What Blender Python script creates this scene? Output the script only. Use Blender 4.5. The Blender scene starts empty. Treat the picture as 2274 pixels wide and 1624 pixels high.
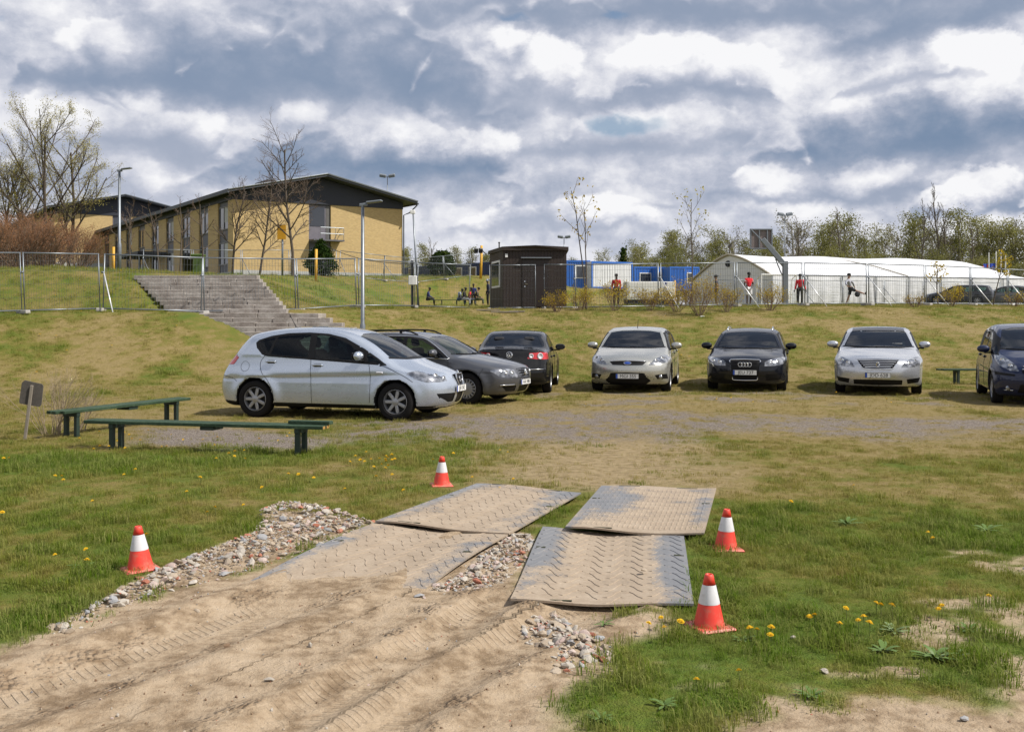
import bpy, bmesh, math, random
import numpy as np
from mathutils import Vector, Matrix, Euler
SC = bpy.context.scene
COL = SC.collection
R = math.radians
# ------------------------------------------------------------------ camera
EYE = 1.75          # eye height above the parking ground
F = 2250.0          # focal length in units of the measured picture (2273 wide)
cam_d = bpy.data.cameras.new('camera'); cam = bpy.data.objects.new('camera', cam_d); COL.objects.link(cam)
cam.location = (0, 0, EYE); cam.rotation_euler = (R(90), 0, 0)
cam_d.sensor_width = 36; cam_d.lens = 36*F/2273; cam_d.shift_y = -104/2273
cam_d.clip_start = 0.1; cam_d.clip_end = 3000
SC.camera = cam
SC.render.engine = 'CYCLES'
SC.cycles.max_bounces = 6; SC.cycles.diffuse_bounces = 2; SC.cycles.glossy_bounces = 3
SC.cycles.transmission_bounces = 4; SC.cycles.transparent_max_bounces = 12
SC.cycles.caustics_reflective = False; SC.cycles.caustics_refractive = False
SC.cycles.use_denoising = True
SC.view_settings.view_transform = 'Standard'; SC.view_settings.look = 'None'
SC.view_settings.exposure = 0.12; SC.view_settings.gamma = 1
SUN_EL, SUN_AZ = R(50), R(107)     # azimuth clockwise from +Y (the view direction)
SUN_V = Vector((math.sin(SUN_AZ)*math.cos(SUN_EL), math.cos(SUN_AZ)*math.cos(SUN_EL), math.sin(SUN_EL)))
ld = bpy.data.lights.new('sun', 'SUN'); sun = bpy.data.objects.new('sun', ld); COL.objects.link(sun)
ld.energy = 5.0; ld.angle = R(0.53); ld.color = (1.0, 0.95, 0.87)
sun.rotation_euler = (-SUN_V).to_track_quat('-Z', 'Y').to_euler()

def px(x, y, z=0.0):
    """a spot measured on level ground of height z -> metres"""
    d = (EYE-z)*F/(y-708.0)
    return ((x-1136.5)*d/F, d)
def at(x, y, d):
    return Vector(((x-1136.5)*d/F, d, EYE-(y-708.0)*d/F))

# ------------------------------------------------------------------ node helpers
class S:
    """a shader socket with arithmetic"""
    def __init__(s, nt, o): s.nt, s.o = nt, o
    def _m(s, op, b=None, c=None, rev=False, clamp=False):
        n = s.nt.nodes.new('ShaderNodeMath'); n.operation = op; n.use_clamp = clamp
        args = [s, b, c]
        if rev: args = [b, s, c]
        for i, a in enumerate(args):
            if a is None: continue
            if isinstance(a, S): s.nt.links.new(a.o, n.inputs[i])
            else: n.inputs[i].default_value = a
        return S(s.nt, n.outputs[0])
    def __add__(s, b): return s._m('ADD', b)
    __radd__ = __add__
    def __sub__(s, b): return s._m('SUBTRACT', b)
    def __rsub__(s, b): return s._m('SUBTRACT', b, rev=True)
    def __rtruediv__(s, b): return s._m('DIVIDE', b, rev=True)
    def __mul__(s, b): return s._m('MULTIPLY', b)
    __rmul__ = __mul__
    def __truediv__(s, b): return s._m('DIVIDE', b)
    def __neg__(s): return s._m('MULTIPLY', -1.0)
    def pw(s, e): return s._m('POWER', e)
    def sq(s): return s._m('MULTIPLY', s)
    def exp(s): return s._m('EXPONENT')
    def sin(s): return s._m('SINE')
    def abs(s): return s._m('ABSOLUTE')
    def min(s, b): return s._m('MINIMUM', b)
    def max(s, b): return s._m('MAXIMUM', b)
    def frac(s): return s._m('FRACT')
    def gt(s, b): return s._m('GREATER_THAN', b)
    def clamp(s): return s._m('ADD', 0.0, clamp=True)
    def ss(s, a, b):
        n = s.nt.nodes.new('ShaderNodeMapRange'); n.interpolation_type = 'SMOOTHSTEP'
        s.nt.links.new(s.o, n.inputs[0]); n.inputs[1].default_value = a; n.inputs[2].default_value = b
        return S(s.nt, n.outputs[0])
class T:
    """a node tree"""
    def __init__(s, nt): s.nt = nt; nt.nodes.clear()
    def node(s, t, **kw):
        n = s.nt.nodes.new('ShaderNode'+t)
        for k, v in kw.items(): setattr(n, k, v)
        return n
    def link(s, a, b): s.nt.links.new(a.o if isinstance(a, S) else a, b)
    def setin(s, n, name, v):
        i = n.inputs[name]
        if isinstance(v, S): s.nt.links.new(v.o, i)
        elif hasattr(v, 'is_output'): s.nt.links.new(v, i)
        else:
            if isinstance(v, (tuple, list)) and len(v) == 3 and i.type == 'RGBA': v = (*v, 1)
            i.default_value = v
    def wrap(s, o): return S(s.nt, o)
    def pos(s): return s.wrap(s.node('NewGeometry').outputs['Position'])
    def obj(s): return s.wrap(s.node('TexCoord').outputs['Object'])
    def attr(s, name, kind='GEOMETRY', out='Fac'):
        n = s.node('Attribute'); n.attribute_name = name; n.attribute_type = kind; return s.wrap(n.outputs[out])
    def sep(s, v):
        n = s.node('SeparateXYZ'); s.link(v, n.inputs[0]); return [s.wrap(o) for o in n.outputs]
    def comb(s, x, y, z):
        n = s.node('CombineXYZ')
        for i, a in enumerate((x, y, z)):
            if isinstance(a, S): s.link(a, n.inputs[i])
            else: n.inputs[i].default_value = a
        return s.wrap(n.outputs[0])
    def noise(s, v, scale, detail=4, rough=0.55, dist=0.0, out=0, dims='3D', w=None):
        n = s.node('TexNoise'); n.noise_dimensions = dims
        if v is not None: s.link(v, n.inputs['Vector'])
        n.inputs['Scale'].default_value = scale; n.inputs['Detail'].default_value = detail
        n.inputs['Roughness'].default_value = rough; n.inputs['Distortion'].default_value = dist
        return s.wrap(n.outputs[out])
    def voro(s, v, scale, feature='F1', out='Distance', rand=1.0):
        n = s.node('TexVoronoi'); n.feature = feature; s.link(v, n.inputs['Vector'])
        n.inputs['Scale'].default_value = scale; n.inputs['Randomness'].default_value = rand
        return s.wrap(n.outputs[out])
    def scale(s, v, sx, sy, sz):
        n = s.node('Mapping'); s.link(v, n.inputs[0]); n.inputs['Scale'].default_value = (sx, sy, sz); return s.wrap(n.outputs[0])
    def mix(s, f, a, b, mode='MIX'):
        n = s.node('Mix'); n.data_type = 'RGBA'; n.blend_type = mode
        for i, v in ((0, f), (6, a), (7, b)):
            if isinstance(v, S): s.link(v, n.inputs[i])
            else: n.inputs[i].default_value = (*v, 1) if isinstance(v, (tuple, list)) else v
        return s.wrap(n.outputs[2])
    def ramp(s, f, stops, interp='LINEAR'):
        n = s.node('ValToRGB'); n.color_ramp.interpolation = interp; s.link(f, n.inputs[0])
        e = n.color_ramp.elements
        while len(e) < len(stops): e.new(0.5)
        for k, (p, c) in enumerate(stops): e[k].position = p; e[k].color = (*c, 1)
        return s.wrap(n.outputs[0])
    def bump(s, h, strength=0.5, dist=0.02):
        n = s.node('Bump'); n.inputs['Strength'].default_value = strength; n.inputs['Distance'].default_value = dist
        s.link(h, n.inputs['Height']); return s.wrap(n.outputs[0])
    def pbr(s, base, rough=0.6, **kw):
        n = s.node('BsdfPrincipled'); s.setin(n, 'Base Color', base); s.setin(n, 'Roughness', rough)
        for k, v in kw.items(): s.setin(n, k.replace('_', ' '), v)
        o = s.node('OutputMaterial'); s.nt.links.new(n.outputs[0], o.inputs[0]); return n
MATS = {}
def newmat(name):
    m = bpy.data.materials.new(name); m.use_nodes = True; MATS[name] = m
    return T(m.node_tree)
def plain(name, col, rough=0.6, var=0.12, scale=6.0, bump=0.0, metal=0.0, **kw):
    """plain surface with a little uneven tone and roughness"""
    t = newmat(name); p = t.obj()
    n = t.noise(p, scale, 5, 0.6)
    f = (n-0.5)*(2*var)+1.0
    mx = t.node('Mix'); mx.data_type = 'RGBA'; mx.blend_type = 'MULTIPLY'; mx.inputs[0].default_value = 1
    mx.inputs[6].default_value = (*col, 1)
    t.link(t.comb(f, f, f), mx.inputs[7])
    k = dict(Metallic=metal, **kw)
    if bump: k['Normal'] = t.bump(t.noise(p, scale*6, 4, 0.6), bump, 0.01)
    t.pbr(t.wrap(mx.outputs[2]), (n-0.5)*0.2+rough, **k)
    return MATS[name]

# ------------------------------------------------------------------ sky
world = bpy.data.worlds.new('World'); SC.world = world; world.use_nodes = True
t = T(world.node_tree)
v = t.wrap(t.node('TexCoord').outputs['Generated'])
dx, dy, dz = t.sep(v)
n = t.node('Math', operation='ARCTAN2'); t.link(dx, n.inputs[0]); t.link(dy, n.inputs[1]); az = t.wrap(n.outputs[0])
el = dz._m('ARCSINE')
# domain warp gives the heaped edges
q = t.comb(az, el*1.35, 0.0)
def vm(op, a, b=None, c=None):
    n = t.node('VectorMath', operation=op)
    for i, x_ in enumerate((a, b, c)):
        if x_ is None: continue
        if isinstance(x_, S): t.link(x_, n.inputs[i])
        else: n.inputs[i].default_value = x_
    return n
def puff(vec, scale, detail=4, rough=0.5):
    """rounded heaps with sharp creases between them"""
    n = t.node('TexNoise'); n.noise_type = 'RIDGED_MULTIFRACTAL'; n.normalize = True; t.link(vec, n.inputs['Vector'])
    n.inputs['Scale'].default_value = scale; n.inputs['Detail'].default_value = detail; n.inputs['Roughness'].default_value = rough
    n.inputs['Offset'].default_value = 1.0; n.inputs['Gain'].default_value = 1.0
    return 1.0-t.wrap(n.outputs[0])
w1 = t.noise(q, 6.0, 2, 0.5, out=1); w2 = t.noise(q, 30.0, 4, 0.6, out=1)
warp = t.wrap(vm('MULTIPLY_ADD', w1, (0.10, 0.06, 0), t.wrap(vm('MULTIPLY_ADD', w2, (0.032, 0.030, 0), (-0.066, -0.045, 0)).outputs[0])).outputs[0])
P0 = t.comb(az, el, 0.0)
PW = t.wrap(vm('ADD', P0, warp).outputs[0])
P = t.wrap(vm('MULTIPLY', PW, (1.0, 1.55, 1.0)).outputs[0])
def masses(acc, lst):
    for (x, y, rx, ry, a) in lst:
        u0, v0 = math.atan((x-1136.5)/F), math.atan((708-y)/F)
        d = vm('MULTIPLY_ADD', PW, (F/rx, F/ry, 0), (-u0*F/rx, -v0*F/ry, 0)).outputs[0]
        r = t.wrap(vm('DOT_PRODUCT', t.wrap(d), t.wrap(d)).outputs['Value'])
        g = r._m('POWER', 0.3679, rev=True)
        acc = g._m('MULTIPLY_ADD', a, acc)
    return acc
def sh(v, off): return t.wrap(vm('ADD', v, off).outputs[0])
# low down the heaps are seen from the side; overhead the layer is seen from below, nearer and larger
kz = 0.42/(dz.max(0.0)+0.25)
wz = el.ss(0.32, 0.55)
PF = t.mix(wz, t.comb(az, el*1.35, 0.31), t.comb(dx*kz, dy*kz, 0.31))
PN = t.wrap(vm('MULTIPLY_ADD', w2, (0.012, 0.012, 0), PF).outputs[0])
pf = puff(PN, 10.0, 4, 0.5)
d0 = t.noise(PN, 7.8, 8, 0.62); d1 = t.noise(sh(PN, (0.015, 0.034, 0)), 7.8, 8, 0.62)
big = t.noise(q, 3.4, 3, 0.5)
tone = (big-0.5)*0.6+0.795+(d0-d1)*1.2+(d0-0.5)*0.55+(pf-0.45)*0.10
edge = (pf-0.45)*0.55+(d0-0.5)*0.9
body = (d0-d1)*1.1+(pf-0.45)*0.16
def heap(tone, x, yb, hw, hh, dark, soft=0.22, top=1.10):
    """one cumulus: level grey base, swelling bright top"""
    u0, v0 = math.atan((x-1136.5)/F), math.atan((708-yb)/F)
    c = vm('MULTIPLY_ADD', PW, (F/hw, F/hh, 0), (-u0*F/hw, -v0*F/hh, 0)).outputs[0]
    u, v, _ = t.sep(t.wrap(c))
    f = (1.0-u.sq()-v)+edge
    m = f.ss(0.0, soft)*v.ss(-0.30, 0.06)
    k = (v+u.sq()*0.25+body*0.45+edge*0.10).ss(-0.02, 0.62)
    inner = k*(top-(0.62-dark*0.52))+(0.62-dark*0.52)+body*(k*1.0+0.10)
    return tone+(inner-tone)*m
for h_ in [(1250, 500, 300, 75, .2), (1830, 450, 380, 90, .35, .22, 1.2), (2190, 480, 170, 70, .55), (120, 450, 330, 150, .2), (300, 372, 330, 170, .25, .22, 1.2), (1420, 335, 330, 150, .3, .22, 1.0),
           (830, 392, 420, 235, .72, .22, 1.28), (1140, 225, 210, 190, .3), (1520, 215, 260, 170, .35), (2010, 356, 350, 270, .72), (300, 232, 260, 170, .5),
           (690, 212, 520, 420, .58, .3, .76), (2000, 212, 140, 90, .10, .3), (2190, 100, 330, 150, .5, .3, .85), (1500, 40, 820, 160, .45, .4, .8)]:
    tone = heap(tone, *h_)
haze = (el*(-1/0.07)).exp().min(1.0)
tone = tone+(0.74-tone)*(haze*0.42)
cl = t.ramp(tone, [(0.0, (0.12, 0.19, 0.31)), (0.25, (0.205, 0.285, 0.42)), (0.45, (0.36, 0.415, 0.535)), (0.64, (0.57, 0.60, 0.70)), (0.80, (0.80, 0.81, 0.87)), (0.97, (0.98, 0.98, 1.0))])
hole = t.noise(PN, 5.0, 4, 0.6)
hole = masses(hole, [(1340, 268, 90, 30, .20), (1350, 30, 60, 18, .24), (1130, 55, 90, 18, .22), (20, 90, 40, 30, .3), (1720, 362, 190, 14, .22)])
hole = hole+el.ss(0.32, 0.75)*0.30          # the cover opens up overhead
hm = hole.ss(0.68, 0.80)*el.ss(0.03, 0.07)
sky = t.node('TexSky'); sky.sky_type = 'NISHITA'; sky.sun_disc = False; sky.sun_elevation = SUN_EL; sky.sun_rotation = SUN_AZ
sky.dust_density = 1.2; sky.altitude = 100
def vmul(c, k):
    n = t.node('VectorMath', operation='SCALE'); t.link(c, n.inputs[0]); n.inputs['Scale'].default_value = k; return t.wrap(n.outputs[0])
skyc = t.wrap(sky.outputs[0])
final = t.mix(hm*0.85, vmul(cl, 0.88/0.1), skyc)
bg = t.node('Background'); t.link(final, bg.inputs[0]); bg.inputs[1].default_value = 0.1
t.nt.links.new(bg.outputs[0], t.node('OutputWorld').inputs[0])
world.cycles.sampling_method = 'MANUAL'; world.cycles.sample_map_resolution = 512
# ------------------------------------------------------------------ object helpers
def tag(o, label=None, cat=None, group=None, kind=None):
    if label: o['label'] = label
    if cat: o['category'] = cat
    if group: o['group'] = group
    if kind: o['kind'] = kind
    return o
def link(o, parent=None):
    COL.objects.link(o)
    if parent is not None: o.parent = parent
    return o
def empty(name, loc=(0, 0, 0), rz=0.0):
    o = bpy.data.objects.new(name, None); COL.objects.link(o); o.empty_display_size = 0.2
    o.location = loc; o.rotation_euler = (0, 0, rz); return o
def meshobj(name, verts, faces, mat, parent=None, smooth=False, loc=None):
    me = bpy.data.meshes.new(name); me.from_pydata([tuple(map(float, q)) for q in verts], [], [tuple(map(int, f)) for f in faces]); me.update()
    return wrapme(name, me, mat, parent, smooth, loc)
def wrapme(name, me, mat, parent=None, smooth=False, loc=None):
    if mat is not None: me.materials.append(MATS[mat] if isinstance(mat, str) else mat)
    if smooth: me.polygons.foreach_set('use_smooth', [True]*len(me.polygons))
    o = bpy.data.objects.new(name, me); link(o, parent)
    if loc is not None: o.location = loc
    return o
TMP = bpy.data.scenes.new('workbench')
def evaluated(o):
    """mesh of one object with its modifiers, made aside from the scene"""
    TMP.collection.objects.link(o)
    with bpy.context.temp_override(scene=TMP, view_layer=TMP.view_layers[0]):
        dg = bpy.context.evaluated_depsgraph_get(); me = bpy.data.meshes.new_from_object(o.evaluated_get(dg))
    bpy.data.objects.remove(o); return me
class B:
    """collects shapes of ONE piece"""
    def __init__(s): s.v = []; s.f = []
    def add(s, vs, fs):
        k = len(s.v); s.v += [tuple(q) for q in vs]; s.f += [tuple(i+k for i in f) for f in fs]; return s
    def box(s, x0, x1, y0, y1, z0, z1, M=None):
        vs = [(x, y, z) for z in (z0, z1) for y in (y0, y1) for x in (x0, x1)]
        if M is not None: vs = [M @ Vector(q) for q in vs]
        return s.add(vs, [(0, 2, 3, 1), (4, 5, 7, 6), (0, 1, 5, 4), (2, 6, 7, 3), (0, 4, 6, 2), (1, 3, 7, 5)])
    def bev(s, x0, x1, y0, y1, z0, z1, b, M=None):
        """box with chamfered edges"""
        c = []
        def q(x, y, z): c.append((x, y, z)); return len(c)-1
        idx = {}
        for sx, x in ((0, x0), (1, x1)):
            for sy, y in ((0, y0), (1, y1)):
                for sz, z in ((0, z0), (1, z1)):
                    dx, dy, dz = (b if sx == 0 else -b), (b if sy == 0 else -b), (b if sz == 0 else -b)
                    idx[sx, sy, sz] = (q(x, y+dy, z+dz), q(x+dx, y, z+dz), q(x+dx, y+dy, z))
        fs = []
        for a in range(3):
            o = [k for k in range(3) if k != a]
            for sa in (0, 1):
                ring = []
                for p0, p1 in ((0, 0), (1, 0), (1, 1), (0, 1)):
                    k = [0, 0, 0]; k[a] = sa; k[o[0]] = p0; k[o[1]] = p1; ring.append(idx[tuple(k)][a])
                fs.append(ring)
            for p0 in (0, 1):
                for p1 in (0, 1):
                    k0 = [0, 0, 0]; k0[o[0]] = p0; k0[o[1]] = p1; k1 = list(k0); k0[a] = 0; k1[a] = 1
                    i0, i1 = idx[tuple(k0)], idx[tuple(k1)]
                    fs.append([i0[o[0]], i0[o[1]], i1[o[1]], i1[o[0]]])
        for k, i in idx.items(): fs.append(list(i))
        if M is not None: c = [M @ Vector(p) for p in c]
        return s.add(c, fs)
    def tube(s, pts, r, n=8, cap=True):
        pts = [Vector(p) for p in pts]; m = len(pts)
        rs = r if isinstance(r, (list, tuple)) else [r]*m
        k = len(s.v); prev = None
        for i, p in enumerate(pts):
            d = (pts[min(i+1, m-1)]-pts[max(i-1, 0)])
            d = d.normalized() if d.length > 1e-9 else Vector((0, 0, 1))
            u = d.orthogonal().normalized() if prev is None else (prev-d*prev.dot(d)).normalized()
            prev = u; w = d.cross(u)
            for j in range(n):
                a = 2*math.pi*j/n; s.v.append(tuple(p+(u*math.cos(a)+w*math.sin(a))*rs[i]))
        for i in range(m-1):
            for j in range(n):
                s.f.append((k+i*n+j, k+i*n+(j+1) % n, k+(i+1)*n+(j+1) % n, k+(i+1)*n+j))
        if cap: s.f.append(tuple(k+j for j in range(n))[::-1]); s.f.append(tuple(k+(m-1)*n+j for j in range(n)))
        return s
    def lathe(s, prof, n=24, M=None, cap=True):
        k = len(s.v)
        for (r, z) in prof:
            for j in range(n):
                a = 2*math.pi*j/n; p = Vector((r*math.cos(a), r*math.sin(a), z)); s.v.append(tuple(M @ p if M is not None else p))
        m = len(prof)
        for i in range(m-1):
            for j in range(n): s.f.append((k+i*n+j, k+i*n+(j+1) % n, k+(i+1)*n+(j+1) % n, k+(i+1)*n+j))
        if cap: s.f.append(tuple(k+j for j in range(n))[::-1]); s.f.append(tuple(k+(m-1)*n+j for j in range(n)))
        return s
    def prism(s, poly, a, b, M=None, axis='y'):
        """polygon in x,z pushed along y from a to b (axis z: polygon in x,y)"""
        n = len(poly)
        vs = [((p[0], h, p[1]) if axis == 'y' else (p[0], p[1], h)) for h in (a, b) for p in poly]
        if M is not None: vs = [M @ Vector(q) for q in vs]
        return s.add(vs, [tuple(range(n)), tuple(range(2*n-1, n-1, -1))]+[(i, i+n, (i+1) % n+n, (i+1) % n) for i in range(n)])
    def build(s, name, mat, parent=None, smooth=False, loc=None, fix=True):
        o = meshobj(name, s.v, s.f, mat, parent, smooth, loc)
        if fix:
            bm = bmesh.new(); bm.from_mesh(o.data); bmesh.ops.recalc_face_normals(bm, faces=bm.faces); bm.to_mesh(o.data); bm.free()
        return o
def copy_tree(o, parent=None, seen=None):
    c = o.copy(); COL.objects.link(c); c.parent = parent
    for ch in [k for k in bpy.data.objects if k.parent == o]: copy_tree(ch, c)
    return c
def smooth_auto(o, ang=35):
    me = o.data
    me.polygons.foreach_set('use_smooth', [True]*len(me.polygons))
    me.set_sharp_from_angle(angle=R(ang))
def TR(x, y, z, rz=0, rx=0, ry=0):
    return Matrix.Translation((x, y, z)) @ Euler((rx, ry, rz)).to_matrix().to_4x4()

# ------------------------------------------------------------------ numpy noise
_rs = np.random.RandomState(11); _tab = _rs.rand(256, 256)
def vnoise(x, y):
    xi = np.floor(x).astype(int); yi = np.floor(y).astype(int); fx = x-xi; fy = y-yi
    fx = fx*fx*(3-2*fx); fy = fy*fy*(3-2*fy)
    g = lambda a, b: _tab[a & 255, b & 255]
    return (g(xi, yi)*(1-fx)+g(xi+1, yi)*fx)*(1-fy)+(g(xi, yi+1)*(1-fx)+g(xi+1, yi+1)*fx)*fy
def fbm(x, y, oct=4, rough=0.5):
    a = 1.0; s = 0; t = 0
    for k in range(oct): s = s+a*vnoise(x*2**k+17.3*k, y*2**k+9.1*k); t += a; a *= rough
    return s/t
def sstep(x, a, b):
    q = np.clip((x-a)/(b-a), 0, 1); return q*q*(3-2*q)
def polydist(px_, py_, pts, closed=False):
    """distance, arc length and signed side of a polyline"""
    best = np.full(np.shape(px_), 1e9); sl = np.zeros(np.shape(px_)); sd = np.zeros(np.shape(px_)); acc = 0
    n = len(pts)
    for i in range(n if closed else n-1):
        (ax, ay), (bx, by) = pts[i], pts[(i+1) % n]
        dx, dy = bx-ax, by-ay; L = math.hypot(dx, dy)+1e-12
        tt = np.clip(((px_-ax)*dx+(py_-ay)*dy)/(L*L), 0, 1)
        d = np.hypot(px_-ax-tt*dx, py_-ay-tt*dy); m = d < best
        best = np.where(m, d, best); sl = np.where(m, acc+tt*L, sl)
        sd = np.where(m, np.sign(dx*(py_-ay)-dy*(px_-ax)), sd); acc += L
    return best, sl, sd
def inpoly(x, y, pts):
    r = np.zeros(np.shape(x), bool); n = len(pts)
    for i in range(n):
        (x0, y0), (x1, y1) = pts[i], pts[(i+1) % n]
        c = ((y0 > y) != (y1 > y))
        with np.errstate(divide='ignore', invalid='ignore'):
            r ^= c & (x < (x1-x0)*(y-y0)/(y1-y0+1e-15)+x0)
    return r
def sdpoly(x, y, pts):
    d = polydist(x, y, pts, True)[0]; return np.where(inpoly(x, y, pts), -d, d)

# ------------------------------------------------------------------ terrain
BANK = [(-60, 35), (-16, 36.2), (-8.8, 36.2), (-8.6, 46), (-8.2, 60), (-7, 72), (-3, 78.5), (4, 81), (15.5, 84), (16.5, 150), (-60, 150)]
def shelf(x, y):
    c = np.interp(x, [-16, -11, -7, -4, 0, 20, 30, 45], [33.5, 35, 37.5, 42, 44.5, 46, 50, 55])
    zc = np.interp(x, [-14, -6, 0, 20], [1.95, 2.1, 2.2, 2.32])
    f0 = np.interp(x, [-16, -8, 0, 10], [26.5, 28.0, 28.5, 28.5])
    q = np.clip((y-f0)/(c-f0), 0, 1)
    z = zc*(0.5*q+0.5*q*q*(3-2*q))
    return z+np.clip((y-c)/30, 0, 1)*0.55
def height(x, y):
    x = np.asarray(x, float); y = np.asarray(y, float)
    z = shelf(x, y)
    d = -sdpoly(x, y, BANK)
    wdt = np.interp(y, [36, 45, 60, 80], [3.4, 4.5, 6, 8])
    k = np.interp(x, [0, 6], [0.0425, 0.030])
    terr = 1.75+k*np.minimum(y, 140)
    s = np.clip(d/wdt, 0, 1); s = 0.45*s+0.55*s*s*(3-2*s)
    z = z+s*(terr-z)
    z = z+0.35*np.exp(-((x+19.5)/5.0)**2-((y-43)/5)**2)
    z = z+(fbm(x*0.35+5, y*0.35, 3)-0.5)*0.10*sstep(y, 26, 34)
    # bed cut for the stairs
    cut = 1e9
    for poly, y0, z0, k in ((FL1, 31.9, .55, .456), (FL2, 36.5, 1.97, .4625), (FL3, 35.0, 1.95, 0.0)):
        cut = np.where(sdpoly(x, y, poly) < 0.0, np.minimum(cut, z0+k*(y-y0)-.16), cut)
    return np.minimum(z, cut)
FL1 = [(-7.2, 31.7), (-2.8, 31.7), (-6.4, 35.1), (-10.9, 35.1)]
FL2 = [(-12.7, 36.3), (-7.9, 36.3), (-9.75, 39.75), (-14.9, 39.75)]
FL3 = [(-11.7, 34.9), (-6.5, 34.9), (-6.7, 36.6), (-12.3, 36.6)]
def ground_z(x, y): return float(height(np.array([x]), np.array([y]))[0])

def G(*pts): return [px(a, b) for a, b in pts]
SAND = G((-500, 1600), (0, 1428), (120, 1392), (230, 1342), (330, 1305), (430, 1280), (540, 1262), (700, 1200), (835, 1162), (1000, 1130), (1130, 1160), (1205, 1165), (1180, 1215), (1140, 1320), (1330, 1338), (1540, 1342), (1420, 1352), (1350, 1362), (1345, 1385), (1500, 1350), (1490, 1380), (1425, 1420), (1380, 1450), (1385, 1495), (1330, 1530), (1345, 1580), (1300, 1640), (1290, 1900), (-900, 1900))
SAND2 = G((1480, 1660), (1600, 1595), (1700, 1560), (1790, 1555), (1850, 1568), (1960, 1530), (2080, 1528), (2170, 1490), (2240, 1455), (2273, 1440), (2600, 1350), (2800, 1800), (1500, 1800))
SPOTS = [(2215, 1240, .42, .32), (2170, 1390, .5, .14), (2250, 1400, .5, .28), (2100, 1335, .35, .10), (1740, 1535, .2, .1), (1480, 1480, .25, .10), (1580, 1520, .22, .07), (1990, 1490, .3, .06)]
DRY = G((1040, 1070), (1120, 985), (1330, 965), (1560, 985), (1590, 1085), (1300, 1095))
GRAV1 = G((700, 965), (800, 938), (950, 925), (1150, 918), (1350, 912), (1560, 918), (1800, 925), (2300, 930), (2900, 935), (2900, 970), (2273, 962), (1900, 970), (1650, 955), (1400, 975), (1150, 978), (900, 972))
GRAV2 = G((290, 985), (330, 950), (560, 950), (760, 975), (740, 1000), (560, 998))
TRK = [G((905, 1180), (715, 1302), (560, 1355), (400, 1418), (200, 1490), (0, 1560), (-300, 1660)), G((1370, 1170), (1330, 1338), (1200, 1390), (1060, 1450), (920, 1530), (760, 1640), (500, 1900)), G((1110, 1330), (1000, 1400), (850, 1480), (640, 1600), (400, 1750))]
RUB = [G((105, 1400), (200, 1340), (330, 1272), (430, 1228), (560, 1180), (583, 1160), (580, 1140), (630, 1132), (700, 1136), (832, 1158), (760, 1190), (640, 1235), (545, 1272), (470, 1290), (400, 1308), (330, 1325), (215, 1375), (140, 1408)),
       G((950, 1310), (1000, 1285), (1070, 1235), (1128, 1186), (1186, 1188), (1180, 1225), (1140, 1275), (1090, 1305), (1020, 1312)),
       G((1150, 1392), (1190, 1362), (1235, 1352), (1290, 1385), (1300, 1410), (1358, 1438), (1355, 1470), (1290, 1478), (1250, 1500), (1225, 1480), (1235, 1430), (1170, 1410))]
def masks(x, y):
    n1 = fbm(x*1.3, y*1.3, 4); n2 = fbm(x*5+3, y*5, 4); n3 = fbm(x*0.5+8, y*0.5, 3)
    jit = (n1-0.5)*0.5+(n2-0.5)*0.35
    sand = sstep(-sdpoly(x, y, SAND)+jit*0.75, -0.08, 0.14)
    sand = np.maximum(sand, sstep(-sdpoly(x, y, SAND2)+jit*1.0, -0.08, 0.18))
    for (a, b, rx, ry) in SPOTS:
        cx, cy = px(a, b)
        q = ((x-cx)/rx)**2+((y-cy)/(ry*1.6))**2
        sand = np.maximum(sand, sstep(0.75-0.6*q+jit*3.6+(n2-.5)*1.6, 0.0, 0.9)*0.9*(q < 6))
    for pl in RUB: sand = np.maximum(sand, sstep(-sdpoly(x, y, pl)+jit*.15, -.05, .05))
    dry = sstep(-sdpoly(x, y, DRY)+jit*2.2, -0.8, 0.9)
    gr = sstep(-sdpoly(x, y, GRAV1)+jit*3.4, -1.0, 1.0)*sstep(n2+0.35*n1, 0.36, 0.74)
    gr = np.maximum(gr, sstep(-sdpoly(x, y, GRAV2)+jit*1.2, -0.3, 0.4))
    # worn gravelly patches in front of the parked row
    gr = np.maximum(gr, 0.8*sstep(y, 19.5, 21)*sstep(-y, -25.5, -23)*sstep(n1, 0.50, 0.68)*sstep(x, -1, 2))
    return sand, np.clip(gr, 0, 1)*(1-sand), dry*(1-sand)
def greenness(x, y):
    """0 dry straw, 1 lush"""
    n = fbm(x*0.8+2, y*0.5, 4); m = fbm(x*3.1, y*2.6+7, 4, 0.65)
    base = np.interp(y, [3, 8.5, 9.8, 11.5, 14.2, 16, 24, 30, 44, 60], [.80, .72, .58, .54, .46, .24, .20, .25, .34, .40])
    base = np.where(x > -0.5, base-0.26*sstep(y, 9.0, 10.5)*sstep(-y, -24, -20), base)
    g = base+(n-0.5)*1.05+(m-0.5)*1.0
    g = g+0.45*np.exp(-((x+4.8)/3.4)**2-((y-12.7)/1.0)**2)+0.25*np.exp(-((x-2.7)/1.2)**2-((y-5.6)/0.7)**2)
    g = g+0.22*sstep(y, 31, 34)*sstep(-x, 6, 10)
    return np.clip(g, 0, 1)

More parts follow.
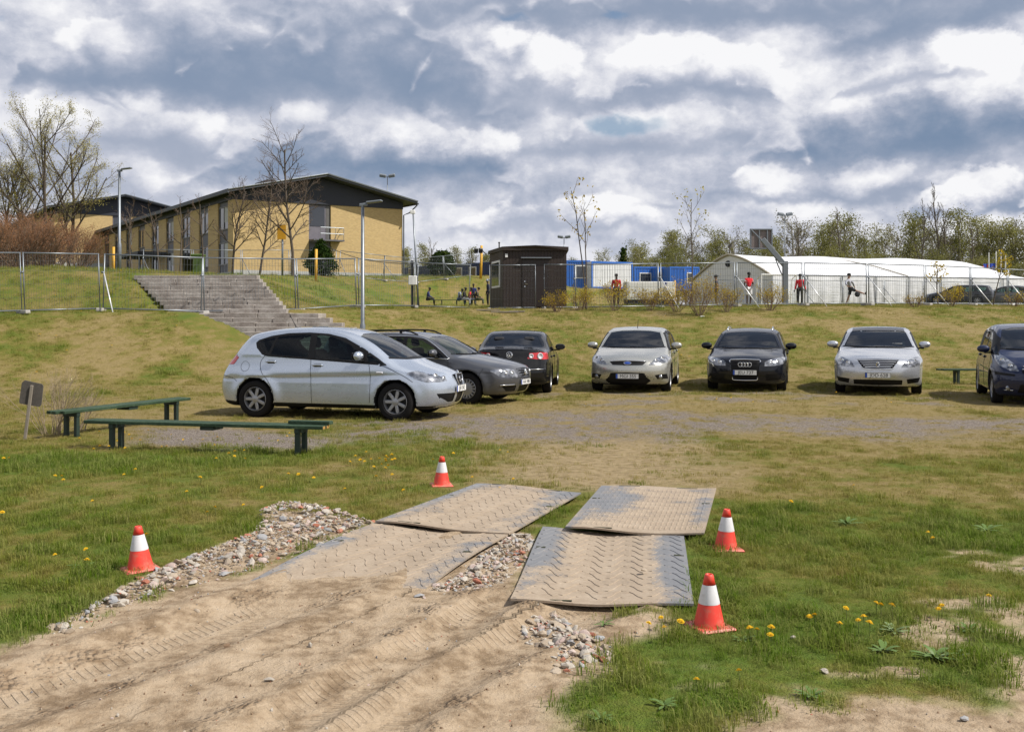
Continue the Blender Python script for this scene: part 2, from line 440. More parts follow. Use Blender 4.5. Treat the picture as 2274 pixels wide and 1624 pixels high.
def relief(x, y, sand):
    h = (fbm(x*2.2, y*2.2+4, 4)-0.5)*0.026*sand+(fbm(x*9, y*9, 4, .6)-0.5)*0.020*sand*(.4+1.2*sstep(fbm(x*1.1+9, y*1.1, 3), .4, .65))
    for k, pts in enumerate(TRK):
        d, s, sd = polydist(x, y, pts)
        h = h*(1-.75*np.exp(-(d/.28)**4))
        w = (0.30, 0.24, 0.15)[k]
        h = h-sand*np.exp(-(d/w)**4)*(0.045, 0.035, 0.025)[k]*sstep(-y, -6.7, -6.1)+sand*np.exp(-((d-w*1.35)/0.09)**2)*0.022
    return h
def axis(segs):
    out = []
    for a, b, st in segs: out += list(np.arange(a, b, st))
    return np.array(out+[segs[-1][1]])
gx = axis([(-900, -200, 140), (-200, -60, 14), (-60, -18, 1.0), (-18, -5, .22), (-5, -3.4, .09), (-3.4, 3.6, .035), (3.6, 6, .09), (6, 20, .25), (20, 60, 1.0), (60, 200, 14), (200, 900, 140)])
gy = axis([(-60, -4, 8), (-4, 3.9, .4), (3.9, 8.8, .035), (8.8, 14, .07), (14, 28, .14), (28, 50, .22), (50, 100, .8), (100, 200, 8), (200, 2000, 150)])
X, Y = np.meshgrid(gx, gy)
gs, gg, gd = masks(X, Y)
Z = height(X, Y)+relief(X, Y, gs)+(fbm(X*1.7, Y*1.7, 3)-0.5)*0.04*(1-gs)*sstep(-Y, -60, -30)
def near_z(x, y):
    x = np.atleast_1d(np.asarray(x, float)); y = np.atleast_1d(np.asarray(y, float))
    s_ = masks(x, y)[0]
    return height(x, y)+relief(x, y, s_)+(fbm(x*1.7, y*1.7, 3)-0.5)*0.04*(1-s_)*sstep(-y, -60, -30)
ny, nx = X.shape
idx = np.arange(nx*ny).reshape(ny, nx)
quads = np.stack([idx[:-1, :-1], idx[:-1, 1:], idx[1:, 1:], idx[1:, :-1]], -1).reshape(-1, 4)
me = bpy.data.meshes.new('ground')
me.vertices.add(nx*ny); me.vertices.foreach_set('co', np.stack([X, Y, Z], -1).reshape(-1))
me.loops.add(quads.size); me.loops.foreach_set('vertex_index', quads.reshape(-1).astype(np.int32))
me.polygons.add(len(quads)); me.polygons.foreach_set('loop_start', np.arange(0, quads.size, 4, dtype=np.int32))
me.update(calc_edges=True)
me.polygons.foreach_set('use_smooth', np.ones(len(quads), bool))
td = np.full(X.shape, 9.0); ts = np.zeros(X.shape); to = np.zeros(X.shape)
for pts in TRK:
    d, s, sd = polydist(X, Y, pts); m = d < td
    td = np.where(m, d, td); ts = np.where(m, s, ts); to = np.where(m, d*sd, to)
def addattr(me, name, a):
    at_ = me.attributes.new(name, 'FLOAT', 'POINT'); at_.data.foreach_set('value', np.ascontiguousarray(a.reshape(-1), dtype=np.float32))
for nm, a in (('sand', gs), ('gravel', gg), ('dry', gd), ('green', greenness(X, Y)), ('trk_s', ts), ('trk_t', to)): addattr(me, nm, a)
ground = wrapme('ground', me, None); tag(ground, 'uneven ground of dry grass, gravel and bare sand rising to a bank', kind='structure')

def grass_cols(t, green, p):
    """straw to lush colour of the grass at a spot"""
    n = t.noise(p, 3.0, 4, 0.6); n2 = t.noise(p, 14.0, 3, 0.6)
    f = (green+(n-0.5)*0.95+(n2-0.5)*0.75).clamp()
    return t.ramp(f, [(0.0, (0.34, 0.255, 0.110)), (0.25, (0.265, 0.212, 0.062)), (0.48, (0.185, 0.182, 0.028)), (0.72, (0.120, 0.170, 0.012)), (1.0, (0.075, 0.158, 0.006))]), n, n2
t = newmat('ground_surface')
p = t.pos(); A = t.attr
green = A('green'); sand = A('sand'); grav = A('gravel'); dry = A('dry')
gcol, n, n2 = grass_cols(t, green, p)
speck = t.noise(p, 90.0, 2, 0.6)
gcol = t.mix(0.28, gcol, (0.14, 0.108, 0.048))
gcol = t.mix((speck-0.30)*1.1, gcol, t.mix(0.6, gcol, (0.06, 0.055, 0.025)))
strawy = t.ramp(t.noise(p, 8.0, 5, 0.65), [(0.3, (0.19, 0.14, 0.075)), (0.5, (0.31, 0.235, 0.13)), (0.7, (0.40, 0.31, 0.185))])
gcol = t.mix(dry*0.9, gcol, strawy)
sn = t.noise(p, 2.2, 6, 0.65); sf = t.noise(p, 60.0, 4, 0.7); s3 = t.noise(p, 9.0, 5, 0.6)
scol = t.ramp(sn*0.55+s3*0.45, [(0.28, (0.13, 0.087, 0.053)), (0.42, (0.225, 0.160, 0.099)), (0.52, (0.375, 0.285, 0.192)), (0.72, (0.47, 0.375, 0.272))])
scol = t.mix(sf.ss(0.55, 0.75)*0.35, scol, (0.50, 0.41, 0.31))
grain = t.voro(p, 75.0, out='Color')
gr0, gr1, gr2 = t.sep(grain)
vcol = t.ramp(gr0, [(0.0, (0.10, 0.08, 0.065)), (0.4, (0.20, 0.165, 0.135)), (0.75, (0.275, 0.232, 0.195)), (1.0, (0.39, 0.345, 0.30))])
col = t.mix(grav, gcol, vcol)
col = t.mix(sand, col, scol)
# tyre tread marks pressed in the sand
s_ = A('trk_s'); o_ = A('trk_t')
lug = ((s_*(1/0.052)+(o_.abs()*7.0)).frac()-0.5).abs()
band = (o_.abs()-0.10).abs().ss(0.085, 0.055)
gap = t.noise(p, 1.1, 3, 0.5).ss(0.38, 0.60)*0.45
tread = lug.ss(0.20, 0.34)*band*gap*sand
churn = (o_.abs()-0.26).abs().ss(0.16, 0.02)*t.noise(p, 3.5, 4, 0.65).ss(0.46, 0.66)*sand
cl2 = t.voro(p, 34.0)
col = t.mix(churn*(cl2*0.7+0.20), col, (0.19, 0.125, 0.075))
hgt = (1.0-cl2)*churn*1.6+sf*0.25*sand+t.noise(p, 22.0, 5, 0.7)*0.8*sand-tread*0.8+(1-gr1)*grav*0.6+(n2*0.8+speck*0.8)*(1-sand)
t.pbr(t.mix(tread*0.35, col, (0.20, 0.13, 0.075)), 0.95, Specular_IOR_Level=0.15, Normal=t.bump(hgt, 0.9, 0.03))
ground.data.materials.append(MATS['ground_surface'])

# ------------------------------------------------------------------ grass
random.seed(4)
def tuft(name, nb, h, spread, wid, lean, seed):
    rr = random.Random(seed); vs = []; fs = []
    for k in range(nb):
        a = rr.uniform(0, 6.283); r_ = spread*math.sqrt(rr.random()); bx, by = r_*math.cos(a), r_*math.sin(a)
        hh = h*rr.uniform(0.45, 1.1); ld_ = rr.uniform(0.15, 1.0)*lean*hh; la = rr.uniform(0, 6.283)
        ux, uy = math.cos(la), math.sin(la); wx, wy = -uy*wid*0.5, ux*wid*0.5
        k0 = len(vs)
        vs += [(bx-wx, by-wy, -0.02), (bx+wx, by+wy, -0.02), (bx+ux*ld_*0.35-wx*.8, by+uy*ld_*0.35-wy*.8, hh*0.6), (bx+ux*ld_*0.35+wx*.8, by+uy*ld_*0.35+wy*.8, hh*0.6), (bx+ux*ld_, by+uy*ld_, hh*(1-0.3*ld_/hh))]
        fs += [(k0, k0+1, k0+3, k0+2), (k0+2, k0+3, k0+4)]
    me = bpy.data.meshes.new(name); me.from_pydata(vs, [], fs); me.update(); return me
t = newmat('grass_blades')
gcol, n, n2 = grass_cols(t, t.attr('green', 'INSTANCER'), t.pos())
rnd = t.wrap(t.node('ObjectInfo').outputs['Random'])
v_ = t.attr('tone', 'INSTANCER')
gcol = t.mix(v_, gcol, t.mix(0.45, gcol, (0.50, 0.43, 0.20)))
gcol = t.mix(0.10, gcol, (0.30, 0.36, 0.06))
bs = t.node('BsdfDiffuse'); t.link(gcol, bs.inputs[0]); tr = t.node('BsdfTranslucent'); t.link(gcol, tr.inputs[0])
ms = t.node('MixShader'); ms.inputs[0].default_value = 0.42
t.nt.links.new(bs.outputs[0], ms.inputs[1]); t.nt.links.new(tr.outputs[0], ms.inputs[2])
t.nt.links.new(ms.outputs[0], t.node('OutputMaterial').inputs[0])

def scatter(name, pts, attrs, protos, mat, label):
    """one uncountable growth: points carrying instanced tufts"""
    me = bpy.data.meshes.new(name); me.vertices.add(len(pts)); me.vertices.foreach_set('co', pts.astype(np.float32).reshape(-1))
    for k, a in attrs.items(): addattr(me, k, a)
    o = bpy.data.objects.new(name, me); COL.objects.link(o); tag(o, label, kind='stuff')
    ng = bpy.data.node_groups.new(name, 'GeometryNodeTree')
    ng.interface.new_socket('Geometry', in_out='INPUT', socket_type='NodeSocketGeometry'); ng.interface.new_socket('Geometry', in_out='OUTPUT', socket_type='NodeSocketGeometry')
    N = ng.nodes.new; L = ng.links.new
    gi, go = N('NodeGroupInput'), N('NodeGroupOutput')
    join = N('GeometryNodeJoinGeometry')
    for k, pm in enumerate(protos):
        po = bpy.data.objects.new(name+'_proto', pm)          # not linked: only a mesh holder
        pm.materials.append(MATS[mat])
        oi = N('GeometryNodeObjectInfo'); oi.inputs['Object'].default_value = po
        sel = N('FunctionNodeCompare'); sel.data_type = 'FLOAT'; sel.operation = 'EQUAL'
        na = N('GeometryNodeInputNamedAttribute'); na.data_type = 'FLOAT'; na.inputs[0].default_value = 'kind_i'
        L(na.outputs[0], sel.inputs[0]); sel.inputs[1].default_value = float(k); sel.inputs['Epsilon'].default_value = 0.1
        ip = N('GeometryNodeInstanceOnPoints'); L(gi.outputs[0], ip.inputs['Points']); L(sel.outputs[0], ip.inputs['Selection']); L(oi.outputs['Geometry'], ip.inputs['Instance'])
        rz = N('GeometryNodeInputNamedAttribute'); rz.data_type = 'FLOAT'; rz.inputs[0].default_value = 'rot'
        cx_ = N('ShaderNodeCombineXYZ'); L(rz.outputs[0], cx_.inputs[2]); L(cx_.outputs[0], ip.inputs['Rotation'])
        sc_ = N('GeometryNodeInputNamedAttribute'); sc_.data_type = 'FLOAT'; sc_.inputs[0].default_value = 'size'
        L(sc_.outputs[0], ip.inputs['Scale']); L(ip.outputs[0], join.inputs[0])
    L(join.outputs[0], go.inputs[0])
    md = o.modifiers.new('growth', 'NODES'); md.node_group = ng
    return o
rs = np.random.RandomState(5)
def rand_in(n, y0, y1, pad):
    """evenly strewn over the wedge of ground around the view"""
    y = np.sqrt(rs.rand(n)*(y1*y1-y0*y0)+y0*y0); half = 0.52*y+pad
    return (rs.rand(n)*2-1)*half, y
def keep_mask(x, y, thr):
    sand, gr, dry = masks(x, y); g = greenness(x, y)
    cov = (1-sand)*(1-0.88*gr)*(1-0.72*dry)
    return rs.rand(len(x)) < cov*thr, g
STAIR_CLEAR = [(-15.2, 40.5), (-9.4, 40.5), (-7.6, 36.8), (-3.8, 30.5), (-8.6, 30.5), (-12.9, 36.5)]
PX, PY, PG, PS = [], [], [], []
MATS_C = [G((1058, 1072), (1290, 1090), (1130, 1181), (915, 1310), (520, 1296), (835, 1157)), G((1335, 1077), (1590, 1082), (1563, 1180), (1517, 1184), (1540, 1338), (1133, 1326), (1205, 1167), (1255, 1167))]
for (n, y0, y1, pad, sz, thr) in ((38000, 3.6, 9.5, 1.0, 0.40, 1.0), (46000, 9.5, 19, 1.5, 0.50, 1.0), (44000, 19, 33, 2, 0.72, 0.9), (40000, 33, 52, 4, 0.95, 0.8), (12000, 52, 95, 6, 1.5, 0.8)):
    x, y = rand_in(n, y0, y1, pad); k, g = keep_mask(x, y, thr)
    for pl in MATS_C: k &= sdpoly(x, y, pl) > 0.05
    k &= sdpoly(x, y, STAIR_CLEAR) > 0.1
    PX.append(x[k]); PY.append(y[k]); PG.append(g[k]); cl_ = fbm(x[k]*6.5, y[k]*5.0, 3, 0.6); PS.append(sz*(0.65+0.7*rs.rand(k.sum()))*(0.40+0.95*g[k])*(0.35+1.35*sstep(cl_, .25, .75)))
PX, PY, PG, PS = map(np.concatenate, (PX, PY, PG, PS))
PZ = near_z(PX, PY)
protos = [tuft('grass_tuft', 18, 0.085, 0.11, 0.006, 0.9, 1), tuft('grass_tuft', 15, 0.06, 0.12, 0.006, 1.4, 2), tuft('grass_tuft', 20, 0.11, 0.09, 0.0055, 0.7, 3), tuft('grass_tuft', 14, 0.045, 0.12, 0.008, 1.7, 4)]
scatter('grass', np.stack([PX, PY, PZ], -1), dict(green=PG, tone=rs.rand(len(PX)), rot=rs.rand(len(PX))*6.283, size=PS, kind_i=rs.randint(0, 4, len(PX)).astype(float)), protos, 'grass_blades', 'short green and straw coloured grass covering the slope and verge')
# ------------------------------------------------------------------ car paints and trims
def paint(name, col, metal=0.55, rough=0.32, spec=0.5):
    t = newmat(name); p = t.obj()
    dirt = t.noise(t.scale(p, 1, 1, 2.5), 3.0, 5, 0.65)
    z = t.sep(p)[2]
    low = ((0.55-z)*1.6).clamp()*dirt.ss(0.35, 0.75)
    c = t.mix(low*0.18, t.mix((dirt-0.5)*0.2+0.1, col, tuple(min(1, k*1.5) for k in col)), (0.20, 0.17, 0.13))
    t.pbr(c, dirt*0.10+rough-0.05+low*0.2, Metallic=metal, Specular_IOR_Level=spec, Coat_Weight=1.0, Coat_Roughness=0.04, Coat_IOR=1.42)
paint('paint_silver_blue', (0.46, 0.51, 0.59), 0.6, 0.27)
paint('paint_graphite', (0.085, 0.088, 0.098), 0.5, 0.4)
paint('paint_black', (0.004, 0.004, 0.005), 0.0, 0.5, 0.1)
paint('paint_champagne', (0.44, 0.435, 0.395), 0.6, 0.27)
paint('paint_ink', (0.003, 0.004, 0.008), 0.0, 0.5, 0.1)
paint('paint_silver', (0.52, 0.535, 0.565), 0.6, 0.27)
paint('paint_navy', (0.006, 0.012, 0.045), 0.1, 0.45, 0.2)
paint('paint_mid_blue', (0.012, 0.014, 0.02), 0.1, 0.45, 0.2)
def autoglass(name, ior, tint):
    t = newmat(name); tb = t.node('BsdfTransparent'); tb.inputs[0].default_value = (*tint, 1)
    gl = t.node('BsdfGlossy'); gl.inputs['Roughness'].default_value = 0.015; fr = t.node('Fresnel'); fr.inputs['IOR'].default_value = ior
    mx = t.node('MixShader'); t.nt.links.new(fr.outputs[0], mx.inputs[0]); t.nt.links.new(tb.outputs[0], mx.inputs[1]); t.nt.links.new(gl.outputs[0], mx.inputs[2])
    t.nt.links.new(mx.outputs[0], t.node('OutputMaterial').inputs[0])
autoglass('car_glass', 2.0, (0.30, 0.38, 0.38)); autoglass('side_glass', 1.45, (0.30, 0.40, 0.38))
t = newmat('lamp_glass')
p = t.obj(); vv = t.noise(p, 9.0, 2, 0.5)
t.pbr(t.ramp(vv, [(0.35, (0.10, 0.105, 0.12)), (0.5, (0.24, 0.25, 0.27)), (0.62, (0.42, 0.43, 0.46))]), 0.12, Metallic=0.6, Coat_Weight=1.0, Coat_Roughness=0.02)
plain('tail_red', (0.55, 0.015, 0.02), 0.15, 0.2, 30, Coat_Weight=1.0)
plain('tail_clear', (0.55, 0.55, 0.58), 0.15, 0.2, 30, Coat_Weight=1.0)
plain('amber', (0.8, 0.30, 0.05), 0.2, 0.1, 30, Coat_Weight=1.0)
plain('trim_black', (0.009, 0.009, 0.010), 0.5, 0.2, 6.0, 0, 0, Specular_IOR_Level=0.2)
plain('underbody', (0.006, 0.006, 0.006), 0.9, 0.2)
plain('mirror_black', (0.01, 0.01, 0.012), 0.2, 0.1)
plain('seat_cloth', (0.025, 0.026, 0.03), 0.9, 0.2)
plain('tyre_rubber', (0.014, 0.013, 0.013), 0.9, 0.35, 12, 0.3, 0, Specular_IOR_Level=0.2)
plain('rim_alloy', (0.36, 0.36, 0.37), 0.42, 0.15, 8, 0, 0.55)
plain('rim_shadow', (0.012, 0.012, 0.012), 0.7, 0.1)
plain('chrome', (0.72, 0.73, 0.75), 0.14, 0.05, 8, 0, 1.0)
plain('plate_white', (0.80, 0.80, 0.78), 0.4, 0.05)
plain('plate_blue', (0.02, 0.08, 0.42), 0.4, 0.05)
plain('plate_ink', (0.015, 0.015, 0.015), 0.5, 0.05)
plain('paper', (0.78, 0.78, 0.74), 0.7, 0.05)

# ------------------------------------------------------------------ implicit car bodies
def catmull(pts, n=8, closed=False):
    pts = [np.array(p, float) for p in pts]; out = []
    m = len(pts)
    for i in range(m if closed else m-1):
        p0 = pts[i-1] if (i > 0 or closed) else pts[0]; p1 = pts[i]; p2 = pts[(i+1) % m]
        p3 = pts[(i+2) % m] if (i+2 < m or closed) else pts[-1]
        for k in range(n):
            s = k/n; out.append(0.5*((2*p1)+(-p0+p2)*s+(2*p0-5*p1+4*p2-p3)*s*s+(-p0+3*p1-3*p2+p3)*s**3))
    if not closed: out.append(pts[-1])
    return out
def smax(a, b, k):
    h = np.clip(0.5+0.5*(a-b)/k, 0, 1); return b*(1-h)+a*h+k*h*(1-h)
class CarField:
    arches = True
    def __init__(s, c):
        s.c = c; L = c['L']
        top = catmull(c['prof'], 7)
        poly = [tuple(p) for p in top]
        s.poly = poly
        s.h = 0.02; s.x0, s.z0 = -L/2-0.3, -0.1
        nxg, nzg = int((L+0.6)/s.h)+2, int((c['H']+0.5)/s.h)+2
        gx_, gz_ = np.meshgrid(s.x0+np.arange(nxg)*s.h, s.z0+np.arange(nzg)*s.h, indexing='ij')
        s.g = sdpoly(gx_, gz_, poly)
    def side(s, x, z):
        fx = np.clip((x-s.x0)/s.h, 0, s.g.shape[0]-1.001); fz = np.clip((z-s.z0)/s.h, 0, s.g.shape[1]-1.001)
        i = fx.astype(int); j = fz.astype(int); a = fx-i; b = fz-j; g = s.g
        return (g[i, j]*(1-a)+g[i+1, j]*a)*(1-b)+(g[i, j+1]*(1-a)+g[i+1, j+1]*a)*b
    def __call__(s, x, y, z):
        c = s.c; L, W = c['L'], c['W']/2; ay = np.abs(y); q = np.minimum(ay/W, 1.15)
        zb = c['zbelt']+c.get('belt_k', 0.0)*x
        hi = sstep(z, zb-0.15, zb+0.15)
        af = c['af']*(1-hi)+c.get('aw', 0.30)*hi; ar = c['ar']*(1-hi)+c.get('aw2', 0.16)*hi
        xs = x+af*q**2.6*sstep(x, 0.0, L/2-0.35)-ar*q**2.6*sstep(-x, 0.0, L/2-0.35)
        xs = xs+hi*(1-sstep(x, 0.0, L/2-0.35))*sstep(x, -0.1, 0.4)*0.0
        cr = (0.05*(1-hi)+0.065*hi)*q**2*sstep(z, 0.45, 0.9)
        d1 = s.side(xs, z+cr)
        w = W-0.045*np.clip((0.50-z)/0.40, 0, 1)**2-0.035*np.clip((z-0.62)/0.4, 0, 1)
        w = w-np.maximum(z-zb, 0)*c.get('tumble', 0.34)
        w = w-0.10*sstep(np.abs(x), L/2-1.2, L/2)**2
        # shoulder crease and swollen arches
        lz = c.get('line', 0.72)+c.get('line_k', -0.02)*x
        w = w+c.get('crease', 0.016)*np.exp(-((z-lz-0.05)/0.09)**2)*np.where(z < lz, np.exp(-((z-lz)/0.03)**2), 1)-0.006
        for wx in (c['wf'], c['wr']):
            r = np.hypot(x-wx, z-c['R'])
            w = w+c.get('flare', 0.022)*np.exp(-((r-c['R']*1.20)/0.10)**2)
        k = 0.11*(1-hi)+0.15*hi
        f = smax(d1, ay-w, k)
        for wx in (c['wf'], c['wr']) if s.arches else ():
            arch = np.minimum(c['R']*1.13-np.hypot(x-wx, (z-c['R'])*0.97), ay-(W-0.33))
            f = np.maximum(f, arch)
        return f
    def grad(s, p, e=0.004):
        g = np.empty_like(p)
        for a in range(3):
            d = np.zeros(3); d[a] = e; u = p+d; v = p-d
            g[:, a] = (s(*u.T)-s(*v.T))/(2*e)
        return g
def surface_nets(f, o, h):
    s = f < 0
    nx_, ny_, nz_ = f.shape
    cs = [s[i:nx_-1+i, j:ny_-1+j, k:nz_-1+k] for i in (0, 1) for j in (0, 1) for k in (0, 1)]
    cnt = sum(c.astype(np.int8) for c in cs)
    act = (cnt > 0) & (cnt < 8)
    ids = -np.ones(act.shape, np.int64); I = np.argwhere(act); ids[act] = np.arange(len(I))
    acc = np.zeros((len(I), 3)); num = np.zeros(len(I))
    for a in range(3):
        for b in (0, 1):
            for c in (0, 1):
                off0 = [0, 0, 0]; oth = [k for k in range(3) if k != a]; off0[oth[0]] = b; off0[oth[1]] = c; off1 = list(off0); off1[a] = 1
                A = f[I[:, 0]+off0[0], I[:, 1]+off0[1], I[:, 2]+off0[2]]; Bv = f[I[:, 0]+off1[0], I[:, 1]+off1[1], I[:, 2]+off1[2]]
                m = (A < 0) != (Bv < 0); tt = np.where(m, A/(A-Bv+1e-20), 0)
                pt = np.tile(np.array(off0, float), (len(I), 1)); pt[:, a] = tt
                acc[m] += pt[m]; num[m] += 1
    V = (I+acc/num[:, None])*h+np.array(o)
    Q = []
    for a in range(3):
        b, c = [(1, 2), (2, 0), (0, 1)][a]
        sl0 = [slice(None)]*3; sl1 = [slice(None)]*3; sl0[a] = slice(0, -1); sl1[a] = slice(1, None)
        ch = s[tuple(sl0)] != s[tuple(sl1)]
        E = np.argwhere(ch); lim = np.array(f.shape)
        ok = (E[:, b] > 0) & (E[:, c] > 0) & (E[:, b] < lim[b]-1) & (E[:, c] < lim[c]-1); E = E[ok]
        ins = s[E[:, 0], E[:, 1], E[:, 2]]
        def cell(db, dc):
            k = E.copy(); k[:, b] -= db; k[:, c] -= dc; return ids[k[:, 0], k[:, 1], k[:, 2]]
        q = np.stack([cell(0, 0), cell(1, 0), cell(1, 1), cell(0, 1)], -1)
        q[~ins] = q[~ins][:, ::-1]
        Q.append(q)
    return V, np.concatenate(Q)
def submesh(name, V, N, Q, mat, parent, push=0.0):
    u, inv = np.unique(Q.reshape(-1), return_inverse=True)
    v = V[u]+N[u]*push
    me = bpy.data.meshes.new(name); me.vertices.add(len(u)); me.vertices.foreach_set('co', v.reshape(-1).astype(np.float32))
    me.loops.add(Q.size); me.loops.foreach_set('vertex_index', inv.reshape(-1).astype(np.int32))
    me.polygons.add(len(Q)); me.polygons.foreach_set('loop_start', np.arange(0, Q.size, 4, dtype=np.int32))
    me.update(calc_edges=True); me.polygons.foreach_set('use_smooth', np.ones(len(Q), bool))
    me.normals_split_custom_set_from_vertices(N[u].astype(np.float32))
    return wrapme(name, me, mat, parent)
def rect(x0, x1, z0, z1): return [(x0, z0), (x1, z0), (x1, z1), (x0, z1)]
def text_mesh(name, s, size, mat, parent, M, depth=0.0015):
    cu = bpy.data.curves.new(name, 'FONT'); cu.body = s; cu.size = size; cu.align_x = 'CENTER'; cu.align_y = 'CENTER'; cu.extrude = depth
    me = evaluated(bpy.data.objects.new(name, cu)); bpy.data.curves.remove(cu)
    me.transform(M); me.name = name
    return wrapme(name, me, mat, parent)
WHEEL_CACHE = {}
def wheel(parent, loc, Rw, wid, spokes, style, outer):
    """tyre with spoked rim; axis along y, outer face towards +y*outer"""
    root = empty('wheel'); root.parent = parent; root.location = loc
    if outer < 0: root.rotation_euler = (0, 0, math.pi)
    key = (Rw, wid, spokes, style)
    if key not in WHEEL_CACHE:
        MX = Euler((-math.pi/2, 0, 0)).to_matrix().to_4x4()
        rr = Rw*(0.655 if style != 'cover' else 0.64); hw = wid/2
        ty = B().lathe([(rr, -hw*.8), (rr+.02, -hw), (Rw*.90, -hw*1.02), (Rw*.975, -hw*.84), (Rw, -hw*.6), (Rw, hw*.6), (Rw*.975, hw*.84), (Rw*.90, hw*1.02), (rr+.02, hw), (rr, hw*.8), (rr-.012, hw*.5), (rr-.012, -hw*.6)], 40, MX, cap=False)
        ri = B().lathe([(rr, hw*.86), (rr-.008, hw*.92), (rr*.93, hw*.80), (rr*.90, hw*.35), (rr*.88, -hw*.5)], 40, MX, cap=False)
        for k in range(spokes):
            a = 2*math.pi*k/spokes
            if style == 'cover': w0, w1, r0, r1 = .030, .034, rr*.58, rr*.92
            else: w0, w1, r0, r1 = .030, .040, rr*.18, rr*.93
            Mk = MX @ Matrix.Rotation(a, 4, 'Z')
            ri.bev(r0, r1, -w0, w0, hw*.55, hw*.82, .012, Mk) if style != 'cover' else ri.bev(r0, r1, -.019, .019, hw*.66, hw*.84, .006, Mk)
        hub = rr*.28 if style != 'cover' else rr*.62
        ri.lathe([(hub, hw*.5), (hub, hw*.82), (hub*.7, hw*.90), (0.001, hw*.92)], 24, MX, cap=False)
        bk = B().lathe([(rr*.9, hw*.18), (0.001, hw*.2)], 24, MX, cap=False)  # near-black disc; the shade behind the spokes is put into its colour
        WHEEL_CACHE[key] = [ty, ri, bk]
        objs = []
        for nm, b_, m_ in (('tyre', ty, 'tyre_rubber'), ('rim', ri, 'rim_alloy'), ('wheel_shade_disc', bk, 'rim_shadow')):
            o = b_.build(nm, m_, root); smooth_auto(o, 40); objs.append(o.data)
        WHEEL_CACHE[key] = objs
    else:
        for nm, me in zip(('tyre', 'rim', 'wheel_shade_disc'), WHEEL_CACHE[key]):
            link(bpy.data.objects.new(nm, me), root)
    return root
def build_car(c, loc, heading, label, name, h=0.028):
    """c: measurements; heading: angle of the car's nose, counter-clockwise from +X"""
    root = empty(name, loc, heading); tag(root, label, 'car', 'cars parked on the grass')
    fld = CarField(c); L, W, H = c['L'], c['W'], c['H']
    o = np.array([-L/2-0.1, -(math.ceil((W/2+0.1)/h)+0.5)*h, 0.08])
    nn = [int((L+0.2)/h)+2, int(round(-2*o[1]/h))+1, int((H+0.1)/h)+2]
    gx_, gy_, gz_ = np.meshgrid(*[o[a]+np.arange(nn[a])*h for a in range(3)], indexing='ij')
    f = fld(gx_, gy_, gz_)
    V, Q = surface_nets(f, o, h)
    def proj(V, it=2):
        for _ in range(it):
            g = fld.grad(V); fv = fld(*V.T); V = V-np.clip(fv/(np.sum(g*g, 1)+1e-6), -0.02, 0.02)[:, None]*g
        return V
    V = proj(V)
    regs = c['regions']
    # pull vertices on to the outlines so that the panes get clean edges
    for (nm, mat, plane, poly, cond, push) in regs:
        g = fld.grad(V); g /= np.linalg.norm(g, axis=1)[:, None]+1e-9
        xx = V[:, 0] if plane == 'xz' else np.abs(V[:, 1]); zz = V[:, 2]
        face = (np.abs(g[:, 1]) > 0.35) if plane == 'xz' else (np.abs(g[:, 0]) > 0.12)
        m = cond(V[:, 0], np.abs(V[:, 1]), V[:, 2]) & face
        ii = np.where(m)[0]
        if len(ii) == 0: continue
        best = np.full(len(ii), 1e9); bx = np.zeros(len(ii)); bz = np.zeros(len(ii))
        n_ = len(poly)
        for k in range(n_):
            (ax, az_), (bx_, bz_) = poly[k], poly[(k+1) % n_]; ddx, ddz = bx_-ax, bz_-az_
            tt = np.clip(((xx[ii]-ax)*ddx+(zz[ii]-az_)*ddz)/(ddx*ddx+ddz*ddz+1e-12), 0, 1)
            qx, qz = ax+tt*ddx, az_+tt*ddz; dd = np.hypot(xx[ii]-qx, zz[ii]-qz); mm = dd < best
            best = np.where(mm, dd, best); bx = np.where(mm, qx, bx); bz = np.where(mm, qz, bz)
        mv = best < h*0.55; k = ii[mv]
        if plane == 'xz': V[k, 0] = bx[mv]
        else: V[k, 1] = np.sign(V[k, 1])*bx[mv]
        V[k, 2] = bz[mv]
        ax_ = 1 if plane == 'xz' else 0
        for _ in range(2):
            pk = V[k]; e = np.zeros(3); e[ax_] = 0.004
            fv = fld(*pk.T); dg_ = (fld(*(pk+e).T)-fld(*(pk-e).T))/0.008
            V[k, ax_] = pk[:, ax_]-np.clip(fv/np.where(np.abs(dg_) < 0.15, 0.15*np.sign(dg_+1e-9), dg_), -0.03, 0.03)
    N = fld.grad(V); fld.arches = False; N0 = fld.grad(V); fv0 = fld(*V.T); fld.arches = True
    N = np.where((np.abs(fv0) < 0.006)[:, None], N0, N); N /= np.linalg.norm(N, axis=1)[:, None]+1e-9
    Cn = V[Q].mean(1); Nn = N[Q].mean(1)
    left = np.ones(len(Q), bool)
    Wh = W/2
    for (nm, mat, plane, poly, cond, push) in regs:
        xx = Cn[:, 0] if plane == 'xz' else np.abs(Cn[:, 1])
        face = (np.abs(Nn[:, 1]) > 0.30) if plane == 'xz' else (np.abs(Nn[:, 0]) > 0.08)
        m = left & face & inpoly(xx, Cn[:, 2], poly) & cond(Cn[:, 0], np.abs(Cn[:, 1]), Cn[:, 2])
        if not m.any(): continue
        left &= ~m
        sides = [m & (Cn[:, 1] > 0), m & (Cn[:, 1] <= 0)] if (plane == 'xz' or not (np.abs(Cn[m, 1]) < 0.04).any()) else [m]
        for sm_ in sides:
            if sm_.any(): submesh(nm, V, N, Q[sm_], mat, root, push)
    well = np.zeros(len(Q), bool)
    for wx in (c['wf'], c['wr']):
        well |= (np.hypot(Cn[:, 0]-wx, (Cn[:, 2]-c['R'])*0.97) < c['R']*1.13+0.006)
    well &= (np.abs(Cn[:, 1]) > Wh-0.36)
    well |= (Cn[:, 2] < c.get('zsill', 0.215))
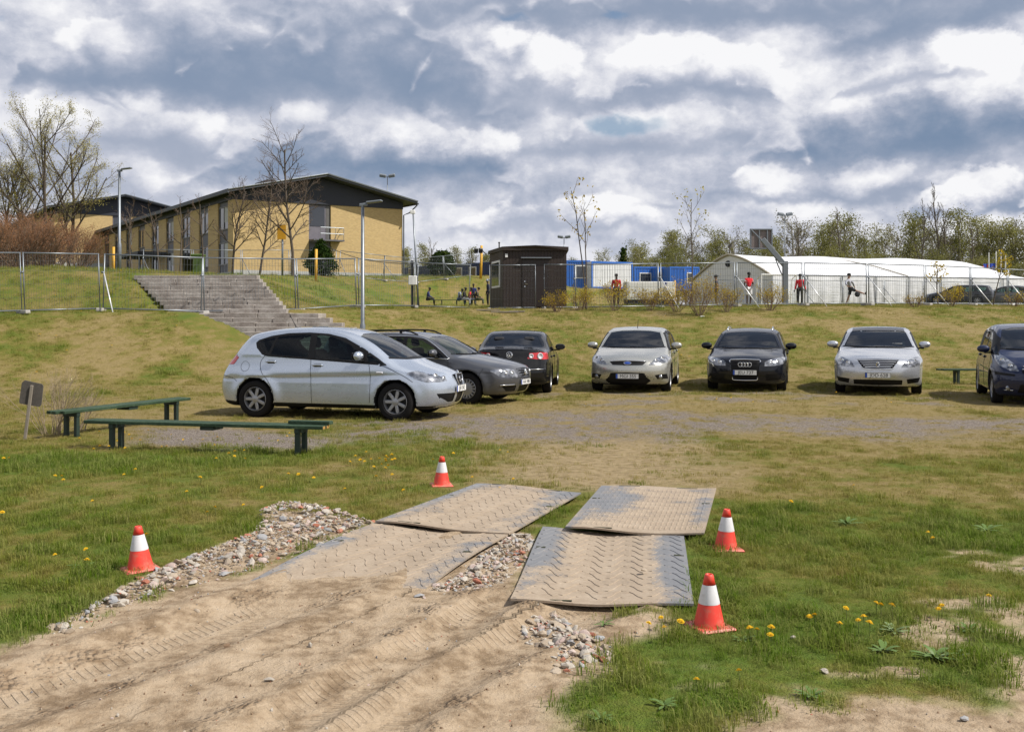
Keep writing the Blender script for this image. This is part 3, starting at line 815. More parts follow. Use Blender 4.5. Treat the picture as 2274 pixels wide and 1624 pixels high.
    submesh('underbody', V, N, Q[left & well], 'underbody', root)
    submesh('body', V, N, Q[left & ~well], c['paint'], root)
    # cabin inside
    bx0, bx1 = c.get('cabin', (-L*0.30, L*0.16)); zb = c['zbelt']
    B().bev(bx0, bx1+0.25, -Wh+.16, Wh-.16, 0.35, zb-0.28, .03).build('cabin_floor', 'seat_cloth', root)
    B().bev(bx1+0.05, bx1+0.62, -Wh+.14, Wh-.14, zb-0.32, zb-0.03, .05).build('dashboard', 'seat_cloth', root)
    for sx in c.get('seats', (-0.30, -1.15)):
        for sy in (-0.36, 0.36):
            sb = B(); Ms = TR(sx, sy, zb-0.30, 0, 0, R(-14)); sb.bev(-.06, .07, -.24, .24, 0, .46, .05, Ms)
            so = sb.build('seat', 'seat_cloth', root)
            B().bev(-.05, .05, -.13, .13, .49, .68, .04, Ms).build('headrest', 'seat_cloth', so)
    sw = B(); Mw = TR(bx1-0.02, 0.36, zb-0.06, 0, 0, R(65))
    ringp = [Mw @ Vector((.18*math.cos(a), .18*math.sin(a), 0)) for a in np.linspace(0, 2*math.pi, 17)]
    sw.tube(ringp, .016, 6, False).build('steering_wheel', 'trim_black', root)
    # wheels
    for wx in (c['wf'], c['wr']):
        for sy in (-1, 1):
            wheel(root, (wx, sy*(Wh-0.115), c['R']), c['R'], 0.205, c.get('spokes', 7), c.get('wheel', 'alloy'), sy)
    # seams on the skin
    def onskin(pts, sy, off=0.0015):
        pts = np.array(catmull(pts, 6)); y = np.full(len(pts), Wh*0.93)
        P_ = np.stack([pts[:, 0], y, pts[:, 1]], -1)
        for _ in range(6):
            fv = fld(*P_.T); P_[:, 1] -= np.clip(fv, -0.05, 0.05)*0.9
        P_[:, 1] = (P_[:, 1]+off)*sy; return [Vector(p) for p in P_]
    def xskin(y, z, front=True):
        x = L/2 if front else -L/2; sg = 1 if front else -1
        a, b_ = 0.0, L/2+0.05
        xs = np.linspace(L/2+0.05, L/2-1.6, 400); fv = fld(xs*sg, np.full(400, y), np.full(400, z))
        k = np.argmax(fv < 0); return xs[k]*sg
    for pts in c.get('seams', []):
        for sy in (-1, 1): B().tube(onskin(pts, sy, 0.0), 0.0045, 5, False).build('panel_gap', 'trim_black', root)
    for pts in c.get('chrome_lines', []):
        for sy in (-1, 1): B().tube(onskin(pts, sy, 0.002), 0.010, 6, True).build('chrome_strip', 'chrome', root, True)
    for (hx, hz) in c.get('handles', []):
        for sy in (-1, 1):
            q = onskin([(hx-.10, hz), (hx, hz+.004), (hx+.10, hz)], sy, 0.022)
            B().tube(q, [.006]+[.015]*(len(q)-2)+[.006], 8).build('door_handle', c.get('handle_mat', c['paint']), root, True)
            q = onskin([(hx-.07, hz-.005), (hx, hz-.005), (hx+.07, hz-.005)], sy, -0.002)
            B().tube(q, [.012]+[.030]*(len(q)-2)+[.012], 8).build('handle_cup_shade', 'rim_shadow', root, True)  # near-black cup, shade behind the handle painted in
    # door mirrors
    mx_, mz = c['mirror']
    for sy in (-1, 1):
        yb = onskin([(mx_, mz-.05), (mx_+.02, mz-.05)], 1)[0].y
        mr = B().lathe([(0.002, -.125), (.05, -.112), (.078, -.07), (.088, 0), (.078, .07), (.05, .115), (0.002, .13)], 14, TR(mx_, sy*(yb+.125), mz+.02, 0, R(90)) @ Matrix.Diagonal((0.85, 0.9, 1.0, 1)))
        mo = mr.build('door_mirror', c.get('mirror_mat', c['paint']), root, True)
        B().bev(mx_-.03, mx_+.05, sy*(yb+.05)-.07, sy*(yb+.05)+.07, mz-.075, mz-.045, .012).build('mirror_foot', 'trim_black', mo)
        B().bev(mx_-.083, mx_-.070, sy*(yb+.125)-.095, sy*(yb+.125)+.095, mz-.04, mz+.075, .004).build('mirror_pane', 'mirror_black', mo)
    # plate
    for (txt, front, z) in c.get('plates', []):
        xs = xskin(0.0, z, front)+(0.022 if front else -0.022); sg = 1 if front else -1
        xs = (max(xskin(0.0, z, front), xskin(0.22, z, front)) if front else min(xskin(0, z, front), xskin(.22, z, front)))+sg*0.016
        pl = B().bev(xs-.006, xs+.006, -.26, .26, z-.056, z+.056, .003).build('number_plate', 'plate_white', root)
        B().box(xs+sg*.0065-.001, xs+sg*.0065+.001, sg*(-.26), sg*(-.215), z-.055, z+.055).build('blue_band', 'plate_blue', pl)
        Mt = Matrix.Translation((xs+sg*.0075, sg*.02, z-.002)) @ Euler((R(90), 0, R(90) if front else R(-90))).to_matrix().to_4x4()
        text_mesh('plate_lettering', txt, 0.105, 'plate_ink', pl, Mt)
        bd = B()
        for (a, b_, c_, d_) in ((-.26, .26, z-.056, z-.051), (-.26, .26, z+.051, z+.056), (-.26, -.255, z-.051, z+.051), (.255, .26, z-.051, z+.051)): bd.box(xs+sg*.0075-.001, xs+sg*.0075+.001, a, b_, c_, d_)
        bd.build('plate_border', 'plate_ink', pl)
    for fn in c.get('extra', []): fn(root, c, fld, onskin, xskin)
    return root
# ------------------------------------------------------------------ the cars
def F_(lo): return lambda x, y, z: x > lo
def Bk(lo): return lambda x, y, z: x < lo
def SD(lo): return lambda x, y, z: y > lo
def badge_disc(root, xs, z, r, sg, mat='chrome', ring=True, y=0.0):
    M = TR(xs, y, z, 0, 0, R(90)*sg)
    b = B()
    if ring: b.tube([M @ Vector((r*math.cos(a), r*math.sin(a), 0)) for a in np.linspace(0, 2*math.pi, 21)], r*.13, 6, False)
    else: b.lathe([(r, -.004), (r, .004), (0.001, .006)], 20, M)
    return b
def rails(mat, z0, xa, xb, yo, hgt=.05):
    def fn(root, c, fld, onskin, xskin):
        for sy in (-1, 1):
            pts = []
            for x in np.linspace(xa, xb, 13):
                zz = np.linspace(c['H']+.1, .9, 300); fv = fld(np.full(300, x), np.full(300, yo), zz); z = zz[np.argmax(fv < 0)]
                e = min((x-min(xa, xb)), (max(xa, xb)-x))/.22; pts.append((x, sy*yo, z+hgt*min(1, e)+.004))
            B().tube(pts, .017, 8).build('roof_rail', mat, root, True)
            for x in (xa*.62+xb*.38, xa*.2+xb*.8):
                zz = np.linspace(c['H']+.1, .9, 300); z = zz[np.argmax(fld(np.full(300, x), np.full(300, yo), zz) < 0)]
                B().bev(x-.03, x+.03, sy*yo-.013, sy*yo+.013, z-.01, z+hgt, .006).build('rail_foot', mat, root)
    return fn
def antenna(x, mat='trim_black', ln=.26, lean=-35):
    def fn(root, c, fld, onskin, xskin):
        zz = np.linspace(c['H']+.1, .9, 300); z = zz[np.argmax(fld(np.full(300, x), np.zeros(300), zz) < 0)]
        a = R(lean); B().tube([(x, 0, z-.01), (x+.03*math.sin(a), 0, z+.03), (x+ln*math.sin(a), 0, z+ln*math.cos(a))], [.016, .008, .003], 6).build('antenna', mat, root)
    return fn
def wipers(y0=.55, z=None):
    def fn(root, c, fld, onskin, xskin):
        for (a, b) in ((.55, -.05), (-.02, -.6)):
            pts = []
            for k in range(6):
                yy = a+(b-a)*k/5; zz = c['cowl_z']+.012+.02*k/5
                xs = np.linspace(c['L']/2, -.3, 500); xx = xs[np.argmax(fld(xs, np.full(500, abs(yy)), np.full(500, zz)) < 0)]
                pts.append((xx+.012, yy, zz))
            B().tube(pts, .009, 5).build('wiper', 'trim_black', root)
    return fn
def lenses(spots):
    def fn(root, c, fld, onskin, xskin):
        for sy in (-1, 1):
            for (y, z, r) in spots:
                x0 = xskin(y, z); dy = .04; n = Vector((1, -(xskin(y+dy, z)-xskin(y-dy, z))/(2*dy), 0)).normalized()
                Mq = Matrix.Translation((x0+.004, y*sy, z)) @ Vector((n.x, n.y*sy, 0.15)).normalized().to_track_quat('Z', 'Y').to_matrix().to_4x4()
                B().lathe([(r, -.012), (r, .004), (r*.85, .006), (r*.8, -.002), (r*.45, -.004), (r*.40, .006), (.001, .010)], 16, Mq).build('lamp_lens', 'chrome', root, True)
    return fn
# silver hatchback, seen from its right side
PR = [(1.95, .19), (2.06, .27), (2.13, .42), (2.125, .60), (2.05, .74), (1.86, .84), (1.60, .93), (1.42, 1.00), (1.20, 1.12), (.85, 1.31), (.45, 1.465), (.10, 1.54), (-.35, 1.57), (-.85, 1.555), (-1.25, 1.505), (-1.52, 1.44), (-1.68, 1.31), (-1.86, 1.10), (-2.00, .94), (-2.10, .76), (-2.14, .58), (-2.13, .42), (-2.05, .24), (-1.9, .19)]
def altea_extra(root, c, fld, onskin, xskin):
    # shield grille with badge
    xs = xskin(0, .66); sh = [(-.15, .765), (.15, .765), (.165, .70), (.10, .565), (-.10, .565), (-.165, .70)]
    M = TR(xs+.008, 0, .665, 0, 0, R(-13)) @ Matrix.Translation((0, 0, -.665))
    g = B(); g.add([M @ Vector((dx, y, z)) for dx in (-.05, .012) for y, z in sh], [(0, 1, 2, 3, 4, 5), (11, 10, 9, 8, 7, 6)]+[(i, (i+1) % 6, (i+1) % 6+6, i+6) for i in range(6)])
    go = g.build('grille', 'trim_black', root)
    rp = [M @ Vector((.014, y, z)) for y, z in sh]; B().tube(rp+[rp[0]], .011, 6, False).build('grille_surround', 'chrome', go, True)
    bd = B()
    for pts in ([(-.045, .70), (.045, .70)], [(-.045, .665), (.045, .665)], [(-.045, .63), (.045, .63)], [(-.045, .70), (-.045, .665)], [(.045, .665), (.045, .63)]):
        bd.tube([M @ Vector((.020, y, z)) for y, z in pts], .011, 6)
    bd.build('badge', 'chrome', go, True)
    # fuel flap on the right side
    for q in (1,):
        ring = [(-1.50+.085*math.cos(a), .88+.085*math.sin(a)) for a in np.linspace(0, 6.283, 13)]
        B().tube(onskin(ring, -1, 0), .003, 5, False).build('fuel_flap_gap', 'trim_black', root)
    for sy in (-1, 1): B().tube(onskin([(.94, .80), (1.0, .802), (1.06, .80)], sy, .004), [.006]+[.018]*11+[.006], 8).build('side_repeater', 'tail_clear', root, True)
WSH = lambda yb, zb, yt, zt: [(-.01, zb-.012), (yb*.6, zb), (yb, zb+.035), (yt, zt-.02), (yt*.6, zt), (-.01, zt+.01)]
alt = dict(L=4.28, W=1.77, H=1.57, wf=1.27, wr=-1.305, R=.318, prof=PR, zbelt=1.02, belt_k=-.05, af=.36, ar=.20, aw=.34, aw2=.14, paint='paint_silver_blue', tumble=.33,
  line=.76, line_k=.03, crease=.02, mirror=(.66, 1.06), cabin=(-1.3, .55), seats=(-.25, -1.15), cowl_z=1.01, spokes=7, handles=[(-1.0, .965), (-.13, .915)],
  regions=[
   ('side_window', 'side_glass', 'xz', [(-1.02, 1.085), (-.32, 1.045), (-.32, 1.435), (-.70, 1.425), (-.92, 1.385)], SD(.45), -.004),
   ('quarter_window', 'side_glass', 'xz', [(-1.075, 1.09), (-.975, 1.375), (-1.15, 1.34), (-1.27, 1.295), (-1.25, 1.23), (-1.15, 1.125)], SD(.45), -.004),
   ('side_window', 'side_glass', 'xz', [(-.20, 1.035), (.66, .975), (.62, 1.10), (.42, 1.265), (.12, 1.385), (-.20, 1.435)], SD(.45), -.004),
   ('quarter_window', 'side_glass', 'xz', [(.76, .968), (1.05, .945), (.90, 1.035), (.75, 1.105)], SD(.45), -.004),
   ('window_frame', 'trim_black', 'xz', [(-1.09, 1.055), (1.14, .915), (.95, 1.04), (.68, 1.20), (.32, 1.375), (.0, 1.445), (-.35, 1.465), (-.75, 1.452), (-1.05, 1.405), (-1.28, 1.335), (-1.33, 1.285), (-1.30, 1.20), (-1.18, 1.085)], SD(.45), -.002),
   ('windscreen', 'car_glass', 'yz', [(-.01, 1.055), (.45, 1.045), (.70, 1.06), (.58, 1.40), (.35, 1.44), (-.01, 1.45)], F_(.3), -.004),
   ('cowl', 'trim_black', 'yz', [(-.01, 1.01), (.45, 1.01), (.74, 1.03), (.72, 1.06), (.45, 1.045), (-.01, 1.055)], F_(.3), -.003),
   ('rear_window', 'car_glass', 'yz', [(-.01, 1.10), (.55, 1.11), (.50, 1.36), (-.01, 1.38)], Bk(-1.5), -.004),
   ('tail_lamp', 'tail_red', 'xz', [(-2.2, 1.15), (-1.78, 1.13), (-1.64, 1.03), (-1.74, .91), (-2.2, .88)], SD(.35), .004),
   ('headlamp', 'lamp_glass', 'xz', [(1.46, .80), (1.62, .835), (1.80, .81), (1.96, .75), (2.06, .69), (2.0, .645), (1.80, .645), (1.60, .705)], SD(.30), .003),
   ('lower_intake', 'trim_black', 'yz', [(-.01, .27), (.14, .29), (.17, .46), (-.01, .465)], F_(1.6), -.012),
   ('fog_recess', 'trim_black', 'yz', [(.25, .45), (.24, .30), (.40, .30), (.66, .40), (.70, .455)], F_(1.4), -.012),
   ('sill', 'trim_black', 'xz', [(-2.2, .1), (2.2, .1), (2.2, .24), (1.6, .255), (-1.7, .275), (-2.2, .30)], SD(.2), 0)],
  seams=[[(-.26, 1.03), (-.25, .75), (-.24, .45), (-.24, .27)], [(.80, .95), (.83, .80), (.83, .5), (.82, .30)], [(-1.12, 1.07), (-1.20, .95), (-1.17, .80), (-1.03, .62), (-.95, .45), (-.93, .30)], [(-1.95, .72), (-1.75, .67), (-1.66, .62)], [(1.58, .65), (1.45, .735), (1.32, .80)], [(1.32, .80), (1.15, .88), (1.0, .93)]],
  plates=[('JJH 542', True, .515)], extra=[altea_extra, lenses(((.50, .70, .045), (.62, .735, .055))), antenna(-.95, ln=.30, lean=-30)])
# graphite estate
PP = [(2.20, .19), (2.31, .27), (2.38, .45), (2.375, .62), (2.30, .755), (2.10, .84), (1.75, .92), (1.42, .985), (1.18, 1.03), (.85, 1.19), (.45, 1.36), (.08, 1.455), (-.4, 1.485), (-1.1, 1.475), (-1.7, 1.44), (-2.05, 1.385), (-2.18, 1.22), (-2.30, 1.02), (-2.36, .86), (-2.38, .6), (-2.35, .35), (-2.2, .2)]
def passat_extra(root, c, fld, onskin, xskin):
    xs = xskin(0, .66)
    gl = B()
    for z in (.56, .61, .66, .71):
        w = .24+(z-.54)*.55
        pts = [(xskin(abs(y), z)+.006, y, z) for y in np.linspace(-w, w, 9)]
        gl.tube(pts, .008, 5)
    gl.build('grille_bars', 'chrome', root)
    for sy in (1,):
        bd = badge_disc(root, xs+.03, .655, .065, 1); M = TR(xs+.03, 0, .655)
        for a, b_ in (((-.03, .05), (0, -.0)), ((.03, .05), (0, 0)), ((-.055, .02), (-.025, -.055)), ((-.025, -.055), (0, 0)), ((.055, .02), (.025, -.055)), ((.025, -.055), (0, 0))):
            bd.tube([M @ Vector((0, a[0], a[1])), M @ Vector((0, b_[0], b_[1]))], .008, 5)
        bd.build('badge', 'chrome', root, True)
    for sy in (-1, 1):
        pts = [(xskin(abs(y), .405)+.008, y*sy, .405) for y in np.linspace(.42, .78, 7)]
        B().tube(pts, .013, 6).build('bumper_strip', 'chrome', root, True)
pas = dict(L=4.77, W=1.82, H=1.49, wf=1.43, wr=-1.28, R=.325, prof=PP, zbelt=.97, belt_k=-.02, af=.34, ar=.2, aw=.30, paint='paint_graphite', tumble=.36, line=.70, line_k=-.01, crease=.01,
  mirror=(.72, 1.03), cabin=(-1.5, .55), seats=(-.25, -1.1), cowl_z=1.0, spokes=16, wheel='cover', handles=[(-1.1, .86), (-.05, .84)],
  regions=[
   ('side_window', 'side_glass', 'xz', [(-1.08, .985), (-.10, .975), (-.10, 1.35), (-.98, 1.35)], SD(.45), -.004),
   ('side_window', 'side_glass', 'xz', [(.0, .975), (.92, .955), (.62, 1.16), (.34, 1.30), (.0, 1.35)], SD(.45), -.004),
   ('quarter_window', 'side_glass', 'xz', [(-1.16, .99), (-1.08, 1.35), (-1.75, 1.31), (-1.90, 1.22), (-1.80, 1.03)], SD(.4), -.004),
   ('window_frame', 'trim_black', 'xz', [(-1.84, .985), (1.02, .935), (.70, 1.16), (.38, 1.33), (.0, 1.385), (-1.0, 1.385), (-1.80, 1.335), (-1.97, 1.22)], SD(.45), -.002),
   ('windscreen', 'car_glass', 'yz', [(-.01, 1.03), (.45, 1.025), (.70, 1.035), (.575, 1.34), (.35, 1.375), (-.01, 1.385)], F_(.2), -.004),
   ('cowl', 'trim_black', 'yz', [(-.01, 1.0), (.45, 1.0), (.75, 1.015), (.72, 1.035), (.45, 1.025), (-.01, 1.03)], F_(.2), -.003),
   ('headlamp', 'lamp_glass', 'yz', [(.35, .57), (.42, .545), (.62, .555), (.80, .585), (.86, .70), (.80, .735), (.56, .735), (.40, .70)], F_(1.72), .003),
   ('grille', 'trim_black', 'yz', [(-.01, .54), (.20, .54), (.33, .73), (-.01, .74)], F_(1.8), -.008),
   ('lower_grille', 'trim_black', 'yz', [(-.01, .25), (.22, .25), (.25, .38), (-.01, .385)], F_(1.8), -.010),
   ('fog_recess', 'trim_black', 'yz', [(.36, .27), (.62, .28), (.76, .39), (.38, .39)], F_(1.7), -.010),
   ('sill', 'trim_black', 'xz', [(-2.4, .1), (2.4, .1), (2.4, .22), (-2.4, .24)], SD(.2), 0)],
  seams=[[(-.05, .96), (-.05, .7), (-.05, .27)], [(1.0, .93), (1.02, .75), (1.0, .30)], [(-1.15, .98), (-1.22, .8), (-1.0, .5), (-.93, .3)], [(1.78, .48), (1.72, .60), (1.80, .74)]],
  chrome_lines=[[(1.03, .932), (.70, 1.165), (.38, 1.335), (.0, 1.39), (-1.0, 1.39), (-1.80, 1.34)], [(1.02, .928), (0, .955), (-1.8, .982)]],
  plates=[('HAE 888', True, .45)], extra=[passat_extra, lenses(((.50, .645, .05), (.66, .65, .055))), rails('trim_black', 1.47, -1.9, .15, .56), wipers()])
# black saloon seen from behind
PV = [(2.20, .19), (2.31, .27), (2.38, .45), (2.375, .62), (2.30, .755), (2.10, .84), (1.75, .92), (1.42, .985), (1.18, 1.03), (.85, 1.19), (.45, 1.36), (.08, 1.45), (-.4, 1.475), (-.85, 1.44), (-1.25, 1.31), (-1.65, 1.13), (-1.90, 1.085), (-2.24, 1.075), (-2.30, 1.02), (-2.32, .86), (-2.36, .66), (-2.38, .5), (-2.35, .33), (-2.2, .24)]
def saloon_extra(root, c, fld, onskin, xskin):
    xs = xskin(0, .93, False)
    bd = badge_disc(root, xs-.012, .93, .07, -1); M = TR(xs-.014, 0, .93)
    for a, b_ in (((-.03, .05), (0, 0)), ((.03, .05), (0, 0)), ((-.055, .02), (-.025, -.055)), ((-.025, -.055), (0, 0)), ((.055, .02), (.025, -.055)), ((.025, -.055), (0, 0))):
        bd.tube([M @ Vector((0, a[0], a[1])), M @ Vector((0, b_[0], b_[1]))], .008, 5)
    bd.build('badge', 'chrome', root, True)
    for sy in (-1, 1):
        for (y, z, r) in ((.50, .905, .055), (.70, .90, .075)):
            x0 = xskin(y, z, False)-.004
            dy = .04; n = Vector((-1, (xskin(y+dy, z, False)-xskin(y-dy, z, False))/(2*dy)*1.0, 0)).normalized()
            Mq = Matrix.Translation((x0, y*sy, z)) @ Vector((n.x, n.y*sy, 0)).to_track_quat('Z', 'Y').to_matrix().to_4x4()
            b = B().lathe([(r, -.01), (r, .010), (r*.72, .016), (r*.70, .008), (0.001, .008)], 20, Mq); b.build('lamp_ring', 'tail_clear', root, True)
    pts = [(xskin(abs(y), .60, False)-.006, y, .60) for y in np.linspace(-.82, .82, 15)]
    B().tube(pts, .012, 6).build('bumper_strip', 'chrome', root, True)
sal = dict(pas); sal.update(prof=PV, H=1.475, ar=.30, aw2=.28, paint='paint_black', spokes=10, wheel='alloy', mirror=(.72, 1.02),
  regions=[
   ('side_window', 'side_glass', 'xz', [(-1.02, .985), (-.10, .975), (-.10, 1.35), (-.60, 1.35), (-.92, 1.24)], SD(.45), -.004),
   ('side_window', 'side_glass', 'xz', [(.0, .975), (.92, .955), (.62, 1.16), (.34, 1.30), (.0, 1.35)], SD(.45), -.004),
   ('window_frame', 'trim_black', 'xz', [(-1.35, 1.0), (1.02, .935), (.70, 1.16), (.38, 1.33), (.0, 1.385), (-.6, 1.38), (-1.1, 1.24)], SD(.45), -.002),
   ('windscreen', 'car_glass', 'yz', [(-.01, 1.03), (.45, 1.025), (.70, 1.035), (.575, 1.34), (.35, 1.375), (-.01, 1.385)], F_(.2), -.004),
   ('rear_window', 'car_glass', 'yz', [(-.01, 1.125), (.40, 1.12), (.70, 1.11), (.56, 1.34), (.35, 1.375), (-.01, 1.385)], Bk(-.5), -.004),
   ('tail_lamp', 'tail_red', 'yz', [(.42, .845), (.56, .84), (.58, .83), (.90, .82), (.90, .985), (.60, .975), (.46, .965)], Bk(-1.8), .003),
   ('boot_lid', 'paint_black', 'yz', [(-.01, .70), (.46, .70), (.52, .80), (.50, .84), (.41, .845), (.44, .97), (.60, .98), (.80, 1.0), (.80, 1.05), (-.01, 1.06)], Bk(-2.0), .004),
   ('bumper_skirt', 'trim_black', 'yz', [(-.01, .1), (.95, .1), (.95, .33), (.6, .36), (-.01, .36)], Bk(-1.9), .002)],
  seams=[[(-.05, .96), (-.05, .7), (-.05, .27)], [(1.0, .93), (1.02, .75), (1.0, .30)], [(-1.15, .98), (-1.22, .8), (-1.0, .5), (-.93, .3)]], chrome_lines=[],
  plates=[], extra=[saloon_extra])
# champagne hatchback seen from the front
PF = [(1.98, .19), (2.08, .27), (2.15, .42), (2.145, .60), (2.06, .74), (1.86, .84), (1.55, .925), (1.22, 1.0), (1.00, 1.06), (.68, 1.24), (.32, 1.40), (-.05, 1.475), (-.5, 1.50), (-1.0, 1.475), (-1.5, 1.40), (-1.78, 1.30), (-1.95, 1.08), (-2.05, .9), (-2.15, .6), (-2.12, .35), (-2.0, .2)]
def focus_extra(root, c, fld, onskin, xskin):
    M = TR(xskin(0, .69)+.012, 0, .69, 0, 0, R(72)); b = B().lathe([(.075, -.006), (.075, .004), (.06, .009), (0.001, .010)], 20, M @ Matrix.Diagonal((.45, 1, 1, 1))); b.build('badge', 'plate_blue', root, True)
    pts = [M @ Vector((.036*math.cos(a), .08*math.sin(a), .004)) for a in np.linspace(0, 6.283, 19)]; B().tube(pts, .007, 5, False).build('badge_ring', 'chrome', root, True)
    pts = [(xskin(abs(y), .745)+.008, y, .745-.02*(abs(y)/.4)**2) for y in np.linspace(-.42, .42, 13)]; B().tube(pts, .014, 6).build('grille_strip', 'chrome', root, True)
    for sy in (-1, 1):
        for y in (.72,): B().lathe([(.05, -.01), (.048, .012), (0.001, .014)], 14, TR(xskin(y, .38)+.0, y*sy, .38, 0, 0, R(90))).build('fog_lamp', 'lamp_glass', root, True)
foc = dict(L=4.34, W=1.84, H=1.50, wf=1.22, wr=-1.42, R=.315, prof=PF, zbelt=.98, af=.40, ar=.2, aw=.34, paint='paint_champagne', tumble=.36, mirror=(.66, 1.04), cabin=(-1.3, .5), seats=(-.3, -1.15), cowl_z=1.0, spokes=5, handles=[(-1.0, .9), (-.1, .88)],
  regions=[
   ('side_window', 'side_glass', 'xz', [(-1.0, 1.0), (-.10, .985), (-.10, 1.37), (-.9, 1.34)], SD(.45), -.004),
   ('side_window', 'side_glass', 'xz', [(.0, .985), (.82, .965), (.55, 1.18), (.30, 1.32), (.0, 1.375)], SD(.45), -.004),
   ('window_frame', 'trim_black', 'xz', [(-1.4, 1.02), (.95, .945), (.62, 1.18), (.34, 1.35), (.0, 1.405), (-.9, 1.38), (-1.4, 1.25)], SD(.45), -.002),
   ('windscreen', 'car_glass', 'yz', [(-.01, 1.04), (.45, 1.035), (.735, 1.045), (.59, 1.36), (.35, 1.40), (-.01, 1.41)], F_(.15), -.004),
   ('cowl', 'trim_black', 'yz', [(-.01, 1.0), (.45, 1.0), (.78, 1.02), (.75, 1.045), (.45, 1.035), (-.01, 1.04)], F_(.15), -.003),
   ('headlamp', 'lamp_glass', 'yz', [(.46, .645), (.60, .65), (.86, .70), (.90, .80), (.82, .865), (.68, .83), (.56, .74)], F_(1.15), .003),
   ('grille', 'trim_black', 'yz', [(-.01, .64), (.34, .645), (.42, .725), (-.01, .74)], F_(1.6), -.012),
   ('lower_grille', 'trim_black', 'yz', [(-.01, .20), (.40, .205), (.52, .29), (.36, .47), (-.01, .48)], F_(1.6), -.010),
   ('fog_recess', 'trim_black', 'yz', [(.60, .42), (.66, .33), (.88, .33), (.86, .44), (.74, .44)], F_(1.1), -.006),
   ('sill', 'trim_black', 'xz', [(-2.4, .1), (2.4, .1), (2.4, .2), (-2.4, .24)], SD(.2), 0)],
  seams=[[(-.05, .96), (-.05, .7), (-.05, .27)], [(.95, .93), (.97, .75), (.95, .30)]],
  plates=[('MGI 355', True, .395)], extra=[focus_extra, lenses(((.62, .73, .05), (.75, .775, .055))), wipers(), antenna(-.1, ln=.25, lean=-40)])
# black estate, front
PA = [(2.12, .19), (2.22, .26), (2.29, .40), (2.285, .60), (2.22, .73), (2.02, .81), (1.65, .885), (1.30, .945), (1.05, 1.00), (.72, 1.17), (.35, 1.325), (-.02, 1.395), (-.5, 1.42), (-1.2, 1.41), (-1.7, 1.365), (-1.95, 1.30), (-2.12, 1.05), (-2.22, .9), (-2.28, .6), (-2.24, .35), (-2.1, .2)]
def audi_extra(root, c, fld, onskin, xskin):
    b = B(); x0 = xskin(0, .625)+.022
    for k in range(4):
        y = (k-1.5)*.066; b.tube([(x0-.001*k, y+.046*math.cos(a), .63+.046*math.sin(a)) for a in np.linspace(0, 6.283, 17)], .0075, 6, False)
    b.build('badge', 'chrome', root, True)
    pts = [(xskin(abs(y), z)+.008, y, z) for y, z in ((-.31, .735), (0, .745), (.31, .735), (.335, .715), (.27, .30), (.24, .285), (0, .28), (-.24, .285), (-.27, .30), (-.335, .715), (-.31, .735))]
    B().tube(pts, .014, 6, False).build('grille_surround', 'chrome', root, True)
    gb = B()
    for z in (.33, .36, .56, .59, .66, .69): gb.tube([(xskin(abs(y), z)+.002, y, z) for y in np.linspace(-.27, .27, 5)], .005, 4)
    gb.build('grille_bars', 'trim_black', root)
    B().box(.78, .80, .30, .48, 1.045, 1.06, TR(0, 0, 0)).build('paper_slip', 'paper', root)
aud = dict(L=4.59, W=1.77, H=1.42, wf=1.34, wr=-1.30, R=.315, prof=PA, zbelt=.93, af=.36, ar=.2, aw=.32, paint='paint_ink', tumble=.38, mirror=(.70, .99), cabin=(-1.5, .5), seats=(-.3, -1.15), cowl_z=.945, spokes=10, handles=[(-1.0, .84), (-.1, .82)], mirror_mat='paint_ink',
  regions=[
   ('side_window', 'side_glass', 'xz', [(-1.0, .95), (-.10, .935), (-.10, 1.29), (-.9, 1.29)], SD(.45), -.004),
   ('side_window', 'side_glass', 'xz', [(.0, .935), (.88, .915), (.60, 1.11), (.32, 1.25), (.0, 1.30)], SD(.45), -.004),
   ('window_frame', 'trim_black', 'xz', [(-1.8, .97), (1.0, .90), (.66, 1.12), (.36, 1.28), (.0, 1.33), (-1.7, 1.28)], SD(.45), -.002),
   ('windscreen', 'car_glass', 'yz', [(-.01, .985), (.45, .98), (.70, .99), (.56, 1.285), (.35, 1.32), (-.01, 1.33)], F_(.15), -.004),
   ('cowl', 'trim_black', 'yz', [(-.01, .945), (.45, .945), (.75, .965), (.72, .99), (.45, .98), (-.01, .985)], F_(.15), -.003),
   ('headlamp', 'lamp_glass', 'yz', [(.42, .60), (.62, .60), (.83, .645), (.85, .765), (.80, .785), (.56, .745), (.44, .70)], F_(1.4), .003),
   ('grille', 'trim_black', 'yz', [(-.01, .29), (.24, .29), (.27, .31), (.33, .71), (.30, .73), (-.01, .735)], F_(1.7), -.010),
   ('fog_recess', 'trim_black', 'yz', [(.46, .28), (.74, .30), (.78, .42), (.44, .42)], F_(1.4), -.008),
   ('sill', 'trim_black', 'xz', [(-2.4, .1), (2.4, .1), (2.4, .2), (-2.4, .22)], SD(.2), 0)],
  seams=[[(-.05, .92), (-.05, .7), (-.05, .27)], [(.98, .89), (1.0, .7), (.98, .30)]],
  plates=[('JEU 737', True, .455)], extra=[audi_extra, lenses(((.56, .67, .05), (.70, .69, .05))), wipers(), rails('chrome', 1.4, -1.75, .05, .53, .045)])
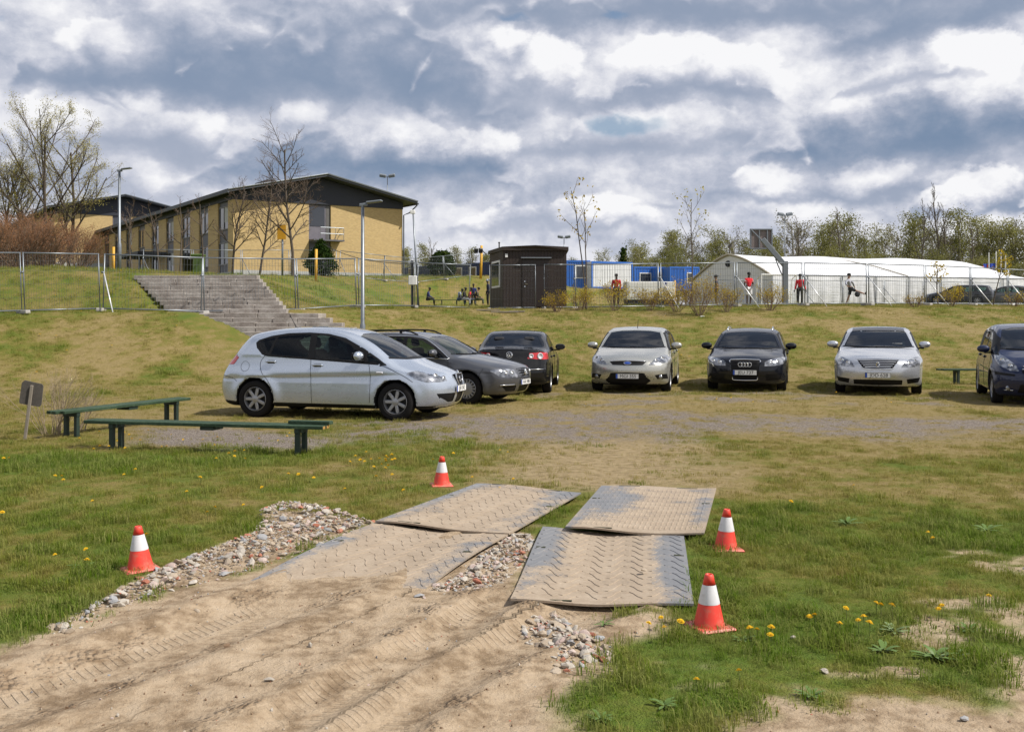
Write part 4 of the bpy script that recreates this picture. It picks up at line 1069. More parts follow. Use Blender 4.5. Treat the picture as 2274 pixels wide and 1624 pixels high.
# silver saloon, front
PL = [(2.24, .19), (2.34, .26), (2.43, .42), (2.425, .62), (2.34, .77), (2.12, .86), (1.75, .945), (1.40, 1.01), (1.12, 1.06), (.75, 1.24), (.38, 1.39), (.0, 1.465), (-.5, 1.485), (-1.0, 1.44), (-1.45, 1.29), (-1.8, 1.15), (-2.2, 1.10), (-2.36, 1.02), (-2.40, .8), (-2.44, .55), (-2.38, .33), (-2.2, .2)]
def latitude_extra(root, c, fld, onskin, xskin):
    gb = B()
    for k, z in enumerate((.625, .66, .70, .74, .775)): gb.tube([(xskin(abs(y), z)+.004, y, z) for y in np.linspace(-.26-.035*k, .26+.035*k, 9)], .008, 5)
    gb.build('grille_bars', 'chrome', root)
    x0 = xskin(0, .685)+.02
    B().tube([(x0, 0, .745), (x0, .035, .685), (x0, 0, .625), (x0, -.035, .685), (x0, 0, .745)], .015, 6, False).build('badge', 'chrome', root, True)
    pts = [(xskin(abs(y), z)+.006, y, z) for y, z in ((-.44, .80), (-.30, .60), (0, .585), (.30, .60), (.44, .80))]; B().tube(catmull(pts, 4), .012, 6).build('grille_surround', c['paint'], root, True)
    B().box(.95, .97, .30, .52, 1.10, 1.115).build('paper_slip', 'paper', root)
lat = dict(L=4.89, W=1.83, H=1.483, wf=1.43, wr=-1.33, R=.33, prof=PL, zbelt=1.0, af=.42, ar=.25, aw=.34, aw2=.25, paint='paint_silver', tumble=.36, mirror=(.68, 1.06), cabin=(-1.3, .5), seats=(-.3, -1.15), cowl_z=1.01, spokes=5, handles=[(-1.0, .9), (-.1, .88)],
  regions=[
   ('side_window', 'side_glass', 'xz', [(-1.0, 1.02), (-.10, 1.0), (-.10, 1.36), (-.7, 1.35)], SD(.45), -.004),
   ('side_window', 'side_glass', 'xz', [(.0, 1.0), (.88, .985), (.60, 1.18), (.32, 1.31), (.0, 1.36)], SD(.45), -.004),
   ('window_frame', 'trim_black', 'xz', [(-1.4, 1.04), (1.02, .965), (.68, 1.19), (.36, 1.34), (.0, 1.39), (-.7, 1.38), (-1.2, 1.24)], SD(.45), -.002),
   ('windscreen', 'car_glass', 'yz', [(-.01, 1.05), (.45, 1.045), (.735, 1.055), (.60, 1.36), (.35, 1.385), (-.01, 1.39)], F_(.15), -.004),
   ('sunroof', 'mirror_black', 'yz', [(-.01, 1.395), (.38, 1.39), (.58, 1.37), (.56, 1.46), (-.01, 1.50)], F_(-.05), .002),
   ('cowl', 'trim_black', 'yz', [(-.01, 1.01), (.45, 1.01), (.78, 1.03), (.75, 1.055), (.45, 1.045), (-.01, 1.05)], F_(.15), -.003),
   ('headlamp', 'lamp_glass', 'yz', [(.46, .62), (.66, .625), (.84, .66), (.88, .82), (.82, .85), (.66, .80), (.54, .74)], F_(1.4), .003),
   ('grille', 'trim_black', 'yz', [(-.01, .59), (.30, .605), (.43, .79), (-.01, .80)], F_(1.7), -.010),
   ('lower_grille', 'trim_black', 'yz', [(-.01, .24), (.49, .25), (.50, .355), (-.01, .365)], F_(1.6), -.010),
   ('fog_recess', 'trim_black', 'yz', [(.60, .27), (.82, .30), (.86, .40), (.58, .37)], F_(1.3), -.008),
   ('sill', 'trim_black', 'xz', [(-2.5, .1), (2.5, .1), (2.5, .2), (-2.5, .24)], SD(.2), 0)],
  seams=[[(-.05, .98), (-.05, .7), (-.05, .27)], [(.98, .93), (1.0, .75), (.98, .30)]],
  plates=[('JDD 628', True, .455)], extra=[latitude_extra, lenses(((.62, .70, .05), (.75, .75, .05))), wipers()])
# navy people carrier, front corner
PC = [(2.02, .19), (2.13, .27), (2.22, .45), (2.20, .66), (2.08, .82), (1.82, .96), (1.50, 1.06), (1.25, 1.15), (.85, 1.36), (.45, 1.54), (.05, 1.625), (-.5, 1.66), (-1.2, 1.63), (-1.75, 1.55), (-2.0, 1.40), (-2.12, 1.1), (-2.2, .8), (-2.22, .5), (-2.15, .3), (-2.0, .2)]
def picasso_extra(root, c, fld, onskin, xskin):
    for z, w in ((.80, .40), (.745, .42)):
        pts = [(xskin(abs(y), z+.03*(1-abs(y)/w))+.010, y, z+.03*(1-abs(y)/w)) for y in np.linspace(-w, w, 13)]; B().tube(pts, .013, 6).build('grille_chevron', 'chrome', root, True)
    for sy in (-1, 1):
        B().lathe([(.055, -.01), (.052, .012), (0.001, .014)], 14, TR(xskin(.66, .36), .66*sy, .36, 0, 0, R(90))).build('fog_lamp', 'lamp_glass', root, True)
        B().tube([(xskin(abs(y), .315)+.006, y*sy, .315) for y in np.linspace(.58, .74, 4)], .010, 5).build('fog_strip', 'chrome', root, True)
    B().box(.78, .80, -.60, -.52, 1.19, 1.29).build('windscreen_sticker', 'paper', root)
pic = dict(L=4.45, W=1.83, H=1.66, wf=1.30, wr=-1.43, R=.325, prof=PC, zbelt=1.05, af=.45, ar=.2, aw=.42, paint='paint_navy', tumble=.30, mirror=(.82, 1.10), cabin=(-1.5, .65), seats=(-.2, -1.1), cowl_z=1.10, spokes=10, handles=[(-1.0, .95), (-.1, .93)], mirror_mat='paint_navy',
  regions=[
   ('side_window', 'side_glass', 'xz', [(-1.0, 1.06), (-.10, 1.05), (-.10, 1.50), (-.9, 1.50)], SD(.45), -.004),
   ('side_window', 'side_glass', 'xz', [(.0, 1.05), (.84, 1.03), (.66, 1.22), (.36, 1.42), (.0, 1.50)], SD(.45), -.004),
   ('quarter_window', 'side_glass', 'xz', [(.88, 1.03), (1.25, 1.02), (.88, 1.22)], SD(.45), -.004),
   ('window_frame', 'trim_black', 'xz', [(-1.9, 1.09), (1.36, 1.0), (.80, 1.33), (.40, 1.47), (.0, 1.53), (-1.5, 1.5)], SD(.45), -.002),
   ('windscreen', 'car_glass', 'yz', [(-.01, 1.14), (.45, 1.135), (.72, 1.15), (.60, 1.52), (.35, 1.57), (-.01, 1.58)], F_(.15), -.004),
   ('cowl', 'trim_black', 'yz', [(-.01, 1.10), (.45, 1.10), (.76, 1.12), (.73, 1.15), (.45, 1.135), (-.01, 1.14)], F_(.15), -.003),
   ('headlamp', 'lamp_glass', 'yz', [(.48, .70), (.62, .705), (.80, .80), (.88, 1.0), (.80, 1.06), (.68, .98), (.52, .82)], F_(1.0), .003),
   ('grille', 'trim_black', 'yz', [(-.01, .64), (.42, .66), (.44, .715), (-.01, .74)], F_(1.6), -.008),
   ('lower_grille', 'trim_black', 'yz', [(-.01, .26), (.50, .27), (.46, .44), (-.01, .46)], F_(1.6), -.010),
   ('bumper_slot', 'trim_black', 'yz', [(.54, .64), (.56, .60), (.88, .62), (.88, .68)], F_(1.2), -.006),
   ('sill', 'trim_black', 'xz', [(-2.4, .1), (2.4, .1), (2.4, .2), (-2.4, .22)], SD(.2), 0)],
  seams=[[(-.05, 1.03), (-.05, .7), (-.05, .27)], [(.98, .99), (1.0, .75), (.98, .30)]],
  plates=[('JBK 417', True, .53)], extra=[picasso_extra, lenses(((.62, .80, .05), (.74, .90, .055))), wipers()])
def place(fx, fy, c, head):
    """ground spot of the middle of the nose -> centre of the car"""
    return (fx-math.cos(head)*c['L']/2, fy-math.sin(head)*c['L']/2, 0.0)
# ------------------------------------------------------------------ site materials
t = newmat('yellow_brick')
p = t.obj(); br = t.node('TexBrick'); br.offset = 0.5
sx_, sy_, sz_ = t.sep(p)
t.link(t.comb(sx_+sy_, sz_, 0.0), br.inputs['Vector'])
br.inputs['Color1'].default_value = (0.55, 0.39, 0.165, 1); br.inputs['Color2'].default_value = (0.45, 0.31, 0.125, 1); br.inputs['Mortar'].default_value = (0.40, 0.33, 0.22, 1)
br.inputs['Scale'].default_value = 1.0; br.inputs['Mortar Size'].default_value = 0.008; br.inputs['Brick Width'].default_value = 0.26; br.inputs['Row Height'].default_value = 0.085
bc = t.wrap(br.outputs[0]); nz_ = t.noise(p, 0.7, 4, 0.6)
cc = t.mix((nz_-0.4)*0.9, bc, t.mix(0.5, bc, (0.56, 0.40, 0.17)))
t.pbr(cc, 0.85, Normal=t.bump(t.wrap(br.outputs['Fac']), -0.3, 0.01))
plain('roof_dark', (0.055, 0.062, 0.075), 0.6, 0.25, 2.0)
plain('fascia_blue', (0.018, 0.021, 0.032), 0.6, 0.25, 3.0)
plain('plinth', (0.42, 0.42, 0.41), 0.9, 0.15, 2.0)
plain('frame_dark', (0.11, 0.105, 0.10), 0.5, 0.2)
plain('panel_grey', (0.10, 0.10, 0.115), 0.6, 0.3, 2.0)
plain('door_grey', (0.15, 0.14, 0.165), 0.6, 0.3, 3.0)
plain('curtain', (0.45, 0.45, 0.44), 0.8, 0.3, 5.0)
t = newmat('window_glass'); t.pbr((0.03, 0.035, 0.045), 0.06, Metallic=0.0, Specular_IOR_Level=0.9)
plain('galvanised', (0.21, 0.23, 0.25), 0.42, 0.25, 9.0, 0, 0.6)
plain('galv_sunlit', (0.66, 0.67, 0.68), 0.35, 0.15, 9.0, 0, 0.3)  # paler copy of galvanised: sunlight on the braces put into the colour
plain('concrete', (0.40, 0.38, 0.35), 0.9, 0.3, 4.0, 0.3)
t = newmat('step_slab')
p = t.obj(); n = t.noise(p, 2.0, 6, 0.7); n3 = t.noise(p, 18.0, 4, 0.7)
t.pbr(t.ramp(n*0.7+n3*0.3, [(0.3, (0.14, 0.115, 0.098)), (0.46, (0.26, 0.228, 0.20)), (0.66, (0.43, 0.40, 0.365))]), 0.92, Normal=t.bump(n3, 0.4, 0.02))
plain('white_metal', (0.72, 0.72, 0.70), 0.5, 0.1)
plain('beige_metal', (0.62, 0.61, 0.57), 0.55, 0.12, 3.0)
plain('grey_steel', (0.16, 0.18, 0.20), 0.5, 0.15)
plain('brown_board', (0.028, 0.017, 0.013), 0.65, 0.35, 3.0)
plain('brown_door', (0.018, 0.010, 0.008), 0.5, 0.3, 3.0)
plain('container_blue', (0.025, 0.13, 0.48), 0.45, 0.18, 1.5)
plain('container_deep', (0.015, 0.045, 0.16), 0.5, 0.2, 1.5)
plain('container_white', (0.74, 0.75, 0.76), 0.5, 0.1, 1.0)
plain('window_white', (0.75, 0.75, 0.73), 0.5, 0.08)
plain('yellow_paint', (0.62, 0.34, 0.03), 0.55, 0.2, 6.0)
plain('sign_amber', (0.60, 0.30, 0.012), 0.5, 0.15, 3.0)
plain('board_back', (0.20, 0.165, 0.16), 0.7, 0.2, 4.0)
plain('plastic_black', (0.012, 0.012, 0.013), 0.5, 0.2)
plain('plastic_green', (0.10, 0.16, 0.04), 0.5, 0.2)
plain('flag_red', (0.75, 0.10, 0.03), 0.8, 0.1)
plain('flag_blue', (0.02, 0.06, 0.40), 0.8, 0.1)
t = newmat('tent_fabric')
p = t.obj(); w_ = t.noise(t.scale(p, 0.5, 0.5, 2.0), 1.2, 4, 0.6); s2 = t.noise(p, 5.0, 5, 0.6)
t.pbr(t.mix((w_-0.4)*0.6, (0.70, 0.71, 0.725), (0.59, 0.59, 0.60)), 0.55, Normal=t.bump(w_+s2*0.15, 0.35, 0.15))
plain('tent_edge', (0.36, 0.32, 0.24), 0.6, 0.2)
plain('court_asphalt', (0.16, 0.16, 0.155), 0.9, 0.2, 3.0)
plain('timber_grey', (0.22, 0.19, 0.155), 0.9, 0.4, 5.0, 0.3)

def quad_wall(b, p0, p1, z0, z1, th, inward):
    """upright slab between two plan points"""
    d = (Vector(p1)-Vector(p0)).to_3d(); L_ = d.length; a = math.atan2(d.y, d.x)
    return b.box(0, L_, 0, th*inward, z0, z1, TR(p0[0], p0[1], 0, a))

# ------------------------------------------------------------------ brick houses
def brick_house(name, origin, label, bays=9):
    """gable end towards the viewer's right, long side running away to the left; local x along the gable"""
    gu = Vector((0.86, 0.51)); gv = Vector((-0.565, 0.825)); GW, LL = 14.6, 45.0
    root = empty(name, origin); tag(root, label, 'building')
    def Pt(a, b_, z): q = gu*a+gv*b_; return Vector((q.x, q.y, z))
    def slab(bb, a0, a1, b0, b1, z0, z1):
        vs = [Pt(a, b_, z) for z in (z0, z1) for b_ in (b0, b1) for a in (a0, a1)]
        return bb.add(vs, [(0, 2, 3, 1), (4, 5, 7, 6), (0, 1, 5, 4), (2, 6, 7, 3), (0, 4, 6, 2), (1, 3, 7, 5)])
    EV = 6.0; GC = GW/2-.15
    # gable: two brick fields beside the stair strip
    slab(B(), 0, GC-.95, 0, .3, .45, EV).build('gable_wall', 'yellow_brick', root)
    slab(B(), GC+.95, GW, 0, .3, .45, EV).build('gable_wall', 'yellow_brick', root)
    slab(B(), -.04, GC-.95, -.04, .3, -1.0, .45).build('plinth', 'plinth', root)
    slab(B(), GC+.95, GW+.04, -.04, .3, -1.0, .45).build('plinth', 'plinth', root)
    st = slab(B(), GC-.95, GC+.95, .18, .3, -1.0, EV).build('stair_strip', 'panel_grey', root)
    dr = slab(B(), GC-.9, GC+.55, .12, .18, 3.1, 5.9).build('balcony_door', 'door_grey', root)
    slab(B(), GC-.80, GC+.45, .09, .12, 4.2, 5.75).build('pane', 'window_glass', dr)
    slab(B(), GC+.58, GC+.9, .12, .18, .4, 5.9).build('dark_strip', 'frame_dark', root)
    dl = slab(B(), GC-.85, GC+.5, .12, .18, .35, 2.6).build('lower_door', 'panel_grey', root)
    slab(B(), GC-.70, GC+.35, .09, .12, 1.0, 2.4).build('pane', 'window_glass', dl)
    bal = B(); slab(bal, GC-.9, GC+1.75, -.9, .1, 2.95, 3.07)
    bo = bal.build('balcony', 'panel_grey', root)
    rl = B()
    for z in (3.55, 4.05): rl.tube([Pt(GC-.3, -.85, z), Pt(GC+1.7, -.85, z)], .03, 5); rl.tube([Pt(GC+1.7, -.85, z), Pt(GC+1.7, 0, z)], .03, 5)
    for a in (GC-.3, GC+.35, GC+1.0, GC+1.7): rl.tube([Pt(a, -.85, 3.0), Pt(a, -.85, 4.05)], .022, 5)
    rl.build('railing', 'galvanised', bo)
    # gable boarding and roof
    AP, RE = 8.2, 6.6
    sl = (AP-RE)/(GW/2)
    vs = [Pt(a, b_, z) for b_ in (-.06, .3) for a, z in ((-.02, EV), (GW+.02, EV), (GW+.02, RE-.05), (GW/2, AP-.05), (-.02, RE-.05))]
    B().add(vs, [(0, 1, 2, 3, 4), (9, 8, 7, 6, 5)]+[(i, (i+1) % 5, (i+1) % 5+5, i+5) for i in range(5)]).build('gable_boarding', 'fascia_blue', root)
    rf = B(); ov = .8
    for s0, s1 in ((-ov, GW/2), (GW+ov, GW/2)):
        z0 = AP-sl*(GW/2+ov); vs = [Pt(a, b_, z+dz) for dz in (0, .26) for b_ in (-1.2, LL+1.2) for a, z in ((s0, z0), (s1, AP))]
        rf.add(vs, [(0, 2, 3, 1), (4, 5, 7, 6), (0, 1, 5, 4), (2, 6, 7, 3), (0, 4, 6, 2), (1, 3, 7, 5)])
    ro = rf.build('roof', 'roof_dark', root)
    for s0, s1 in ((-ov, GW/2), (GW+ov, GW/2)):
        z0 = AP-sl*(GW/2+ov)
        B().tube([Pt(s0, -1.23, z0+.2), Pt(s1, -1.23, AP+.2)], .07, 5).build('verge_flashing', 'galvanised', ro)
        B().tube([Pt(s0, -1.3, z0-.02), Pt(s0, LL+1.2, z0-.02)], .08, 6).build('gutter', 'roof_dark', ro)
    slab(B(), 4.6, 6.2, 5, 8, AP-.45, AP+.25).build('roof_vent', 'roof_dark', ro)
    B().tube([Pt(GW+ov, -1.1, RE-.3), Pt(GW+.5, -.3, RE-.9), Pt(GW+.06, -.1, RE-1.1), Pt(GW+.06, -.1, 0)], .055, 6).build('downpipe', 'roof_dark', root)
    # long side: brick piers between tall window strips
    step = LL/bays; bw = 2.5
    edges = []
    for k in range(bays):
        c = step*(k+.5); edges.append((c-bw/2, c+bw/2))
    b0 = .02
    for k, (e0, e1) in enumerate(edges):
        slab(B(), 0, .3, b0 if k else .3, e0, .3, EV).build('brick_pier', 'yellow_brick', root)
        pn = slab(B(), .16, .3, e0, e1, -.5, EV).build('window_strip', 'panel_grey', root)
        for z0, z1 in ((.9, 2.75), (3.75, 5.65)):
            w = B()
            for zz in (z0, z1-.09): slab(w, .08, .16, e0+.05, e1-.05, zz, zz+.09)
            for bb in (e0+.05, (e0+e1)/2-.05, e1-.14): slab(w, .08, .16, bb, bb+.09, z0+.09, z1-.09)
            wo = w.build('window', 'frame_dark', root)
            slab(B(), .13, .15, e0+.14, (e0+e1)/2-.05, z0+.09, z1-.09).build('pane', 'window_glass', wo)
            slab(B(), .13, .15, (e0+e1)/2+.04, e1-.14, z0+.09, z1-.09).build('pane', 'window_glass', wo)
            if (k*7+int(z0)) % 3 == 0: slab(B(), .125, .129, e0+.14, (e0+e1)/2-.05, z0+.6, z1-.09).build('blind', 'curtain', wo)
        b0 = e1
    slab(B(), 0, .3, b0, LL, .3, EV).build('brick_pier', 'yellow_brick', root)
    slab(B(), -.03, .3, .3, LL, -1.0, .3).build('plinth', 'plinth', root)
    slab(B(), -.05, .3, .3, LL, EV, RE-.05).build('eaves_board', 'fascia_blue', root)
    slab(B(), 0, GW, LL-.3, LL, -1, EV+.5).build('end_wall', 'yellow_brick', root)
    slab(B(), GW-.3, GW, .3, LL-.3, -1, EV+.5).build('back_wall', 'yellow_brick', root)
    cp = slab(B(), -2.6, 0, 18.5, 27.5, 2.55, 2.85).build('porch_canopy', 'fascia_blue', root)
    for q in (18.8, 27.2): cp2 = B().tube([Pt(-2.4, q, -.5), Pt(-2.4, q, 2.55)], .06, 6).build('canopy_post', 'galvanised', cp)
    return root
HA = brick_house('brick_house', (-22.0, 80.0, 5.2), 'long yellow brick two storey house with dark gable roof behind the bare trees')
HB = copy_tree(HA); HB.location = (-51.5, 114.0, 7.7)
tag(HB, 'farther yellow brick wing with dark roof half hidden behind the left trees')

# ------------------------------------------------------------------ stairs of concrete slabs
st = empty('concrete_stairs', (-10, 35.5, 0)); tag(st, 'wide weathered concrete slab stairs climbing the grass bank', 'stairs')
rr = random.Random(3)
def flight(n, d0, z0, run, rise, l0, r0, l1, r1):
    for k in range(n):
        f0 = k/max(1, n-1); xl, xr = l0+(l1-l0)*f0, r0+(r1-r0)*f0
        d = d0+run*k; z = z0+rise*(k+1); nb = 4; cut = [xl+(xr-xl)*(i+(rr.uniform(-.25, .25) if 0 < i < nb else 0))/nb for i in range(nb+1)]
        for i in range(nb):
            dz = rr.uniform(-.012, .012)
            B().bev(cut[i]+.006+10, cut[i+1]-.006+10, d-.03-35.5+rr.uniform(-.015, .015), d+run*1.5-35.5, z-.17+dz, z+dz, .012, TR(0, 0, 0, 0)).build('step_slab', 'step_slab', st)
flight(9, 31.9, .55, .34, .155, -7.1, -2.9, -10.7, -6.6)
flight(10, 36.5, 1.97, .32, .148, -12.4, -8.1, -14.7, -9.9)
for i in range(5): B().bev(-11.6+i*.98+10, -11.6+(i+1)*.98-.012+10, 34.95-35.5, 36.6-35.5, 1.80, 1.955+rr.uniform(-.01, .01), .01).build('landing_slab', 'step_slab', st)

# ------------------------------------------------------------------ temporary fences
fp = empty('fence_panel', (0, 0, 0))
def part_tube(nm, a, b_, r, mat='galvanised', par=None, n=8): return B().tube([a, b_], r, n).build(nm, mat, par or fp, True)
part_tube('post', (.06, 0, 0), (.06, 0, 2.0), .026); part_tube('post', (3.44, 0, 0), (3.44, 0, 2.0), .026)
part_tube('rail', (.03, 0, 1.98), (3.47, 0, 1.98), .024); part_tube('rail', (.03, 0, .09), (3.47, 0, .09), .024)
wm = B()
for k in range(30): wm.tube([(.14+k*.111, 0, .09), (.14+k*.111, 0, 1.98)], .0045, 3, False)
for z in (.5, .95, 1.4, 1.72): wm.tube([(.03, .003, z), (3.47, .003, z)], .0045, 3, False)
tag(wm.build('wire_mesh', 'galvanised', fp), kind='stuff')
B().bev(-.12, .10, -.34, .34, -.02, .10, .02).build('foot_block', 'concrete', fp)
part_tube('clamp', (-.04, 0, 1.35), (.08, 0, 1.35), .035)
FENCE = []
def panel(a, b_, za, zb, label, group, brace=0, hs=1.0):
    global fp
    o = fp if not FENCE else copy_tree(fp)
    FENCE.append(o)
    L_ = math.hypot(b_[0]-a[0], b_[1]-a[1])
    o.location = (a[0], a[1], za); o.rotation_euler = (0, -math.atan2(zb-za, L_), math.atan2(b_[1]-a[1], b_[0]-a[0])); o.scale = (L_/3.5, 1, hs)
    tag(o, label, 'fence', group); o['_br'] = brace
    return o
def run_of(pts, labels, group, br=()):
    out = []
    for k in range(len(pts)-1):
        (xa, da, ya), (xb, db, yb) = pts[k], pts[k+1]
        A, Bq = at(xa, ya, da), at(xb, yb, db)
        o = panel((A.x, A.y), (Bq.x-.0, Bq.y), A.z, Bq.z, labels[k], group, k in br); out.append(o)
    return out
L1 = run_of([(-140, 32.0, 700), (52, 33.3, 695), (225, 35.4, 690), (450, 36.0, 696), (660, 38.4, 691), (794, 41.3, 682), (923, 44.5, 683), (1043, 45.0, 687)],
  ['wire fence panel cut off by the left edge of the picture', 'wire fence panel below the reddish shrubs at left', 'wire fence panel crossing the left edge of the stairs', 'wire fence panel across the middle of the stairs', 'wire fence panel right of the stairs up to the grey lamp post', 'wire fence panel between the lamp post and the camera pole', 'wire fence panel between the camera pole and the brown cabin'], 'wire fence panels along the bank')
G1 = run_of([(1086, 45.0, 688), (1191, 45.0, 687)], ['wire gate panel standing in front of the brown cabin'], 'wire fence panels along the bank')
L2 = run_of([(1207, 45.0, 686), (1275, 45.2, 686), (1465, 45.5, 683), (1634, 46.0, 680), (1784, 47.3, 678), (1926, 48.6, 677), (2054, 50.6, 677), (2154, 52.8, 677.5), (2237, 55.5, 678), (2330, 58.5, 678)],
  ['narrow wire fence panel at the right corner of the brown cabin', 'wire fence panel in front of the blue and white containers', 'wire fence panel behind the largest yellow bush', 'wire fence panel in front of the white tent gable', 'wire fence panel right of the basketball post', 'wire fence panel in front of the kicking man', 'wire fence panel left of the distant dark cars', 'wire fence panel in front of the distant dark hatchback', 'wire fence panel in front of the second distant car', 'wire fence panel cut off by the right edge of the picture'], 'wire fence panels along the bank')
tz = lambda x, y: ground_z(x, y)
def straight(p0, p1, n, lab, group, hs=1.0, dz=0.0):
    for k in range(n):
        a = [p0[i]+(p1[i]-p0[i])*k/n for i in (0, 1)]; b_ = [p0[i]+(p1[i]-p0[i])*(k+1)/n for i in (0, 1)]
        panel(a, b_, tz(*a)+dz, tz(*b_)+dz, lab[k] if isinstance(lab, list) else lab, group, k % 2 == 0, hs)
straight((-27.5, 75.5), (-10.0, 79.0), 5, ['terrace fence panel at the far left before the house porch', 'second terrace fence panel before the window bays', 'third terrace fence panel at the gable corner', 'fourth terrace fence panel below the yellow gable', 'fifth terrace fence panel beside the conical conifer'], 'fence panels on the upper terrace')
straight((-10.0, 79.0), (-3.4, 87.5), 3, ['terrace fence panel right of the conical conifer', 'terrace fence panel left of the round conifer', 'last terrace fence panel at the round conifer'], 'fence panels on the upper terrace')
straight((15.5, 77), (40, 83), 7, ['inner fence panel before the tent gable', 'inner fence panel at the tent corner by the goal', 'inner fence panel behind the basketball post', 'inner fence panel behind the kicking player', 'inner fence panel before the middle of the long tent side', 'inner fence panel left of the distant dark cars', 'inner fence panel behind the distant dark cars'], 'fence panels beside the tent', 0.95)
# braces lean on the sunny side
for o in FENCE:
    sx = 1/o.scale.x
    if o.get('_br') or o in (L1[2],) or o in L2[2:]:
        tip = Vector((.06*1, -.03, 1.32)); ft = Vector((.95*sx*0.75, -.75, -.02))
        if o in L2 or o in L1: ft = Vector((.62*sx, -.95, -.25 if o in L1 else -.12))
        B().tube([tip, ft], .024, 6).build('brace', 'galv_sunlit' if o in L1+L2 else 'galvanised', o, True)
    if '_br' in o: del o['_br']

# ------------------------------------------------------------------ brown cabin
cz = 2.12
cab = empty('site_cabin', (0.0, 46.2, cz)); cab.scale = (1, 1, 1.06); tag(cab, 'dark brown boarded guard cabin behind the wire gate', 'cabin')
cx0, cx1, cxc = (1086-1136.5)*47.6/F, (1257-1136.5)*46.2/F, (1117-1136.5)*46.0/F
# plan: left short side recedes, long front
cp = [(cxc+.55, 45.9-46.2), (cx1, 46.1-46.2), (cx1+.1, 49.0-46.2), (cx0-.02, 48.4-46.2)]
cp[0] = ((1160-1136.5)*45.9/F, -.3)
def wallslab(b, a, c, z0, z1, th=.06):
    d = Vector((c[0]-a[0], c[1]-a[1], 0)); return b.box(0, d.length, 0, th, z0, z1, TR(a[0], a[1], 0, math.atan2(d.y, d.x)))
cp = [((1118-1136.5)*46.0/F, -.2), (cx1, -.1), (cx1+.05, 2.6), (cx0, 2.5)]
cp[0] = (cxc+.0, -.25)
for k in range(4):
    a, c = cp[k], cp[(k+1) % 4]; d = Vector((c[0]-a[0], c[1]-a[1], 0)); n_ = max(3, int(d.length/.14)); ang = math.atan2(d.y, d.x)
    wl = B().box(0, d.length, .02, .08, .12, 2.62, TR(a[0], a[1], 0, ang)).build('wall', 'brown_board', cab)
    for i in range(n_):
        w = d.length/n_; B().bev(i*w+.004, (i+1)*w-.004, -.005, .022, .12, 2.60, .004, TR(a[0], a[1], 0, ang)).build('board', 'brown_board', wl)
top = [(q[0]+(q[0]-.6)*.05, q[1]+(q[1]-1.2)*.08) for q in cp]
rfz = [2.68, 2.68, 2.68, 2.68]
vs = [(q[0], q[1], 2.58) for q in top]+[(q[0], q[1], 2.74) for q in top]+[((top[0][0]+top[1][0])/2, top[0][1], 2.80), ((top[2][0]+top[3][0])/2, top[2][1], 2.80)]
B().add(vs, [(3, 2, 1, 0), (0, 1, 5, 8, 4), (1, 2, 6, 5), (2, 3, 7, 9, 6), (3, 0, 4, 7), (4, 8, 9, 7), (8, 5, 6, 9)]).build('roof', 'brown_board', cab)
# window on the receding left side, door in the front
a, c = cp[3], cp[0]; d = Vector((c[0]-a[0], c[1]-a[1], 0)); ang = math.atan2(d.y, d.x); Lw = d.length
Mw = TR(a[0], a[1], 0, ang)
B().bev(Lw*.22-.0, Lw*.80, -.05, .01, 1.02, 2.20, .01, Mw).build('window_frame', 'window_white', cab)
B().box(Lw*.22+.09, Lw*.80-.09, -.062, -.045, 1.11, 2.11, Mw).build('window_pane', 'window_glass', cab)
a, c = cp[0], cp[1]; d = Vector((c[0]-a[0], c[1]-a[1], 0)); ang = math.atan2(d.y, d.x); Lw = d.length; Mw = TR(a[0], a[1], 0, ang)
do = B().bev(Lw*.30, Lw*.72, -.035, .0, .18, 2.18, .008, Mw).build('door', 'brown_door', cab)
B().tube([Mw @ Vector((Lw*.34, -.07, 1.15)), Mw @ Vector((Lw*.34+.13, -.07, 1.14))], .016, 6).build('handle', 'chrome', do)
for z in (1.04, 1.26): B().lathe([(.03, 0), (.028, .012), (.001, .013)], 12, Mw @ TR(Lw*.34, -.036, z, 0, R(90))).build('lock', 'chrome', do)
B().bev(Lw*.28, Lw*.76, -.14, .0, 2.24, 2.29, .01, Mw).build('drip_ledge', 'galvanised', cab)
B().bev(Lw*.03, Lw*.07, -.05, .0, 2.28, 2.44, .01, Mw).build('alarm_box', 'window_white', cab)
B().bev(-1.15, 2.6, -.1, 2.3, -.2, .12, .02).build('skid', 'plastic_black', cab)
B().lathe([(.03, 2.8), (.03, 3.0), (.05, 3.0), (.05, 3.04), (.001, 3.05)], 8, TR(-.6, 1.2, 0)).build('vent_pipe', 'plastic_black', cab)
fl = B().tube([(cx0-.15, 2.2, 2.55), (cx0-.4, 2.1, 2.78)], .025, 6).build('lamp_bracket', 'plastic_black', cab)
for q in (0, .22): B().bev(-.09, .09, -.06, .06, -.11, .11, .02, TR(cx0-.42-q, 2.05, 2.72-.0, R(25), R(15))).build('floodlight', 'plastic_black', cab)

